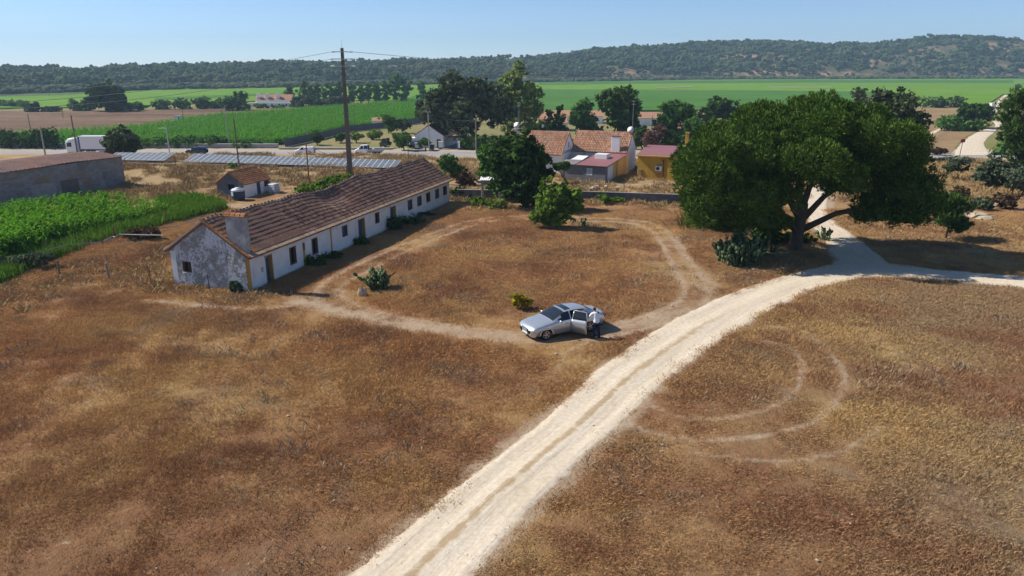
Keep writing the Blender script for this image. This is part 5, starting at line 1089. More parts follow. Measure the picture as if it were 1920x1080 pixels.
# flatbed
fb = empty('flatbed_truck', road_pt(690, 161.0), math.pi + .02, 'white crew cab flatbed truck with open load bed', 'truck')
CAB = [(2.95, .5, .6, .72, .7, .68, .95, .5, 1.0, 1.02), (2.8, .38, .8, .88, .7, .84, 1.10, .68, 1.15, 1.18), (2.2, .36, .84, .92, .75, .88, 1.28, .72, 1.34, 1.37), (1.55, .36, .86, .94, .75, .9, 1.32, .74, 2.05, 2.14), (.6, .36, .86, .94, .75, .9, 1.34, .76, 2.14, 2.22), (.05, .36, .86, .94, .75, .9, 1.34, .76, 2.10, 2.18), (.0, .4, .84, .92, .75, .88, 1.3, .72, 2.0, 2.05)]
def gl_cab(x_, j, side):
    if j in (5, 6) and .1 < x_ < 1.85 and abs(x_ - .92) > .09 and (j == 5 or x_ < 1.6): return 'side_window|car_glass'
    if j in (7, 8, 9) and 1.6 < x_ < 2.15: return 'windscreen|car_glass'
    return 'cab|'
x2, g2 = car_loft(CAB, 40); split_car(fb, x2, g2, 'white_paint', gl_cab)
mb = MB(); mb.box((-3.0, -.4, .5), (.0, .4, .72)); mb.build('chassis', 'black_part', fb)
mb = MB(); mb.box((-3.3, -1.0, .80), (-.08, 1.0, .88)); mb.build('load_bed', 'grey_metal', fb)
for (a, b) in (((-3.3, -1.03, .8), (-.08, -1.0, 1.22)), ((-3.3, 1.0, .8), (-.08, 1.03, 1.22)), ((-3.33, -1.03, .8), (-3.30, 1.03, 1.22))): mb = MB(); mb.box(a, b); mb.build('side_board', 'grey_metal', fb)
mb = MB(); mb.box((-.12, -.98, .88), (-.06, .98, 2.0)); mb.build('headboard', 'black_part', fb)
mb = MB(); mb.lathe([(.32, 0), (.34, .4), (.2, .55)], 10, Matrix.Translation((-1.3, .3, .88))); mb.build('load', 'ibc_plastic', fb)
for wx in (2.25, -1.3, -2.1):
    for sd in (1, -1): wheel(fb, wx, .86 * sd, .36, .25, sd)
# articulated lorry
tp_ = road_pt(181, 161.6); tk = empty('lorry', Vector((AT(131, 285, 163).x + 2.5, tp_.y, LZ)), math.pi + .015, 'white articulated lorry with grey logo on its long trailer', 'lorry')
TC = [(2.5, .5, .9, 1.10, .9, 1.12, 1.6, 1.0, 2.6, 2.7), (2.42, .35, 1.05, 1.2, .9, 1.22, 1.7, 1.1, 2.9, 3.05), (1.9, .32, 1.1, 1.24, .9, 1.25, 1.7, 1.12, 3.30, 3.45), (1.0, .32, 1.1, 1.24, .9, 1.25, 1.7, 1.12, 3.52, 3.66), (.3, .32, 1.1, 1.24, .9, 1.25, 1.7, 1.12, 3.58, 3.72), (.25, .4, 1.05, 1.2, .9, 1.2, 1.7, 1.05, 3.5, 3.6)]
def gl_tc(x_, j, side):
    if j in (5,) and 1.15 < x_ < 2.2: return 'side_window|car_glass'
    if j in (5, 6) and x_ > 2.44: return 'windscreen|car_glass'
    return 'cab|'
x2, g2 = car_loft(TC, 44); split_car(tk, x2, g2, 'white_paint', gl_tc)
mb = MB(); mb.box((-.35, -1.1, .5), (.2, 1.1, 3.2)); mb.build('fairing', 'grey_metal', tk)
mb = MB(); mb.box((-12.0, -.5, .75), (.1, .5, 1.05)); mb.build('chassis', 'black_part', tk)
mb = MB(); mb.cbox((-12.2, -1.25, 1.18), (-.45, 1.25, 3.98), .04); tr_o = mb.build('trailer', 'white_paint', tk)
mb = MB(); mb.box((-12.2, -1.27, 1.06), (-.45, 1.27, 1.175)); mb.build('side_rail', 'blue_trim', tr_o)
mb = MB(); mb.box((-.80, 1.252, 1.2), (-.45, 1.262, 3.9)); mb.build('corner_band', 'blue_trim', tr_o)
mb = MB(); mb.box((-9.0, 1.10, .35), (-4.6, 1.16, 1.0)); mb.build('side_skirt', 'grey_metal', tr_o)
# crescent logo and lettering, flat print on the trailer side
mb = MB(); v = []; f = []
for i in range(21):
    a = R(75) + R(285) * i / 20; w_ = .05 + .26 * math.sin(math.pi * i / 20) ** .8
    for rr_ in (.62, .62 - w_): v.append((-5.7 - math.cos(a) * rr_, 1.256, 2.75 + math.sin(a) * rr_))
    if i: f.append((2 * i - 2, 2 * i, 2 * i + 1, 2 * i - 1))
mb.add(v, f); mb.build('logo', 'logo_grey', tr_o)
fc = bpy.data.curves.new('lettering', 'FONT'); fc.body = 'CAIBE'; fc.size = .95; fc.extrude = .003; fo = bpy.data.objects.new('lettering_shape', fc); COL.objects.link(fo)
dg_ = bpy.context.evaluated_depsgraph_get(); dg_.update(); lm = bpy.data.meshes.new_from_object(fo.evaluated_get(dg_)); bpy.data.objects.remove(fo); lm.materials.clear(); lm.materials.append(M['logo_grey'])
link('lettering', lm, tr_o, Matrix.Translation((-6.35, 1.258, 2.75)) @ Matrix.Rotation(math.pi, 4, 'Z') @ Matrix.Rotation(R(90), 4, 'X'))
for wx in (1.55, -2.2, -8.6, -9.9, -11.2):
    for sd in (1, -1): wheel(tk, wx, 1.0 * sd, .5, .32, sd, 6, 'grey_metal')
# car half hidden beside the white house gate
pk = simple_car('parked_car', G(776, 279) + Vector((0, 2.0, 0)), R(80), 'dark blue car parked behind the broad white pillar', 'car', SUV, (1.4, -1.4), 'tank_blue', gl_suv, .34)

# ================================================================ poles, cables, panels, fences
def pole(px, py, top_py, r0, r1, mat, label, arm=None, name='utility_pole', h=None, tx=0, group='poles along the road'):
    p = G(px, py); h = h or AT(px, top_py, p.y).z - p.z
    e = empty(name, p, 0, label, 'pole', group); mb = MB(); mb.tube([(0, 0, -.4), (tx * .5, 0, h * .5), (tx, 0, h)], [r0, (r0 + r1) / 2, r1], 8); mb.build('shaft', mat, e)
    if arm:
        for (z_, w_) in arm:
            mb = MB(); mb.box((tx - w_, -.05, h - z_ - .05), (tx + w_, .05, h - z_ + .05)); a_ = mb.build('crossarm', 'grey_metal', e)
            for s_ in (-1, 1): mb = MB(); mb.lathe([(.03, 0), (.07, .04), (.05, .08), (.07, .12), (.04, .18)], 8, Matrix.Translation((tx + s_ * (w_ - .08), 0, h - z_ + .052))); mb.build('insulator', 'porcelain', a_)
    return e, p, h
# the tall concrete pole behind the farmhouse
tpb = G(657, 331); TH = AT(643, 90, tpb.y).z - tpb.z
tall = empty('concrete_pole', tpb, R(12), 'tall tapered concrete power pole rising behind the long farmhouse', 'pole')
mb = MB(); n = 6
for (a, b, c0, c1) in ((.30, .24, .0, 1.0),):
    v = []; zs = [-.5, TH * .3, TH * .6, TH]; f = []
    for z_ in zs:
        t_ = max(0, z_ / TH); w_, d_ = .36 * (1 - t_) + .19 * t_, .27 * (1 - t_) + .15 * t_; g_ = .07 * (1 - t_) + .03 * t_
        v += [(-w_, -d_, z_), (-g_ - .06, -d_, z_), (-g_, -d_ + .06, z_), (g_, -d_ + .06, z_), (g_ + .06, -d_, z_), (w_, -d_, z_), (w_, d_, z_), (-w_, d_, z_)]
    for i in range(len(zs) - 1):
        for k in range(8): f.append((8 * i + k, 8 * i + (k + 1) % 8, 8 * i + 8 + (k + 1) % 8, 8 * i + 8 + k))
    f.append(tuple(range(8 * len(zs) - 8, 8 * len(zs)))); mb.add(v, f)
mb.build('shaft', 'dark_concrete', tall)
ins = []
for (z_, w_) in ((.45, .75), (1.3, .95), (2.15, .95)):
    mb = MB(); mb.box((-w_, -.3, TH - z_ - .05), (w_, -.2, TH - z_ + .05)); ar = mb.build('crossarm', 'grey_metal', tall)
    for s_ in (-1, 1):
        mb = MB(); mb.lathe([(.05, -.28), (.12, -.2), (.07, -.14), (.12, -.08), (.07, -.02), (.12, .04), (.07, .1), (.12, .16), (.05, .25)], 10, Matrix.Translation((s_ * (w_ + .28), -.25, TH - z_)) @ Matrix.Rotation(R(90), 4, 'Y')); mb.build('insulator', 'porcelain', ar, True)
mb = MB(); mb.tube([(0, 0, TH), (.02, 0, TH + 1.0)], [.03, .012], 5); mb.build('spike', 'grey_metal', tall)
def cable(a, b, sag, r, label, n=26, mat='cable', group='overhead cables'):
    a, b = Vector(a), Vector(b); mb = MB(); mb.tube([a.lerp(b, i / n) - Vector((0, 0, sag * 4 * (i / n) * (1 - i / n))) for i in range(n + 1)], r, 4)
    o = mb.build('overhead_cable', mat); tag(o, label, 'cable', group); return o
tw_ = lambda x_, z_: tpb + Vector((x_ * math.cos(R(12)), x_ * math.sin(R(12)) - .25, TH - z_))
lend = [AT(-120, 189, 66), AT(-120, 200, 62), AT(-120, 210, 58)]; rend = [AT(1700, 127, 360), AT(1700, 131, 345), AT(1700, 134, 330)]
for k, (w_, z_) in enumerate(((1.0, .45), (1.2, 1.3), (1.2, 2.15))):
    cable(tw_(-w_ - .2, z_), lend[k], (.6, .9, 1.0)[k], .022, ('highest cable from the tall concrete pole to the left', 'middle cable from the tall concrete pole to the left', 'lowest cable from the tall concrete pole to the left')[k])
    cable(tw_(w_ + .2, z_), rend[k], (4.0, 3.2, 3.0)[k], .028, ('highest cable from the tall concrete pole to the right', 'middle cable from the tall concrete pole to the right', 'lowest cable from the tall concrete pole to the right')[k])
pl_ = [pole(580, 346, 268, .10, .07, 'rusty', 'rusty brown post in front of the white van'), pole(448, 312, 221, .11, .08, 'wood_post', 'dark slim pole rising behind the shed'), pole(430, 276, 200, .14, .10, 'concrete', 'pale concrete pole at the edge of the maize'), pole(318, 287, 236, .13, .10, 'grey_metal', 'street lamp pole to the left of the black estate car', name='street_lamp_pole'),
       pole(146, 291, 216, .12, .09, 'dark_concrete', 'dark pole in front of the lorry cab'), pole(85, 290, 238, .13, .10, 'concrete', 'short concrete pole left of the lorry'), pole(59, 252, 214, .12, .09, 'wood_post', 'thin pole at the far left of the ploughed field'), pole(119, 222, 199, .1, .08, 'wood_post', 'tiny thin pole at the top of the ploughed field'), pole(417, 231, 206, .1, .08, 'wood_post', 'thin pole in the maize below the far farmhouse'), pole(345, 231, 200, .1, .08, 'wood_post', 'thin pole beside the white pump house'),
       pole(665, 240, 204, .1, .08, 'wood_post', 'thin pole right behind the tall concrete pole'), pole(805, 284, 208, .14, .10, 'concrete', 'concrete pole in front of the white veranda house', [(.3, .5)]), pole(893, 289, 222, .16, .12, 'pale_bark', 'wooden pole in front of the clipped hedge', [(.25, .4)]), pole(1220, 275, 218, .13, .10, 'dark_concrete', 'dark pole behind the yellow building'), pole(1704, 296, 222, .14, .1, 'wood_post', 'leaning dark pole beside the grey oak', tx=1.2), pole(766, 302, 262, .05, .05, 'wood_post', 'thin fence post beyond the farmhouse ridge'), pole(577, 262, 222, .1, .08, 'concrete', 'slim concrete pole behind the white van'), pole(93, 182, 162, .12, .1, 'wood_post', 'tiny pole in the far green rice field')]
mb = MB(); mb.tube([(0, 0, 5.4), (-.5, -.1, 5.6), (-1.1, -.2, 5.55)], .05, 5); mb.box((-1.6, -.3, 5.48), (-1.0, -.1, 5.58)); mb.build('lamp_head', 'white_metal', pl_[3][0])
pt = lambda k: pl_[k][1] + Vector((0, 0, pl_[k][2] - .25))
cable(pt(11), pt(12), .9, .03, 'sagging black wire between the two roadside poles by the veranda house', mat='black_part'); cable(pt(12), AT(1010, 262, 150), .8, .03, 'black wire from the wooden pole into the village', mat='black_part'); cable(pt(2), pt(3), 1.0, .02, 'thin wire from the pale concrete pole to the street lamp'); cable(pt(0), AT(665, 303, 108), .3, .02, 'thin wire from the rusty post', mat='rusty')
# right side sign post
sp = G(1797, 302); sg = empty('road_sign', sp, 0, 'small red sign on a post at the dirt road turning', 'sign'); mb = MB(); mb.tube([(0, 0, 0), (.15, 0, 3.0)], .05, 6); mb.build('post', 'grey_metal', sg); mb = MB(); mb.cbox((-.2, -.04, 2.9), (.5, .02, 3.4), .02); mb.build('plate', 'sign_red', sg)

# solar panels: two rows, each panel a part
def panel_row(a, b, n, label):
    d = (b - a).normalized(); back = Vector((-d.y, d.x, 0)); L = (b - a).length; w_ = L / n; zc = .9 + .35
    up = back * 2.95 + Vector((0, 0, .72)); e = empty('solar_array', a, 0, label, 'solar panels', 'solar arrays beside the road')
    for i in range(n):
        for j in range(2):
            o = d * (w_ * i) + up * (j * .5) + Vector((0, 0, .45)); uu = up * .5
            mb = MB(); P4 = lambda s_, t_, k: o + d * (s_ * w_) + uu * t_ + Vector((0, 0, k))
            nf_ = [P4(.0, .0, 0), P4(.985, 0, 0), P4(.985, .985, 0), P4(0, .985, 0)]; mb.add(nf_ + [q - Vector((0, 0, .04)) for q in nf_], [(0, 1, 2, 3), (7, 6, 5, 4), (0, 4, 5, 1), (1, 5, 6, 2), (2, 6, 7, 3), (3, 7, 4, 0)])
            pn = mb.build('panel', 'white_metal', e); mb = MB(); mb.add([P4(.045, .01, .006), P4(.94, .01, .006), P4(.94, .976, .006), P4(.045, .976, .006)], [(0, 1, 2, 3)]); mb.build('glass', 'pv_glass', pn)
    for i in range(0, n + 1, 4):
        mb = MB(); q = d * (w_ * i * .995 + .05); mb.tube([q + Vector((0, 0, -.2)), q + Vector((0, 0, .43))], .04, 5); mb.tube([q + up + Vector((0, 0, -.9)), q + up + Vector((0, 0, .40))], .04, 5); mb.tube([q + Vector((0, 0, .40)), q + up + Vector((0, 0, .38))], .03, 4); mb.build('support', 'grey_metal', e)
pa, pb = G(345, 309), G(741, 321); pa.z += .05; panel_row(pa, pb, 37, 'long row of solar panels between the farmhouse and the road')
pc, pd_ = G(196, 305), G(308, 307); panel_row(pc, pd_, 11, 'short row of solar panels right behind the warehouse')
# wire fence with posts along the bank in front of the panels and along the road
def fence(name, pts, step, h, label, mat='wood_post', wires=(.5, 1.0), r=.04, wr=.012):
    e = empty(name, pts[0], 0, label, 'fence'); o = Vector(pts[0])
    for a, b in zip(pts[:-1], pts[1:]):
        n = max(1, int((b - a).length / step))
        for k in range(n + (1 if b is pts[-1] else 0)):
            p = a.lerp(b, k / n); p = Vector((p.x, p.y, float(T0(p.x, p.y)))) - o; mb = MB(); lx = random.uniform(-.06, .06); mb.tube([p + Vector((0, 0, -.3)), p + Vector((lx, 0, h))], r, 5); mb.build('post', mat, e)
    for w_ in wires:
        mb = MB(); mb.tube([Vector((p.x, p.y, float(T0(p.x, p.y)) + w_)) - o for p in pts], wr, 4); mb.build('wire', 'cable', e)
    return e
fence('wire_fence', [G(236, 312), G(330, 314), G(450, 316), G(560, 320), G(650, 326)], 5.0, 1.1, 'thin wire fence on the bank in front of the solar panels')
fence('wire_fence', [pl(-75, 155.6), pl(-40, 155.3), pl(0, 154.6), pl(18, 154.2)], 6.0, 1.3, 'thin wire fence along the near side of the road')
fence('wire_fence', [G(1080, 358), G(1170, 361), G(1225, 357), G(1290, 360)], 4.4, 1.3, 'wire fence with dark posts in front of the yellow building')
fence('wire_fence', [G(1732, 285), G(1760, 262), G(1790, 244)], 4.0, 1.2, 'wire fence crossing the dry field beyond the road', wires=(.6, 1.1))
# loose fence posts in the grass left of the farmhouse
for k, (bx_, by_, tx_, ty_, r_, mt, lab) in enumerate(((24, 514, 16, 482, .07, 'wood_post', 'grey fence post at the weedy edge of the corn'), (112, 517, 107, 488, .08, 'wood_post', 'grey fence post standing alone below the corn'), (205, 524, 198, 493, .085, 'pale_bark', 'thick pale fence post nearest to the leaning stake'), (285, 533, 276, 497, .05, 'rusty', 'rusty leaning stake with a prop in the straw'), (318, 532, 312, 506, .06, 'ochre', 'brown stake at the left corner of the farmhouse'), (394, 549, 389, 516, .03, 'black_part', 'thin dark iron stake in front of the peeling gable'), (89, 476, 86, 448, .06, 'wood_post', 'fence post inside the corn edge'), (213, 447, 212, 424, .06, 'rusty', 'brown fence post by the bent pipe rail'), (311, 421, 309, 398, .05, 'rusty', 'fence post in the green weeds behind the gable'), (404, 404, 402, 390, .07, 'wood_post', 'short post peeking over the farmhouse roof'))):
    p = G(bx_, by_); q = AT(tx_, ty_, p.y + (.25 if k == 3 else 0)); mb = MB(); mb.tube([p - Vector((0, 0, .3)), q], [r_, r_ * .85], 6); tag(mb.build('fence_post', mt), lab, 'post', 'loose fence posts by the corn')
p = G(285, 533); mb = MB(); mb.tube([p + Vector((-.55, .25, -.1)), p + Vector((-.12, .2, .9))], .025, 5); tag(mb.build('prop_stick', 'rusty'), 'thin stick propping the leaning rusty stake', 'stick')
def rail(pxs, h, label, r=.035): mb = MB(); mb.tube([G(x_, y_, h) + Vector((0, 0, h)) for x_, y_ in pxs], r, 5); tag(mb.build('pipe_rail', 'grey_metal'), label, 'rail', 'bent pipe rails along the corn')
rail([(24, 483), (55, 476), (90, 469), (118, 460), (190, 453)], .8, 'long grey pipe rail along the foot of the corn'); rail([(194, 452), (212, 443), (215, 445), (223, 439), (256, 440), (306, 441)], .8, 'bent bright pipe rail before the grey bramble'); rail([(282, 429), (328, 425), (358, 416), (377, 408)], .7, 'pipe rail in the weeds behind the gable')

# concrete shelter beside the dark tree
s0, s1 = G(905, 378), G(938, 383); shl = empty('concrete_shelter', s0, 0, 'small concrete shelter with sheet roof on two posts by the dark tree', 'shelter')
for q in (Vector((0, 0, 0)), s1 - s0): mb = MB(); mb.cbox((-.14, -.14, -.2), (.14, .14, 2.05), .03, Matrix.Translation(q)); mb.build('post', 'concrete', shl)
mb = MB(); mb.box((-.5, -.25, 2.05), (1.9, .15, 2.32), Matrix.Rotation(R(-6), 4, 'Z')); mb.build('beam', 'concrete', shl)
mb = MB(); ribbed(mb, Vector((-.3, -.3, 2.40)), Vector((1, -.1, 0)).normalized(), Vector((.15, 1.6, .30)), 2.6, .2, .03); mb.build('roof', 'white_sheet', shl)
# pipes lying by the house end, rubble pile, pale stones, pale boulders on the right bank
for k, (a, b) in enumerate((((846, 372), (862, 364)), ((846, 378), (866, 368)))):
    mb = MB(); mb.tube([G(*a) + Vector((0, 0, .3)), G(*b) + Vector((0, 0, .3))], .04, 5); tag(mb.build('loose_pipe', 'grey_metal'), ('upper pale pipe lying at the farmhouse end', 'lower pale pipe lying at the farmhouse end')[k], 'pipe', 'pipes at the farmhouse end')
def rock(name, p, s3, mat, label, cat='stone', group=None, seed=1):
    import bmesh
    bm = bmesh.new(); bmesh.ops.create_icosphere(bm, subdivisions=2, radius=1); rs = np.random.RandomState(seed)
    for v in bm.verts: v.co = Vector((v.co.x * s3[0], v.co.y * s3[1], v.co.z * s3[2])) * (1 + .22 * rs.randn() * .6)
    me = bpy.data.meshes.new(name); bm.to_mesh(me); bm.free(); me.materials.append(M[mat]); o = link(name, me); o.location = p; tag(o, label, cat, group); return o
rock('broken_stone', G(677, 555) + Vector((0, 0, .18)), (.22, .18, .42), 'stone', 'pale broken stone left of the prickly pear', seed=3); rock('broken_stone', G(684, 554) + Vector((0, 0, .16)), (.16, .2, .40), 'stone', 'pale leaning stone touching the prickly pear', seed=4)
for k, (x_, y_, w_, lab) in enumerate(((1827, 406, 1.2, 'large pale boulder on the right bank'), (1850, 412, .8, 'pale boulder right of the largest one'), (1858, 385, .9, 'pale boulder below the dark brushwood'), (1838, 412, .5, 'small pale boulder between the two larger ones'))): rock('boulder', G(x_, y_) + Vector((0, 0, .1)), (w_, w_ * .8, w_ * .35), 'stone', lab, 'boulder', 'boulders on the right bank', seed=20 + k)
rp_ = empty('rubble_pile', G(1115, 357), 0, 'pile of rubble and broken tiles behind the low wall', 'rubble'); rs = np.random.RandomState(77)
for k in range(34):
    mb = MB(); c_ = rs.normal(0, 1, 2) * (1.5, .7); s_ = .12 + .22 * rs.rand(); mb.box((-s_, -s_ * .7, -s_ * .3), (s_, s_ * .7, s_ * .3), Matrix.Translation((c_[0], c_[1], .12 + .3 * max(0, 1 - abs(c_[0]) / 2))) @ Matrix.Rotation(rs.rand() * 6, 4, 'Z') @ Matrix.Rotation(rs.normal(0, .4), 4, 'X')); mb.build('chunk', ('stone', 'soil', 'concrete', 'verge_tile')[k % 4], rp_)

# ================================================================ trees, shrubs, crops
def leaf_cloud(lobes, n, size, seed, clump=.16, up=.35, shell=.55, aspect=.55, tip=0.0, per=26):
    # lobes: (cx, cy, cz, rx, ry, rz); leaves gathered in clumps near each lobe's surface
    rs = np.random.RandomState(seed); L = np.array(lobes, float)
    area = (L[:, 3] * L[:, 4] + L[:, 3] * L[:, 5] + L[:, 4] * L[:, 5]) ** 1.0; pr = area / area.sum()
    K = max(12, int(n / per)); li = rs.choice(len(L), K, p=pr)
    d = rs.normal(size=(K, 3)); d /= np.linalg.norm(d, axis=1)[:, None]
    r = 1 - shell * rs.rand(K) ** 2.0 + .10 * rs.randn(K)
    cc = L[li, :3] + d * r[:, None] * L[li, 3:6]
    csz = clump * L[li, 3:6].min(1) * (.6 + .9 * rs.rand(K))
    k = rs.randint(0, K, n); off = rs.normal(size=(n, 3)) * (1, 1, .7); P = cc[k] + off * csz[k][:, None]
    nd = d[k] * .9 + rs.normal(size=(n, 3)) * .75; nd[:, 2] += up; nd /= np.linalg.norm(nd, axis=1)[:, None]
    a = np.cross(nd, rs.normal(size=(n, 3))); a /= np.linalg.norm(a, axis=1)[:, None] + 1e-9; b = np.cross(nd, a)
    s_ = size * (.55 + .9 * rs.rand(n))[:, None]
    if tip:                                        # needles: stretched upward and outward
        a = d[k] * .5 + rs.normal(size=(n, 3)) * .45; a[:, 2] += tip; a /= np.linalg.norm(a, axis=1)[:, None]; b = np.cross(nd + rs.normal(size=(n, 3)) * .25, a); b /= np.linalg.norm(b, axis=1)[:, None] + 1e-9
    V = np.stack([P - a * s_, P + b * s_ * aspect, P + a * s_, P - b * s_ * aspect], 1).reshape(-1, 3)
    return V, np.arange(4 * n).reshape(n, 4)
def puffs(lobes, per, rel, seed, inner=.72):    # break every lobe into rounded tufts
    rs = np.random.RandomState(seed); out = []
    for l in lobes:
        for k in range(per):
            d = rs.normal(size=3); d[2] = abs(d[2]) * 1.0 if rs.rand() < .68 else d[2]; d /= np.linalg.norm(d); r = inner * (.8 + .35 * rs.rand()); q = rel * (.65 + .7 * rs.rand())
            m_ = min(l[3], l[4], l[5]); out.append((l[0] + d[0] * l[3] * r, l[1] + d[1] * l[4] * r, l[2] + d[2] * l[5] * r, (l[3] * .35 + m_ * .65) * q, (l[4] * .35 + m_ * .65) * q, m_ * q * .9))
    return out
def limbs(base, lobes, r0, seed, lean=(0, 0), fork=.35):
    rs = random.Random(seed); mb = MB(); cz = sum(l[2] for l in lobes) / len(lobes); mx = sum(l[0] for l in lobes) / len(lobes); my = sum(l[1] for l in lobes) / len(lobes)
    top = Vector((mx * .6 + lean[0], my * .6 + lean[1], cz * fork)); mb.tube([(0, 0, -.3), (top.x * .3, top.y * .3, top.z * .5), top], [r0 * 1.25, r0, r0 * .85], 9)
    for l in lobes[:9]:
        e = Vector(l[:3]); m_ = top.lerp(e, .5) + Vector((rs.uniform(-.1, .1) * l[3], rs.uniform(-.1, .1) * l[3], -.05 * l[5])); mb.tube([top * .97, m_, e], [r0 * .62, r0 * .36, r0 * .12], 6)
        for q in range(3):
            g = e + Vector((rs.uniform(-.7, .7) * l[3], rs.uniform(-.7, .7) * l[4], rs.uniform(-.3, .6) * l[5])); mb.tube([m_, m_.lerp(g, .6), g], [r0 * .22, r0 * .12, r0 * .04], 4)
    return mb
def plant(name, px, py, lobes_px, label, cat, mat, n=6000, size=.16, r0=.2, seed=1, trunkmat='bark', group=None, clump=.2, up=.35, fork=.35, depth=1.0, lean=(0, 0), trunk=True, Y=None, tip=0, aspect=.55, shell=.45, base=None, per=26, npuff=10, rel=.46, core=.14, inner=.76):
    # lobes_px: (photo x, photo y, radius x px, radius z px[, depth offset m[, depth radius m]])
    p = base or G(px, py); m_ = MPP(p); lob = []
    for l in lobes_px:
        rx, rz = l[2] * m_, l[3] * m_; ry = l[5] if len(l) > 5 else rx * depth; dy = l[4] if len(l) > 4 else 0.0
        q = AT(l[0], l[1], p.y + dy); lob.append((q.x - p.x, dy, max(q.z - p.z, rz * .6), rx, ry, rz))
    e = empty(name, p, 0, label, cat, group)
    pf = puffs(lob, npuff, rel, seed + 500, inner)
    V, F = leaf_cloud(pf, int(n * (1 - core)), size, seed, clump, up, shell, aspect, tip, per); V2, _ = leaf_cloud([(a, b, c, d * .62, e_ * .62, f * .6) for a, b, c, d, e_, f in lob], int(n * core), size * (2.0 if not tip else 1.25), seed + 9, .3, up, .9, .55 if not tip else .3, tip); V = np.concatenate([V, V2]); keep = V.reshape(-1, 4, 3)[:, :, 2].min(1) > .0; V = V.reshape(-1, 4, 3)[keep].reshape(-1, 3); F = np.arange(len(V)).reshape(-1, 4)
    me = np_mesh('crown', V, F); me.materials.append(M[mat]); link('crown', me, e)
    if trunk: limbs(p, lob, r0, seed, lean, fork).build('trunk', trunkmat, e, True)
    return e, lob

# ---- the umbrella pine
pine_l = [(1500, 232, 150, 60, 0, 7.5), (1400, 262, 95, 70, -1.5, 5.5), (1345, 315, 72, 62, -2.5, 4.5), (1322, 365, 48, 48, -2.5, 3.2), (1400, 360, 70, 62, -2.4, 3.2), (1600, 262, 110, 68, 0, 6.5), (1500, 300, 130, 55, -1, 6.5), (1660, 300, 78, 50, -.5, 5.0), (1448, 205, 80, 32, 1, 5), (1560, 205, 95, 34, 1, 5.5), (1690, 345, 62, 36, -1.5, 3.5), (1735, 378, 50, 38, -2.0, 2.6), (1745, 328, 30, 22, -.5, 2.0), (1650, 375, 52, 30, .5, 2.6), (1580, 340, 60, 26, -1, 3.0), (1365, 410, 46, 26, -1.8, 2.0), (1620, 398, 34, 12, 2, 1.8), (1425, 398, 50, 30, -2.5, 2.6), (1700, 398, 44, 22, -1.5, 2.2), (1455, 360, 50, 34, -1.5, 3), (1312, 388, 42, 44, -2.5, 2.6), (1368, 398, 58, 42, -1.8, 2.4), (1430, 402, 52, 36, -2.0, 2.2), (1655, 392, 50, 28, -1, 2.4), (1705, 398, 48, 28, -2, 2.4), (1448, 412, 46, 32, -1.2, 2.0)]
pbase = G(1490, 468); pe = empty('umbrella_pine', pbase, 0, 'huge spreading umbrella pine shading the dirt road junction', 'tree'); m_ = MPP(pbase); lob = []
for l in pine_l: q = AT(1508 + (l[0] - 1508) * .97, l[1] + (24 if l[1] < 300 else 8), pbase.y + l[4]) - pbase; lob.append((q.x, l[4], q.z, (l[2] - 16) * m_, l[5] - .4, max(9, l[3] - 13) * m_))
mid_ = puffs(lob, 8, .47, 23, .80); LB = np.array(mid_ + [(a, b, c, d * .66, e_ * .66, f * .64) for a, b, c, d, e_, f in lob]); rs = np.random.RandomState(17); tufts = []
for i, l in enumerate(LB):                         # rounded tufts set side by side over every lobe that lies on the outside of the crown
    ar = 4 * math.pi * ((l[3] * l[4]) ** 1.6 / 3 + (l[3] * l[5]) ** 1.6 / 3 + (l[4] * l[5]) ** 1.6 / 3) ** (1 / 1.6); n_ = int(ar / .60)
    for k in range(n_):
        zf = 1 - 2 * (k + .5) / n_; ph = k * 2.39996 + i; d = np.array([math.sqrt(1 - zf * zf) * math.cos(ph), math.sqrt(1 - zf * zf) * math.sin(ph), zf]) + rs.normal(0, .05, 3); c = l[:3] + d * l[3:6] * (.93 + .10 * rs.rand())
        inside = (((c - LB[:, :3]) / LB[:, 3:6]) ** 2).sum(1); inside[i] = 9
        if inside.min() < .72 or (d[2] < -.55 and rs.rand() < .45): continue
        nrm = d / l[3:6]; nrm /= np.linalg.norm(nrm); tufts.append((c, nrm, .42 + .32 * rs.rand()))
NL = 110; C = np.array([t_[0] for t_ in tufts]); NR = np.array([t_[1] for t_ in tufts]); RD = np.array([t_[2] for t_ in tufts]); K = len(C)
ti = np.repeat(np.arange(K), NL); n_ = len(ti); axis_ = NR * .75; axis_[:, 2] += .75; axis_ /= np.linalg.norm(axis_, axis=1)[:, None]
d = rs.normal(size=(n_, 3)) + axis_[ti] * .9; d /= np.linalg.norm(d, axis=1)[:, None]; rr_ = RD[ti] * (.45 + .6 * rs.rand(n_) ** .6); P = C[ti] + d * rr_[:, None] * np.array([.85, .85, 1.0]) + axis_[ti] * (RD[ti] * .25)[:, None]
a = d * .75 + axis_[ti] * .55 + rs.normal(size=(n_, 3)) * .3; a /= np.linalg.norm(a, axis=1)[:, None]; nd = d * 1.2 + axis_[ti] * .4 + rs.normal(size=(n_, 3)) * .22; b = np.cross(nd, a); b /= np.linalg.norm(b, axis=1)[:, None] + 1e-9; sz = (.10 + .08 * rs.rand(n_))[:, None]
V = np.stack([P - a * sz, P + b * sz * .30, P + a * sz, P - b * sz * .30], 1).reshape(-1, 3); me = np_mesh('crown', V, np.arange(4 * n_).reshape(n_, 4)); me.materials.append(M['pine_leaf']); link('crown', me, pe)
mb = MB()
for l in lob: mb.lathe([(.02, -1), (.5, -.86), (.86, -.5), (1, 0), (.86, .5), (.5, .86), (.02, 1)], 14, Matrix.Translation(l[:3]) @ Matrix.Diagonal((l[3] * .68, l[4] * .68, l[5] * .64, 1)))
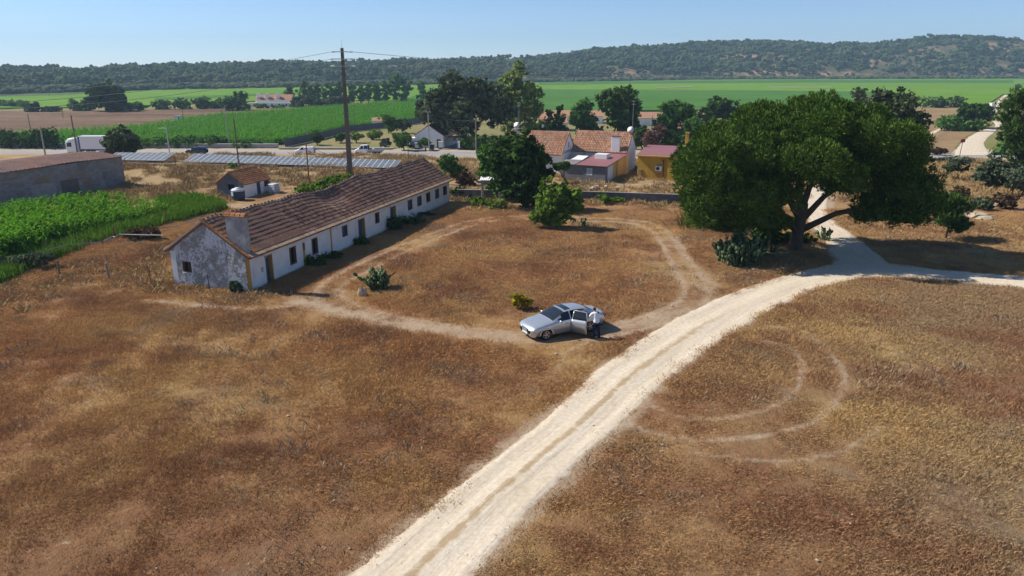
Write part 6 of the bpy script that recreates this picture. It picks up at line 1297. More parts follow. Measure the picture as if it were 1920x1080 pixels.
rsv = np.random.RandomState(4); mb.v = [tuple(np.array(v) + rsv.normal(0, .12, 3)) for v in mb.v]; o = mb.build('dark_core', 'pine_dark', pe); o['kind'] = 'stuff'  # solid dark cores added inside the lobes to block light and view through the crown
mb = MB(); bx = Vector((0, 0, 0))
mb.tube([(0, 0, -.4), (.05, 0, .5), (.15, .1, 1.6), (.25, .1, 2.8), (.3, .1, 3.8)], [.68, .52, .46, .42, .38], 12)
for (x_, y_, dy, st, r_) in ((1735, 368, -1.5, 1.9, .30), (1650, 300, 0, 2.6, .30), (1560, 260, 1, 3.4, .32), (1480, 240, 0, 3.6, .34), (1400, 290, -1, 2.9, .30), (1350, 360, -2.2, 1.8, .26), (1430, 380, -2.4, 1.6, .20)):
    q = AT(x_, y_, pe.location.y + dy) - pe.location; a_ = Vector((.15, .08, st)); m1 = a_.lerp(q, .3) + Vector((0, 0, .35)); m2 = a_.lerp(q, .65) + Vector((.2, .2, .15)); mb.tube([a_ - Vector((0, 0, .4)), m1, m2, q], [r_, r_ * .72, r_ * .5, r_ * .2], 8)
    for k in range(4): g_ = q + Vector((random.uniform(-1.6, 1.6), random.uniform(-1.6, 1.6), random.uniform(-.3, 1.2))); mb.tube([m2, m2.lerp(g_, .5) + Vector((0, 0, .2)), g_], [r_ * .3, r_ * .18, r_ * .06], 5)
mb.build('trunk', 'bark', pe, True)
plant('small_pine', 1772, 449, [(1790, 402, 34, 28), (1772, 385, 22, 22), (1800, 425, 24, 16), (1775, 420, 18, 14)], 'small dark pine standing right of the umbrella pine', 'tree', 'pine_dark', 7000, .20, .10, 12, clump=.24, tip=.9, aspect=.16, fork=.5)
plant('edge_pine', 1944, 352, [(1905, 200, 26, 26), (1925, 180, 24, 18), (1895, 240, 36, 28), (1940, 250, 45, 35), (1900, 275, 34, 24), (1925, 305, 40, 24), (1950, 210, 40, 40), (1885, 262, 22, 14)], 'open crowned pine cut by the right picture edge', 'tree', 'pine_dark', 12000, .24, .3, 13, clump=.22, tip=.6, aspect=.2)
plant('grey_bush', 1880, 352, [(1872, 318, 34, 26), (1900, 338, 36, 26), (1850, 330, 24, 18)], 'grey green bush at the foot of the edge pine', 'bush', 'olive_leaf', 7000, .16, .08, 14)
plant('grey_bush', 1915, 368, [(1912, 340, 30, 26), (1935, 345, 26, 24)], 'grey green bush at the very right edge', 'bush', 'olive_leaf', 4000, .16, .08, 15)
plant('sapling', 1797, 338, [(1797, 306, 22, 14), (1790, 318, 18, 10), (1805, 316, 16, 10)], 'thin grey sapling by the sign post', 'tree', 'olive_leaf', 1500, .14, .06, 16, clump=.35)
plant('low_bush', 1838, 394, [(1836, 382, 20, 12), (1850, 386, 12, 8)], 'low grey bush above the boulders', 'bush', 'olive_leaf', 2200, .12, .05, 17)
plant('brushwood', 1885, 392, [(1885, 378, 28, 14)], 'dark brown brushwood on the right bank', 'bush', 'brown_leaf', 2500, .14, .05, 18)
plant('brushwood', 1800, 372, [(1800, 362, 22, 12)], 'brown brushwood behind the small pine', 'bush', 'brown_leaf', 1600, .14, .05, 19)
plant('grey_oak', 1694, 300, [(1680, 205, 46, 36), (1640, 225, 38, 40), (1705, 235, 34, 40), (1690, 262, 40, 26), (1655, 195, 30, 22)], 'large grey green oak behind the umbrella pine', 'tree', 'oak_leaf', 12000, .30, .45, 20, clump=.2)
plant('round_oak', 1612, 262, [(1612, 178, 18, 14), (1614, 195, 14, 12)], 'small grey treetop peeking above the umbrella pine', 'tree', 'oak_leaf', 2500, .28, .2, 21)
# ---- middle of the yard
plant('fig_shrub', 1042, 428, [(1018, 404, 26, 22), (1045, 400, 36, 26), (1040, 372, 30, 24), (1022, 352, 11, 24), (1036, 345, 9, 16), (1057, 350, 7, 22), (1076, 372, 20, 18), (1085, 385, 14, 12)], 'bright green bushy fig tree in the middle of the yard', 'tree', 'green_leaf', 9000, .15, .10, 22, clump=.24)
plant('dark_tree', 985, 390, [(975, 305, 44, 42), (968, 268, 30, 22), (1010, 300, 20, 28), (985, 345, 44, 34), (960, 345, 30, 32), (1030, 330, 16, 24), (1000, 368, 30, 18)], 'tall black green ivy clad tree beside the concrete shelter', 'tree', 'dark_leaf', 17000, .20, .35, 23, clump=.2)
plant('laurel_tree', 930, 372, [(922, 298, 26, 28), (938, 318, 28, 26), (918, 322, 20, 22), (932, 345, 22, 20)], 'glossy green tree left of the tall black green tree', 'tree', 'mid_leaf', 8000, .20, .2, 24, clump=.22)
plant('weed_bush', 902, 388, [(890, 378, 24, 9), (912, 382, 18, 8)], 'green weeds at the foot of the concrete shelter', 'bush', 'green_leaf', 2500, .10, .03, 25, trunk=False)
plant('weed_bush', 935, 392, [(932, 383, 22, 10)], 'yellowish weeds below the right shelter post', 'bush', 'poplar_leaf', 1800, .10, .03, 26, trunk=False)
plant('weed_bush', 1145, 382, [(1138, 374, 24, 9), (1160, 376, 14, 7)], 'green weeds growing against the low grey wall', 'bush', 'green_leaf', 2200, .10, .03, 27, trunk=False)
plant('round_bush', 846, 334, [(843, 310, 24, 16), (858, 320, 16, 12)], 'round bright green bush beyond the farmhouse end', 'bush', 'mid_leaf', 6000, .14, .1, 28)
plant('dry_bush', 868, 348, [(868, 336, 18, 14), (880, 344, 14, 10)], 'dry brown bush between the round bush and the laurel', 'bush', 'brown_leaf', 2600, .13, .05, 29)
plant('corner_weed', 866, 372, [(860, 362, 16, 10), (880, 366, 14, 8)], 'dark green weeds at the far farmhouse corner', 'bush', 'dark_leaf', 2000, .12, .04, 30, trunk=False)
bbase = HC0 + HU * 22 + HV * 10.0
plant('bramble', 0, 0, [(578, 356, 26, 10), (600, 350, 26, 10), (625, 342, 26, 10), (648, 334, 20, 9)], 'green bramble thicket showing over the farmhouse ridge', 'bush', 'green_leaf', 9000, .16, .05, 31, base=bbase, trunk=False)
plant('green_shoots', 439, 316, [(437, 311, 9, 5)], 'light green shoots behind the shed roof', 'bush', 'green_leaf', 600, .15, .04, 32, trunk=False)
# shrubs along the shaded house front
for k, (a, b, w_, h_, lab, mt) in enumerate(((6.9, -.55, .75, .5, 'dark shrub under the first windows of the farmhouse', 'dark_leaf'), (9.2, -.45, .9, .35, 'low weeds under the second farmhouse window', 'dark_leaf'), (13.9, -.5, .6, .45, 'small bush left of the middle blue door', 'dark_leaf'), (20.0, -.55, .8, .75, 'dark bush in front of the far blue door', 'dark_leaf'), (22.4, -.7, 1.5, .65, 'broad dark bush right of the far blue door', 'dark_leaf'), (26.5, -.35, 1.6, .25, 'low weeds under the far row of windows', 'dark_leaf'), (-.35, .9, .35, .45, 'small grey weed at the ochre corner of the gable', 'olive_leaf'))):
    q = HC0 + HU * a + HV * b; e = empty('wall_shrub', q, 0, lab, 'shrub', 'shrubs along the farmhouse front'); V, F = leaf_cloud([(0, 0, h_ * .8, w_, w_ * .55, h_ * .8), (w_ * .5, 0, h_ * .5, w_ * .6, w_ * .4, h_ * .5)], 1500, .09, 40 + k, .25); V[:, 2] = np.maximum(V[:, 2], .01); me = np_mesh('crown', V, F); me.materials.append(M[mt]); link('crown', me, e); limbs(q, [(0, 0, h_, w_ * .5, w_ * .4, h_ * .5)], .02, k).build('trunk', 'bark', e)
plant('yellow_shrub', 976, 578, [(972, 562, 17, 11), (985, 566, 12, 9)], 'small yellow green shrub behind the silver car', 'shrub', 'yellow_leaf', 2600, .075, .03, 33, clump=.25)
# ---- prickly pears
def cactus_mesh(seed, n, w_, h_, pad=.20):
    rs = np.random.RandomState(seed); mb = MB(); tips = []
    def pad_at(p, up, r):
        side = Vector(rs.normal(size=3)); side = (side - up * side.dot(up)).normalized(); th = up.cross(side)
        ring = [p + up * (r * (1 - math.cos(a)) * 1.25) + side * (math.sin(a) * r * .78) for a in np.linspace(0, 2 * math.pi, 11)[:-1]]; c = p + up * (r * 1.25)
        v = ring + [c + th * (r * .22), c - th * (r * .22)]; mb.add(v, [(i, (i + 1) % 10, 10) for i in range(10)] + [((i + 1) % 10, i, 11) for i in range(10)]); return p + up * (r * 2.3), up
    for k in range(n):
        a = rs.rand() * 6.28; q = rs.rand() ** .6; p = Vector((math.cos(a) * w_ * .6 * q, math.sin(a) * w_ * .6 * q, 0)); up = Vector((math.cos(a) * q * .45 + rs.normal() * .12, math.sin(a) * q * .45 + rs.normal() * .12, 1)).normalized(); hgt = h_ * (1.1 - .6 * q)
        while p.z < hgt:
            p, up = pad_at(p, up, pad * (.75 + .5 * rs.rand())); up = (up + Vector(rs.normal(size=3)) * .28 + Vector((0, 0, .22))).normalized()
    return mb
def cactus(px, py, n, w_, h_, pad, seed, label):
    e = empty('prickly_pear', G(px, py), 0, label, 'cactus', 'prickly pears'); o = cactus_mesh(seed, n, w_, h_, pad).build('pads', 'cactus', e, True); o['kind'] = 'stuff'; mb = MB(); mb.tube([(0, 0, -.2), (0, 0, .3)], [.12, .1], 7); mb.build('stem', 'bark', e)
cactus(708, 542, 60, .85, 1.25, .15, 3, 'prickly pear clump in the grass loop near the farmhouse'); cactus(1384, 494, 110, 2.1, 2.1, .20, 4, 'big prickly pear clump in front of the umbrella pine'); cactus(1545, 452, 16, .6, 1.1, .15, 5, 'dark prickly pear beside the pine trunk'); cactus(1092, 424, 9, .35, .8, .11, 6, 'little prickly pear right of the fig tree'); cactus(1430, 478, 30, 1.2, 1.2, .17, 7, 'shaded prickly pear right of the big clump')
# hanging stems of a euphorbia hedge under the pine's left side
hq = G(1310, 428); e = empty('reed_thicket', hq, 0, 'thin green upright stems below the left side of the pine', 'bush'); mb = MB(); rs = np.random.RandomState(8)
for k in range(260):
    a = rs.normal(0, 1, 2) * (.9, .8); b = a * 1.25 + rs.normal(0, .4, 2); h_ = .6 + 1.5 * rs.rand() ** 1.5; mb.tube([(a[0], a[1], 0), (a[0] * .5 + b[0] * .5, a[1] * .5 + b[1] * .5, h_ * .6), (b[0] * 1.1, b[1], h_)], [.02, .018, .008], 3, False)
o = mb.build('stems', 'mid_leaf', e); o['kind'] = 'stuff'
plant('ivy_mound', 1345, 432, [(1340, 408, 36, 22), (1372, 420, 30, 16)], 'dark ivy mound under the left of the umbrella pine', 'bush', 'dark_leaf', 5000, .15, .1, 35)
plant('shade_thicket', 1452, 455, [(1440, 440, 46, 18), (1478, 452, 30, 14), (1510, 462, 24, 10)], 'dark thicket around the pine trunk', 'bush', 'dark_leaf', 5000, .14, .08, 36)
# ---- village trees
plant('big_oak', 875, 276, [(846, 172, 40, 30), (905, 178, 44, 34), (806, 214, 26, 28), (862, 212, 54, 34), (925, 212, 32, 36), (880, 160, 30, 20), (820, 190, 26, 22), (835, 232, 26, 16)], 'broad black green oak over the white veranda house', 'tree', 'oak_leaf', 24000, .34, .6, 50, clump=.17)
plant('tall_poplar', 972, 268, [(972, 128, 10, 16), (968, 150, 20, 20), (960, 178, 26, 24), (990, 180, 22, 24), (975, 205, 40, 26), (1000, 212, 22, 24), (945, 158, 12, 18), (970, 235, 38, 18)], 'tall airy light green poplar rising above the village', 'tree', 'poplar_leaf', 9000, .36, .3, 51, 'pale_bark', clump=.22)
vt = [('village_pine', 1168, 268, [(1160, 186, 30, 24), (1180, 205, 20, 26), (1140, 195, 22, 18), (1165, 225, 36, 28), (1180, 245, 26, 20)], 'tall dark pine behind the two tiled houses', 'pine_dark', 13000, .34), ('village_tree', 1092, 268, [(1090, 205, 20, 16), (1098, 235, 30, 22), (1085, 225, 20, 18), (1110, 250, 30, 14)], 'rounded green tree between the two tiled roofs', 'mid_leaf', 8000, .30), ('cypress', 1052, 262, [(1052, 205, 7, 10), (1050, 225, 11, 20), (1056, 245, 12, 16)], 'dark pointed cypress left of the rounded green tree', 'dark_leaf', 4000, .26), ('cypress', 1032, 262, [(1030, 215, 7, 10), (1032, 232, 11, 18), (1030, 248, 12, 12)], 'dark pointed cypress beside the tall poplar', 'dark_leaf', 3600, .26), ('laurel_tree', 1008, 262, [(1005, 240, 16, 12), (1018, 248, 14, 10)], 'low green tree under the tall poplar', 'mid_leaf', 3000, .28), ('walnut_tree', 1265, 268, [(1262, 208, 34, 18), (1250, 228, 26, 18), (1285, 222, 24, 20), (1262, 245, 34, 16)], 'dark broad leaved tree above the yellow building', 'mid_leaf', 10000, .34), ('round_tree', 1352, 245, [(1350, 200, 34, 18), (1340, 215, 26, 16), (1368, 212, 22, 16)], 'dark round tree at the upper left of the umbrella pine', 'dark_leaf', 8000, .34), ('olive_tree', 1305, 285, [(1300, 235, 24, 18), (1312, 258, 26, 20), (1295, 268, 26, 18)], 'grey green tree just left of the umbrella pine', 'mid_leaf', 6000, .28), ('oleander', 1225, 288, [(1222, 262, 22, 16), (1238, 245, 16, 12)], 'pinkish oleander behind the yellow building', 'pink_leaf', 4000, .24), ('dark_shrub', 1255, 288, [(1258, 265, 22, 18), (1275, 275, 18, 12)], 'dark shrub behind the yellow chimney', 'dark_leaf', 4000, .24), ('dark_shrub', 1205, 280, [(1205, 255, 18, 16), (1195, 268, 14, 14)], 'dark shrub at the end of the chimney house', 'dark_leaf', 3600, .26), ('small_tree', 1062, 345, [(1060, 310, 11, 8), (1046, 314, 10, 8)], 'small leafy tree in front of the white gable', 'mid_leaf', 3000, .16), ('fruit_tree', 758, 282, [(758, 262, 18, 13), (752, 270, 14, 9)], 'round fruit tree left of the veranda house', 'mid_leaf', 4000, .24), ('fruit_tree', 700, 262, [(700, 253, 15, 9)], 'fruit tree behind the flatbed truck', 'green_leaf', 2600, .22), ('fruit_tree', 728, 250, [(726, 226, 15, 12), (735, 240, 14, 10)], 'darker fruit tree behind the garden hut', 'mid_leaf', 3500, .26), ('fruit_tree', 755, 250, [(757, 234, 14, 10)], 'olive tree next to the big oak', 'olive_leaf', 2600, .26), ('fruit_tree', 640, 268, [(638, 258, 14, 8)], 'low fruit tree just left of the tall concrete pole', 'mid_leaf', 2200, .22), ('fruit_tree', 595, 272, [(594, 261, 13, 8)], 'dark low bush above the white van', 'dark_leaf', 2000, .24), ('fruit_tree', 668, 268, [(668, 256, 12, 8)], 'bushy fruit tree right of the tall concrete pole', 'green_leaf', 2200, .22), ('fruit_tree', 780, 228, [(790, 218, 14, 9)], 'green tree at the left edge of the big oak', 'green_leaf', 2200, .26), ('fruit_tree', 722, 278, [(722, 268, 12, 7)], 'small olive tree by the pickup load bed', 'olive_leaf', 1600, .22), ('garden_bush', 798, 282, [(797, 268, 10, 9)], 'clipped bush in front of the white gable wall', 'mid_leaf', 1600, .2)]
for k, (nm, x_, y_, lb, lab, mt, n_, sz) in enumerate(vt): plant(nm, x_, y_, lb, lab, 'tree' if 'bush' not in nm and 'shrub' not in nm and nm != 'oleander' else 'bush', mt, n_, sz, .16, 60 + k, clump=.22)
hg = G(868, 281); he = G(975, 284); e = empty('clipped_hedge', hg, math.atan2(he.y - hg.y, he.x - hg.x), 'dense clipped green hedge along the road', 'hedge'); L_ = (he - hg).length; V, F = leaf_cloud([(L_ * k / 6, 1.2, 1.6, L_ / 9, 1.3, 1.9) for k in range(7)], 12000, .22, 90, .2); V = V.reshape(-1, 4, 3); V = V[V[:, :, 2].min(1) > 0].reshape(-1, 3); me = np_mesh('foliage', V, np.arange(len(V)).reshape(-1, 4)); me.materials.append(M['mid_leaf']); link('foliage', me, e)
plant('willow', 225, 292, [(225, 262, 27, 22), (212, 272, 18, 16), (240, 274, 16, 15)], 'round dark willow bush hiding the end of the lorry', 'tree', 'oak_leaf', 7000, .26, .2, 100, clump=.2)
# ---- trees out on the plain
plant('field_tree', 204, 209, [(200, 174, 26, 20), (215, 188, 24, 18), (180, 188, 18, 16), (205, 196, 34, 12), (168, 172, 7, 12)], 'big dark round tree standing alone in the rice', 'tree', 'dark_leaf', 7000, .60, .5, 101, clump=.2)
pops = [(544, 158, 9), (568, 152, 9), (581, 158, 8), (595, 160, 9), (610, 157, 8), (623, 160, 8), (637, 152, 9), (660, 158, 8), (676, 157, 7), (691, 155, 8), (706, 158, 10), (722, 150, 10), (741, 141, 15), (759, 142, 13), (789, 152, 11)]
pn = ['first poplar of the row, beside the far farmhouse', 'second poplar of the row', 'third poplar of the row', 'fourth poplar of the row', 'fifth poplar of the row', 'sixth poplar of the row', 'poplar just left of the tall concrete pole', 'poplar just right of the tall concrete pole', 'thin poplar, second right of the tall pole', 'poplar, third right of the tall pole', 'bushy poplar left of the two tallest', 'poplar touching the two tallest ones', 'tallest broad poplar of the row', 'second tallest poplar of the row', 'lone poplar left of the big oak']
for k, (x_, ty_, rx) in enumerate(pops):
    h_ = 193 - ty_; plant('poplar', x_, 193, [(x_, ty_ + h_ * .22, rx * .75, h_ * .22), (x_ + (k % 3 - 1) * 2, ty_ + h_ * .5, rx, h_ * .28), (x_ - (k % 2), ty_ + h_ * .78, rx * .8, h_ * .2)], pn[k], 'tree', 'far_leaf', 1100, .6, .3, 110 + k, 'pale_bark', 'row of poplars on the plain', clump=.28)
def far_hedge(pts, n, label, seed, hgt=1.3, mat='far_leaf', sz=.7):
    P_ = [G(*q) for q in pts]; o = P_[0]; e = empty('field_hedge', o, 0, label, 'hedge', 'hedges on the plain'); lob = []
    rs = np.random.RandomState(seed)
    for a, b in zip(P_[:-1], P_[1:]):
        k = max(2, int((b - a).length / 6))
        for i in range(k): q = a.lerp(b, i / k) - o; h_ = hgt * (.7 + .7 * rs.rand()); lob.append((q.x, q.y, h_, 3.8, 2.4, h_))
    V, F = leaf_cloud(lob, n, sz, seed, .22); V[:, 2] = np.maximum(V[:, 2], 0); me = np_mesh('foliage', V, F); me.materials.append(M[mat]); link('foliage', me, e)
far_hedge([(303, 205), (380, 204), (470, 202)], 5000, 'long dark hedge left of the far farmhouse', 130, 2.4); far_hedge([(430, 208), (475, 206)], 1800, 'dark shrubs close to the far farmhouse', 131, 2.8); far_hedge([(490, 203), (560, 203)], 900, 'garden shrubs in front of the far farmhouse', 132, .75); far_hedge([(560, 202), (610, 200), (660, 197)], 4200, 'grey green hedge below the poplars', 133, 2.4, 'olive_leaf'); far_hedge([(145, 208), (180, 208)], 1200, 'bush left of the round field tree', 134, 1.8); far_hedge([(225, 208), (285, 206)], 1800, 'low hedge right of the round field tree', 135, 1.8); far_hedge([(0, 200), (60, 203)], 1800, 'dark hedge at the left picture edge', 136, 2.0); far_hedge([(64, 210), (135, 210)], 1800, 'pale reeds in the rice at the left', 137, 1.3, 'olive_leaf')
far_hedge([(0, 277), (60, 277), (128, 278)], 4200, 'dark bushes over the roadside wall left of the lorry', 138, 1.7, 'dark_leaf', .35); far_hedge([(255, 277), (400, 276), (520, 277)], 7000, 'brambles hanging over the roadside wall', 139, 1.0, 'mid_leaf', .32)
plant('carob_tree', 1828, 240, [(1824, 212, 30, 16), (1808, 222, 18, 12), (1845, 220, 18, 14)], 'dark dome shaped tree beside the far dirt road', 'tree', 'dark_leaf', 7000, .45, .3, 140, clump=.2)
far_hedge([(1778, 245), (1810, 246), (1842, 246)], 3600, 'green scrub below the dome shaped tree', 141, 1.6, 'mid_leaf', .4); far_hedge([(1742, 202), (1772, 201), (1808, 202)], 2200, 'dark hedge at the end of the stubble field', 142, 2.0)
plant('dead_shrub', 1758, 291, [(1758, 284, 18, 6)], 'dark dead shrub where the dirt roads meet the asphalt', 'bush', 'brown_leaf', 1500, .25, .05, 143)
plant('field_bush', 1562, 176, [(1562, 171, 4, 3)], 'single tiny bush in the rice field', 'bush', 'far_leaf', 300, .6, .1, 144); plant('field_bush', 1910, 166, [(1908, 162, 7, 4)], 'bush far out by the dirt road end', 'bush', 'far_leaf', 500, .8, .1, 145)
mk = G(1858, 214); mb = MB(); mb.cbox((-.8, -.8, 0), (.8, .8, 4.2), .1, Matrix.Translation(mk)); mb.box((-1, -1, 4.2), (1, 1, 4.5), Matrix.Translation(mk)); tag(mb.build('water_hut', 'house_white'), 'small white hut by the far dirt road', 'hut')

# ---- corn by the warehouse: many plants, one crop
def corn_plant(seed, h=1.9):
    rs = np.random.RandomState(seed); V = []; F = []
    def quadstrip(pts, ws, side):
        o = len(V)
        for p, w_ in zip(pts, ws): V.append(p - side * w_); V.append(p + side * w_)
        for i in range(len(pts) - 1): F.append((o + 2 * i, o + 2 * i + 1, o + 2 * i + 3, o + 2 * i + 2))
    up = np.array([0, 0, 1.])
    quadstrip([up * 0, up * h * .5, up * h], [.022, .02, .012], np.array([1, 0, 0.])); quadstrip([up * 0, up * h * .5, up * h], [.022, .02, .012], np.array([0, 1., 0]))
    for k in range(11):
        a = k * 2.4 + rs.rand(); d = np.array([math.cos(a), math.sin(a), 0]); s_ = np.array([-math.sin(a), math.cos(a), 0]); z0 = h * (.18 + .075 * k); L = .75 - .03 * k + .15 * rs.rand()
        quadstrip([up * z0, up * (z0 + L * .38) + d * L * .35, up * (z0 + L * .45) + d * L * .75, up * (z0 + L * .18) + d * L * 1.05], [.03, .055, .04, .006], s_)
    for k in range(4): a = rs.rand() * 6.28; quadstrip([up * h, up * (h + .28) + np.array([math.cos(a), math.sin(a), 0]) * .1], [.012, .006], np.array([1, 0, 0.]))
    return np_mesh('corn_piece', np.array(V), np.array(F))
rs = np.random.RandomState(5); N = 9000; cx_ = rs.uniform(-66, -28, N); cy_ = rs.uniform(50, 86, N); ok = in_poly(cx_, cy_, CORN); row = ((cx_ * .955 - cy_ * .296) / .55); ok &= np.abs(row - np.round(row)) < .33; cx_, cy_ = cx_[ok], cy_[ok]
P = np.stack([cx_, cy_, T(cx_, cy_)], 1); rot = np.zeros((len(P), 3)); rot[:, 2] = rs.rand(len(P)) * 6.28; rot[:, :2] = rs.normal(0, .06, (len(P), 2)); edge_d = np.minimum(1, seg_dist(cx_, cy_, CORN[3:7] ) / 6); sc = (.62 + .38 * edge_d) * (.85 + .35 * rs.rand(len(P)))
scatter('corn_crop', P, rot, np.stack([sc * 1.1, sc * 1.1, sc], 1), [proto('corn_piece', corn_plant(k), 'corn_leaf') for k in range(6)], 'stuff', 'tall green corn growing between the warehouse and the fence', 'corn')
# maize beyond the road
mz = [XY(G(*q)) for q in MAIZE]; N = 60000; mx0 = rs.uniform(-260, 0, N); my0 = rs.uniform(168, 420, N); ok = in_poly(mx0, my0, mz); ok &= rs.rand(N) < np.clip(1.5 - my0 / 330, .25, 1); mx0, my0 = mx0[ok], my0[ok]
P = np.stack([mx0, my0, np.full(len(mx0), PLAIN)], 1); rot = np.zeros((len(P), 3)); rot[:, 2] = rs.rand(len(P)) * 6.28; sc = 1.0 * (.75 + .5 * rs.rand(len(P))) * np.where(my0 > 240, 1.0, 1)
scatter('maize_crop', P, rot, np.stack([sc * 1.7, sc * 1.7, sc * .85], 1), [proto('maize_piece', corn_plant(20 + k), 'maize_leaf') for k in range(4)], 'stuff', 'dense green maize filling the field beyond the road', 'maize')

# ================================================================ dry grass over the yard
def grass_patch(seed, n=220, rad=.64, h=.105, w_=.005, lean=1.25, clumps=26):
    rs = np.random.RandomState(seed); V = []; F = []
    cc = rs.normal(0, .5, (clumps, 2)) * rad; ch = .5 + .9 * rs.rand(clumps)
    for k in range(n):
        c = rs.randint(clumps); p = cc[c] + rs.normal(0, .28, 2) * rad; a = rs.rand() * 6.28; d = np.array([math.cos(a), math.sin(a)]) * lean * rs.rand(); hh = h * ch[c] * (.5 + .8 * rs.rand()); s_ = np.array([-math.sin(a), math.cos(a)]) * w_ * (.6 + .8 * rs.rand())
        o = len(V); V += [(p[0] - s_[0], p[1] - s_[1], -.02), (p[0] + s_[0], p[1] + s_[1], -.02), (p[0] + s_[0] * .7 + d[0] * hh * .5, p[1] + s_[1] * .7 + d[1] * hh * .5, hh * .65), (p[0] + d[0] * hh * 1.1, p[1] + d[1] * hh * 1.1, hh)]; F.append((o, o + 1, o + 2, o + 3))
    return np_mesh('grass_piece', np.array(V), np.array(F))
FOOT = [HOUSE, [XY(SO), XY(SO + HU * 4.9), XY(SO + HU * 4.9 + HV * 3.6), XY(SO + HV * 3.6)], [XY(WO), XY(WO + WU * 40), XY(WO + WU * 40 + WV * 9), XY(WO + WV * 9)], [XY(BO), XY(BF), XY(BF + BD * 5.7), XY(BO + BD * 5.7)], [XY(AO), XY(AO + BU * 8.4), XY(AO + BU * 8.4 + BD * 6.2), XY(AO + BD * 6.2)], [XY(GF), XY(GF - gu * 6.1), XY(GF - gu * 6.1 + gd * gl), XY(BF)], [XY(YO - yv * .55), XY(YO + yu * YL - yv * .55), XY(YO + yu * YL + yv * 7.5), XY(YO + yv * 7.5)]]
def clear_of(x_, y_, verge=.0):
    ok = np.ones(len(x_), bool)
    for f_ in FOOT: ok &= ~in_poly(x_, y_, f_)
    for k, rp in enumerate(road_polys): ok &= ~in_poly(x_, y_, rp)
    ok &= np.hypot(x_ - 3.3, y_ - 37.4) > 2.2
    return ok
def wear_at(x_, y_):
    w = np.zeros(len(x_))
    for o_ in (-.75, .75): w = np.maximum(w, 1.2 * np.exp(-(seg_dist(x_, y_, off_line(loop, o_)) / .7) ** 2))
    for a_ in arcs: w = np.maximum(w, 1.1 * np.exp(-(seg_dist(x_, y_, a_) / .65) ** 2))
    w = np.maximum(w, np.exp(-(seg_dist(x_, y_, GP([(560, 566), (620, 580), (700, 598), (780, 612), (870, 624), (960, 634)])) / 1.3) ** 2)); w = np.maximum(w, np.exp(-(seg_dist(x_, y_, GP([(1130, 622), (1210, 604), (1290, 582)])) / 1.1) ** 2))
    return w
rs = np.random.RandomState(99)
def spread(N, x0, x1, y0, y1, wedge=True):
    x_ = rs.uniform(x0, x1, N); y_ = y0 + (y1 - y0) * rs.rand(N) ** .8
    if wedge: k = np.abs(x_) < y_ * .80 + 5; x_, y_ = x_[k], y_[k]
    return x_, y_
x_, y_ = spread(52000, -50, 52, 13, 74); dens = .62 + .6 * vn(x_ * .3, y_ * .3, 41) + .35 * vn(x_ * .9, y_ * .9, 42)
ok = clear_of(x_, y_) & ~in_poly(x_, y_, CORN) & (rs.rand(len(x_)) < np.clip(dens, .18, 1)) & (rs.rand(len(x_)) > wear_at(x_, y_) * 1.05); x_, y_ = x_[ok], y_[ok]
hs = (.45 + .5 * np.clip(vn(x_ * .16, y_ * .16, 43) + .4, 0, 1.2) + .35 * rs.rand(len(x_)) + .3 * np.clip(vn(x_ * .7, y_ * .7, 44), -.7, 1)) * (1 + .3 * ss(2, 12, x_ - .22 * y_)); P = np.stack([x_, y_, T(x_, y_)], 1); rot = np.zeros((len(P), 3)); rot[:, 2] = rs.rand(len(P)) * 6.28
scatter('dry_grass', P, rot, np.stack([np.ones(len(P)), np.ones(len(P)), hs], 1), [proto('grass_piece', grass_patch(k), 'dry_blade') for k in range(8)], 'stuff', 'short brown and golden dry grass covering the yard', 'grass')
x_, y_ = spread(4500, -45, 48, 13, 70); ok = clear_of(x_, y_) & ~in_poly(x_, y_, CORN) & (vn(x_ * .25, y_ * .25, 47) + .6 * vn(x_ * .8, y_ * .8, 48) > .28) & (rs.rand(len(x_)) > wear_at(x_, y_)); x_, y_ = x_[ok], y_[ok]
P = np.stack([x_, y_, T(x_, y_)], 1); rot = np.zeros((len(P), 3)); rot[:, 2] = rs.rand(len(P)) * 6.28; hs = .5 + .9 * rs.rand(len(P)) ** 2
scatter('dead_stalks', P, rot, np.stack([np.ones(len(P)), np.ones(len(P)), hs], 1), [proto('stalk_piece', grass_patch(120 + k, 45, .6, .24, .0045, .9, 9), 'stalk_blade') for k in range(5)], 'stuff', 'grey brown dead weed stalks among the dry grass', 'weeds')
# taller straw: round the buildings, on the bank, by the pine and between the houses
x_, y_ = spread(26000, -60, 75, 40, 116); bank = ss(76, 84, y_) * .75; edges = np.zeros(len(x_))
for ln, wd, k in (([XY(HC0 - HU * .5 - HV * .2), XY(HC0 - HU * .6 + HV * 7), XY(HC0 + HU * 10 + HV * 7.2)], 1.4, .9), (GP([(1420, 500), (1470, 498), (1530, 492)]), 1.6, 1.0), (GP([(0, 560), (110, 525), (210, 515), (300, 500), (330, 470)]), 3.5, .6), ([XY(v) for v in wp], 2.2, .5), (GP([(1600, 420), (1750, 440), (1900, 440)]), 3.5, .5), (GP([(880, 392), (1000, 394)]), 1.2, .7)): edges = np.maximum(edges, k * np.exp(-(seg_dist(x_, y_, ln) / wd) ** 2))
pr = np.maximum(bank * (.45 + .55 * vn(x_ * .22, y_ * .22, 51)), edges); ok = clear_of(x_, y_) & ~in_poly(x_, y_, CORN) & (rs.rand(len(x_)) < pr); x_, y_ = x_[ok], y_[ok]
P = np.stack([x_, y_, T(x_, y_)], 1); rot = np.zeros((len(P), 3)); rot[:, 2] = rs.rand(len(P)) * 6.28; hs = (.45 + .7 * rs.rand(len(P)) ** 1.5) * (.7 + .5 * ss(60, 85, y_))
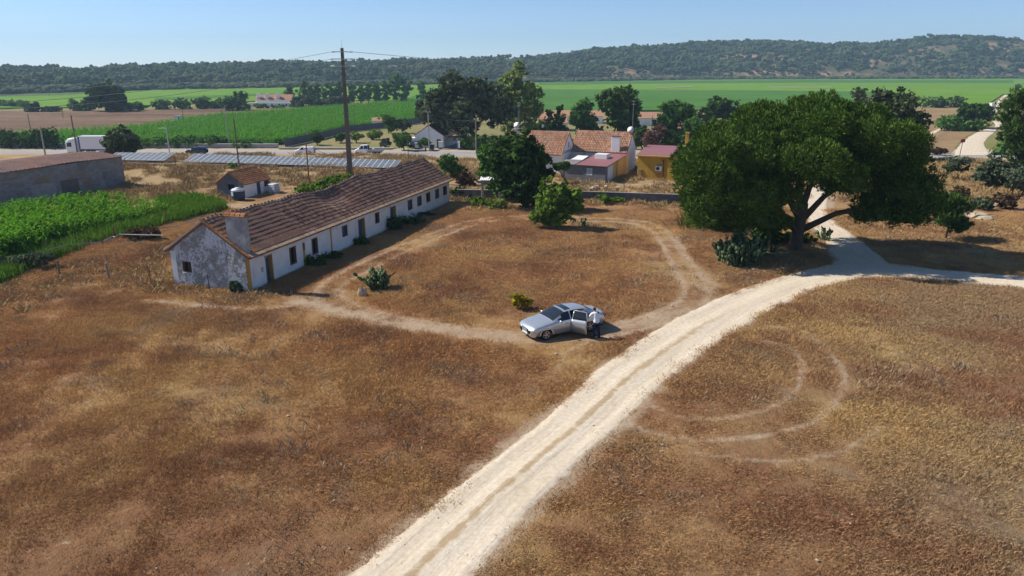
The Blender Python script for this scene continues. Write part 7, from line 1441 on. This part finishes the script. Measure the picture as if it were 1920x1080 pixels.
scatter('tall_straw', P, rot, np.stack([np.ones(len(P)) * 1.1, np.ones(len(P)) * 1.1, hs], 1), [proto('straw_piece', grass_patch(60 + k, 110, .65, .34, .011, .8, 9), 'straw_blade') for k in range(5)], 'stuff', 'pale golden straw around the walls and on the bank', 'grass')
# green weeds between the corn and the fence
x_ = rs.uniform(-48, -24, 9000); y_ = rs.uniform(46, 80, 9000); ok = in_poly(x_, y_, GREEN) & ~in_poly(x_, y_, [(a * .985, b) for a, b in CORN]); x_, y_ = x_[ok], y_[ok]
P = np.stack([x_, y_, T(x_, y_)], 1); rot = np.zeros((len(P), 3)); rot[:, 2] = rs.rand(len(P)) * 6.28; hs = .7 + .9 * rs.rand(len(P))
scatter('green_weeds', P, rot, np.stack([np.ones(len(P)), np.ones(len(P)), hs], 1), [proto('weed_piece', grass_patch(80 + k, 90, .6, .45, .02, .7, 8), 'grass_green') for k in range(4)], 'stuff', 'fresh green weeds between the corn and the fence', 'weeds')
plant('grey_bramble', 270, 448, [(258, 438, 26, 12), (282, 440, 22, 12)], 'grey brown bramble tangled in the pipe rail', 'bush', 'brown_leaf', 3500, .10, .03, 150, trunk=False)
plant('weed_clump', 40, 505, [(30, 490, 34, 14), (70, 486, 30, 12), (8, 500, 24, 12)], 'grey green weed clump around the leftmost fence post', 'bush', 'olive_leaf', 3500, .11, .03, 151, trunk=False)
# tiny pale stones lying about in the grass
x_, y_ = spread(800, -40, 45, 14, 66); ok = clear_of(x_, y_) & (vn(x_ * .35, y_ * .35, 61) > .05); x_, y_ = x_[ok], y_[ok]
def pebble(seed):
    import bmesh
    bm = bmesh.new(); bmesh.ops.create_icosphere(bm, subdivisions=1, radius=.09); r_ = np.random.RandomState(seed)
    for v in bm.verts: v.co = Vector((v.co.x * 1.3, v.co.y, v.co.z * .5)) * (1 + .2 * r_.randn())
    me = bpy.data.meshes.new('stone_piece'); bm.to_mesh(me); bm.free(); return me
P = np.stack([x_, y_, T(x_, y_) + .05], 1); rot = np.zeros((len(P), 3)); rot[:, 2] = rs.rand(len(P)) * 6.28; sc = .3 + .55 * rs.rand(len(P)) ** 2.5
scatter('loose_stones', P, rot, np.stack([sc, sc, sc], 1), [proto('stone_piece', pebble(k), 'stone') for k in range(4)], 'stuff', 'small pale stones scattered through the dry grass', 'stones')

# gravel on the dirt road
x_, y_ = spread(14000, -12, 40, 13, 62); ok = in_poly(x_, y_, road_polys[0]) | in_poly(x_, y_, road_polys[1]); d_ = seg_dist(x_, y_, road_mid[0]); ok &= rs.rand(len(x_)) < np.where(np.abs(d_ - .95) < .35, .12, .55); x_, y_ = x_[ok], y_[ok]
P = np.stack([x_, y_, T(x_, y_) + .03], 1); rot = np.zeros((len(P), 3)); rot[:, 2] = rs.rand(len(P)) * 6.28; sc = .12 + .32 * rs.rand(len(P)) ** 3
scatter('road_gravel', P, rot, np.stack([sc, sc, sc], 1), [proto('gravel_piece', pebble(30 + k), 'stone') for k in range(4)], 'stuff', 'loose gravel lying on the pale dirt road', 'gravel')

# ================================================================ haze over the valley
mb = MB(); mb.box((-3300, -130, PLAIN - 16), (3300, 3500, 150)); 
hz = bpy.data.materials.new('haze'); hz.use_nodes = True; hn = hz.node_tree; hn.nodes.remove(hn.nodes['Principled BSDF'])
pv = hn.nodes.new('ShaderNodeVolumePrincipled'); pv.inputs['Color'].default_value = (.55, .77, 1.0, 1); pv.inputs['Density'].default_value = .00022; pv.inputs['Anisotropy'].default_value = .2
hn.links.new(pv.outputs[0], hn.nodes['Material Output'].inputs['Volume'])
hzo = mb.build('haze', hz); hzo['kind'] = 'stuff'; hzo['label'] = 'thin blue summer haze over the valley'
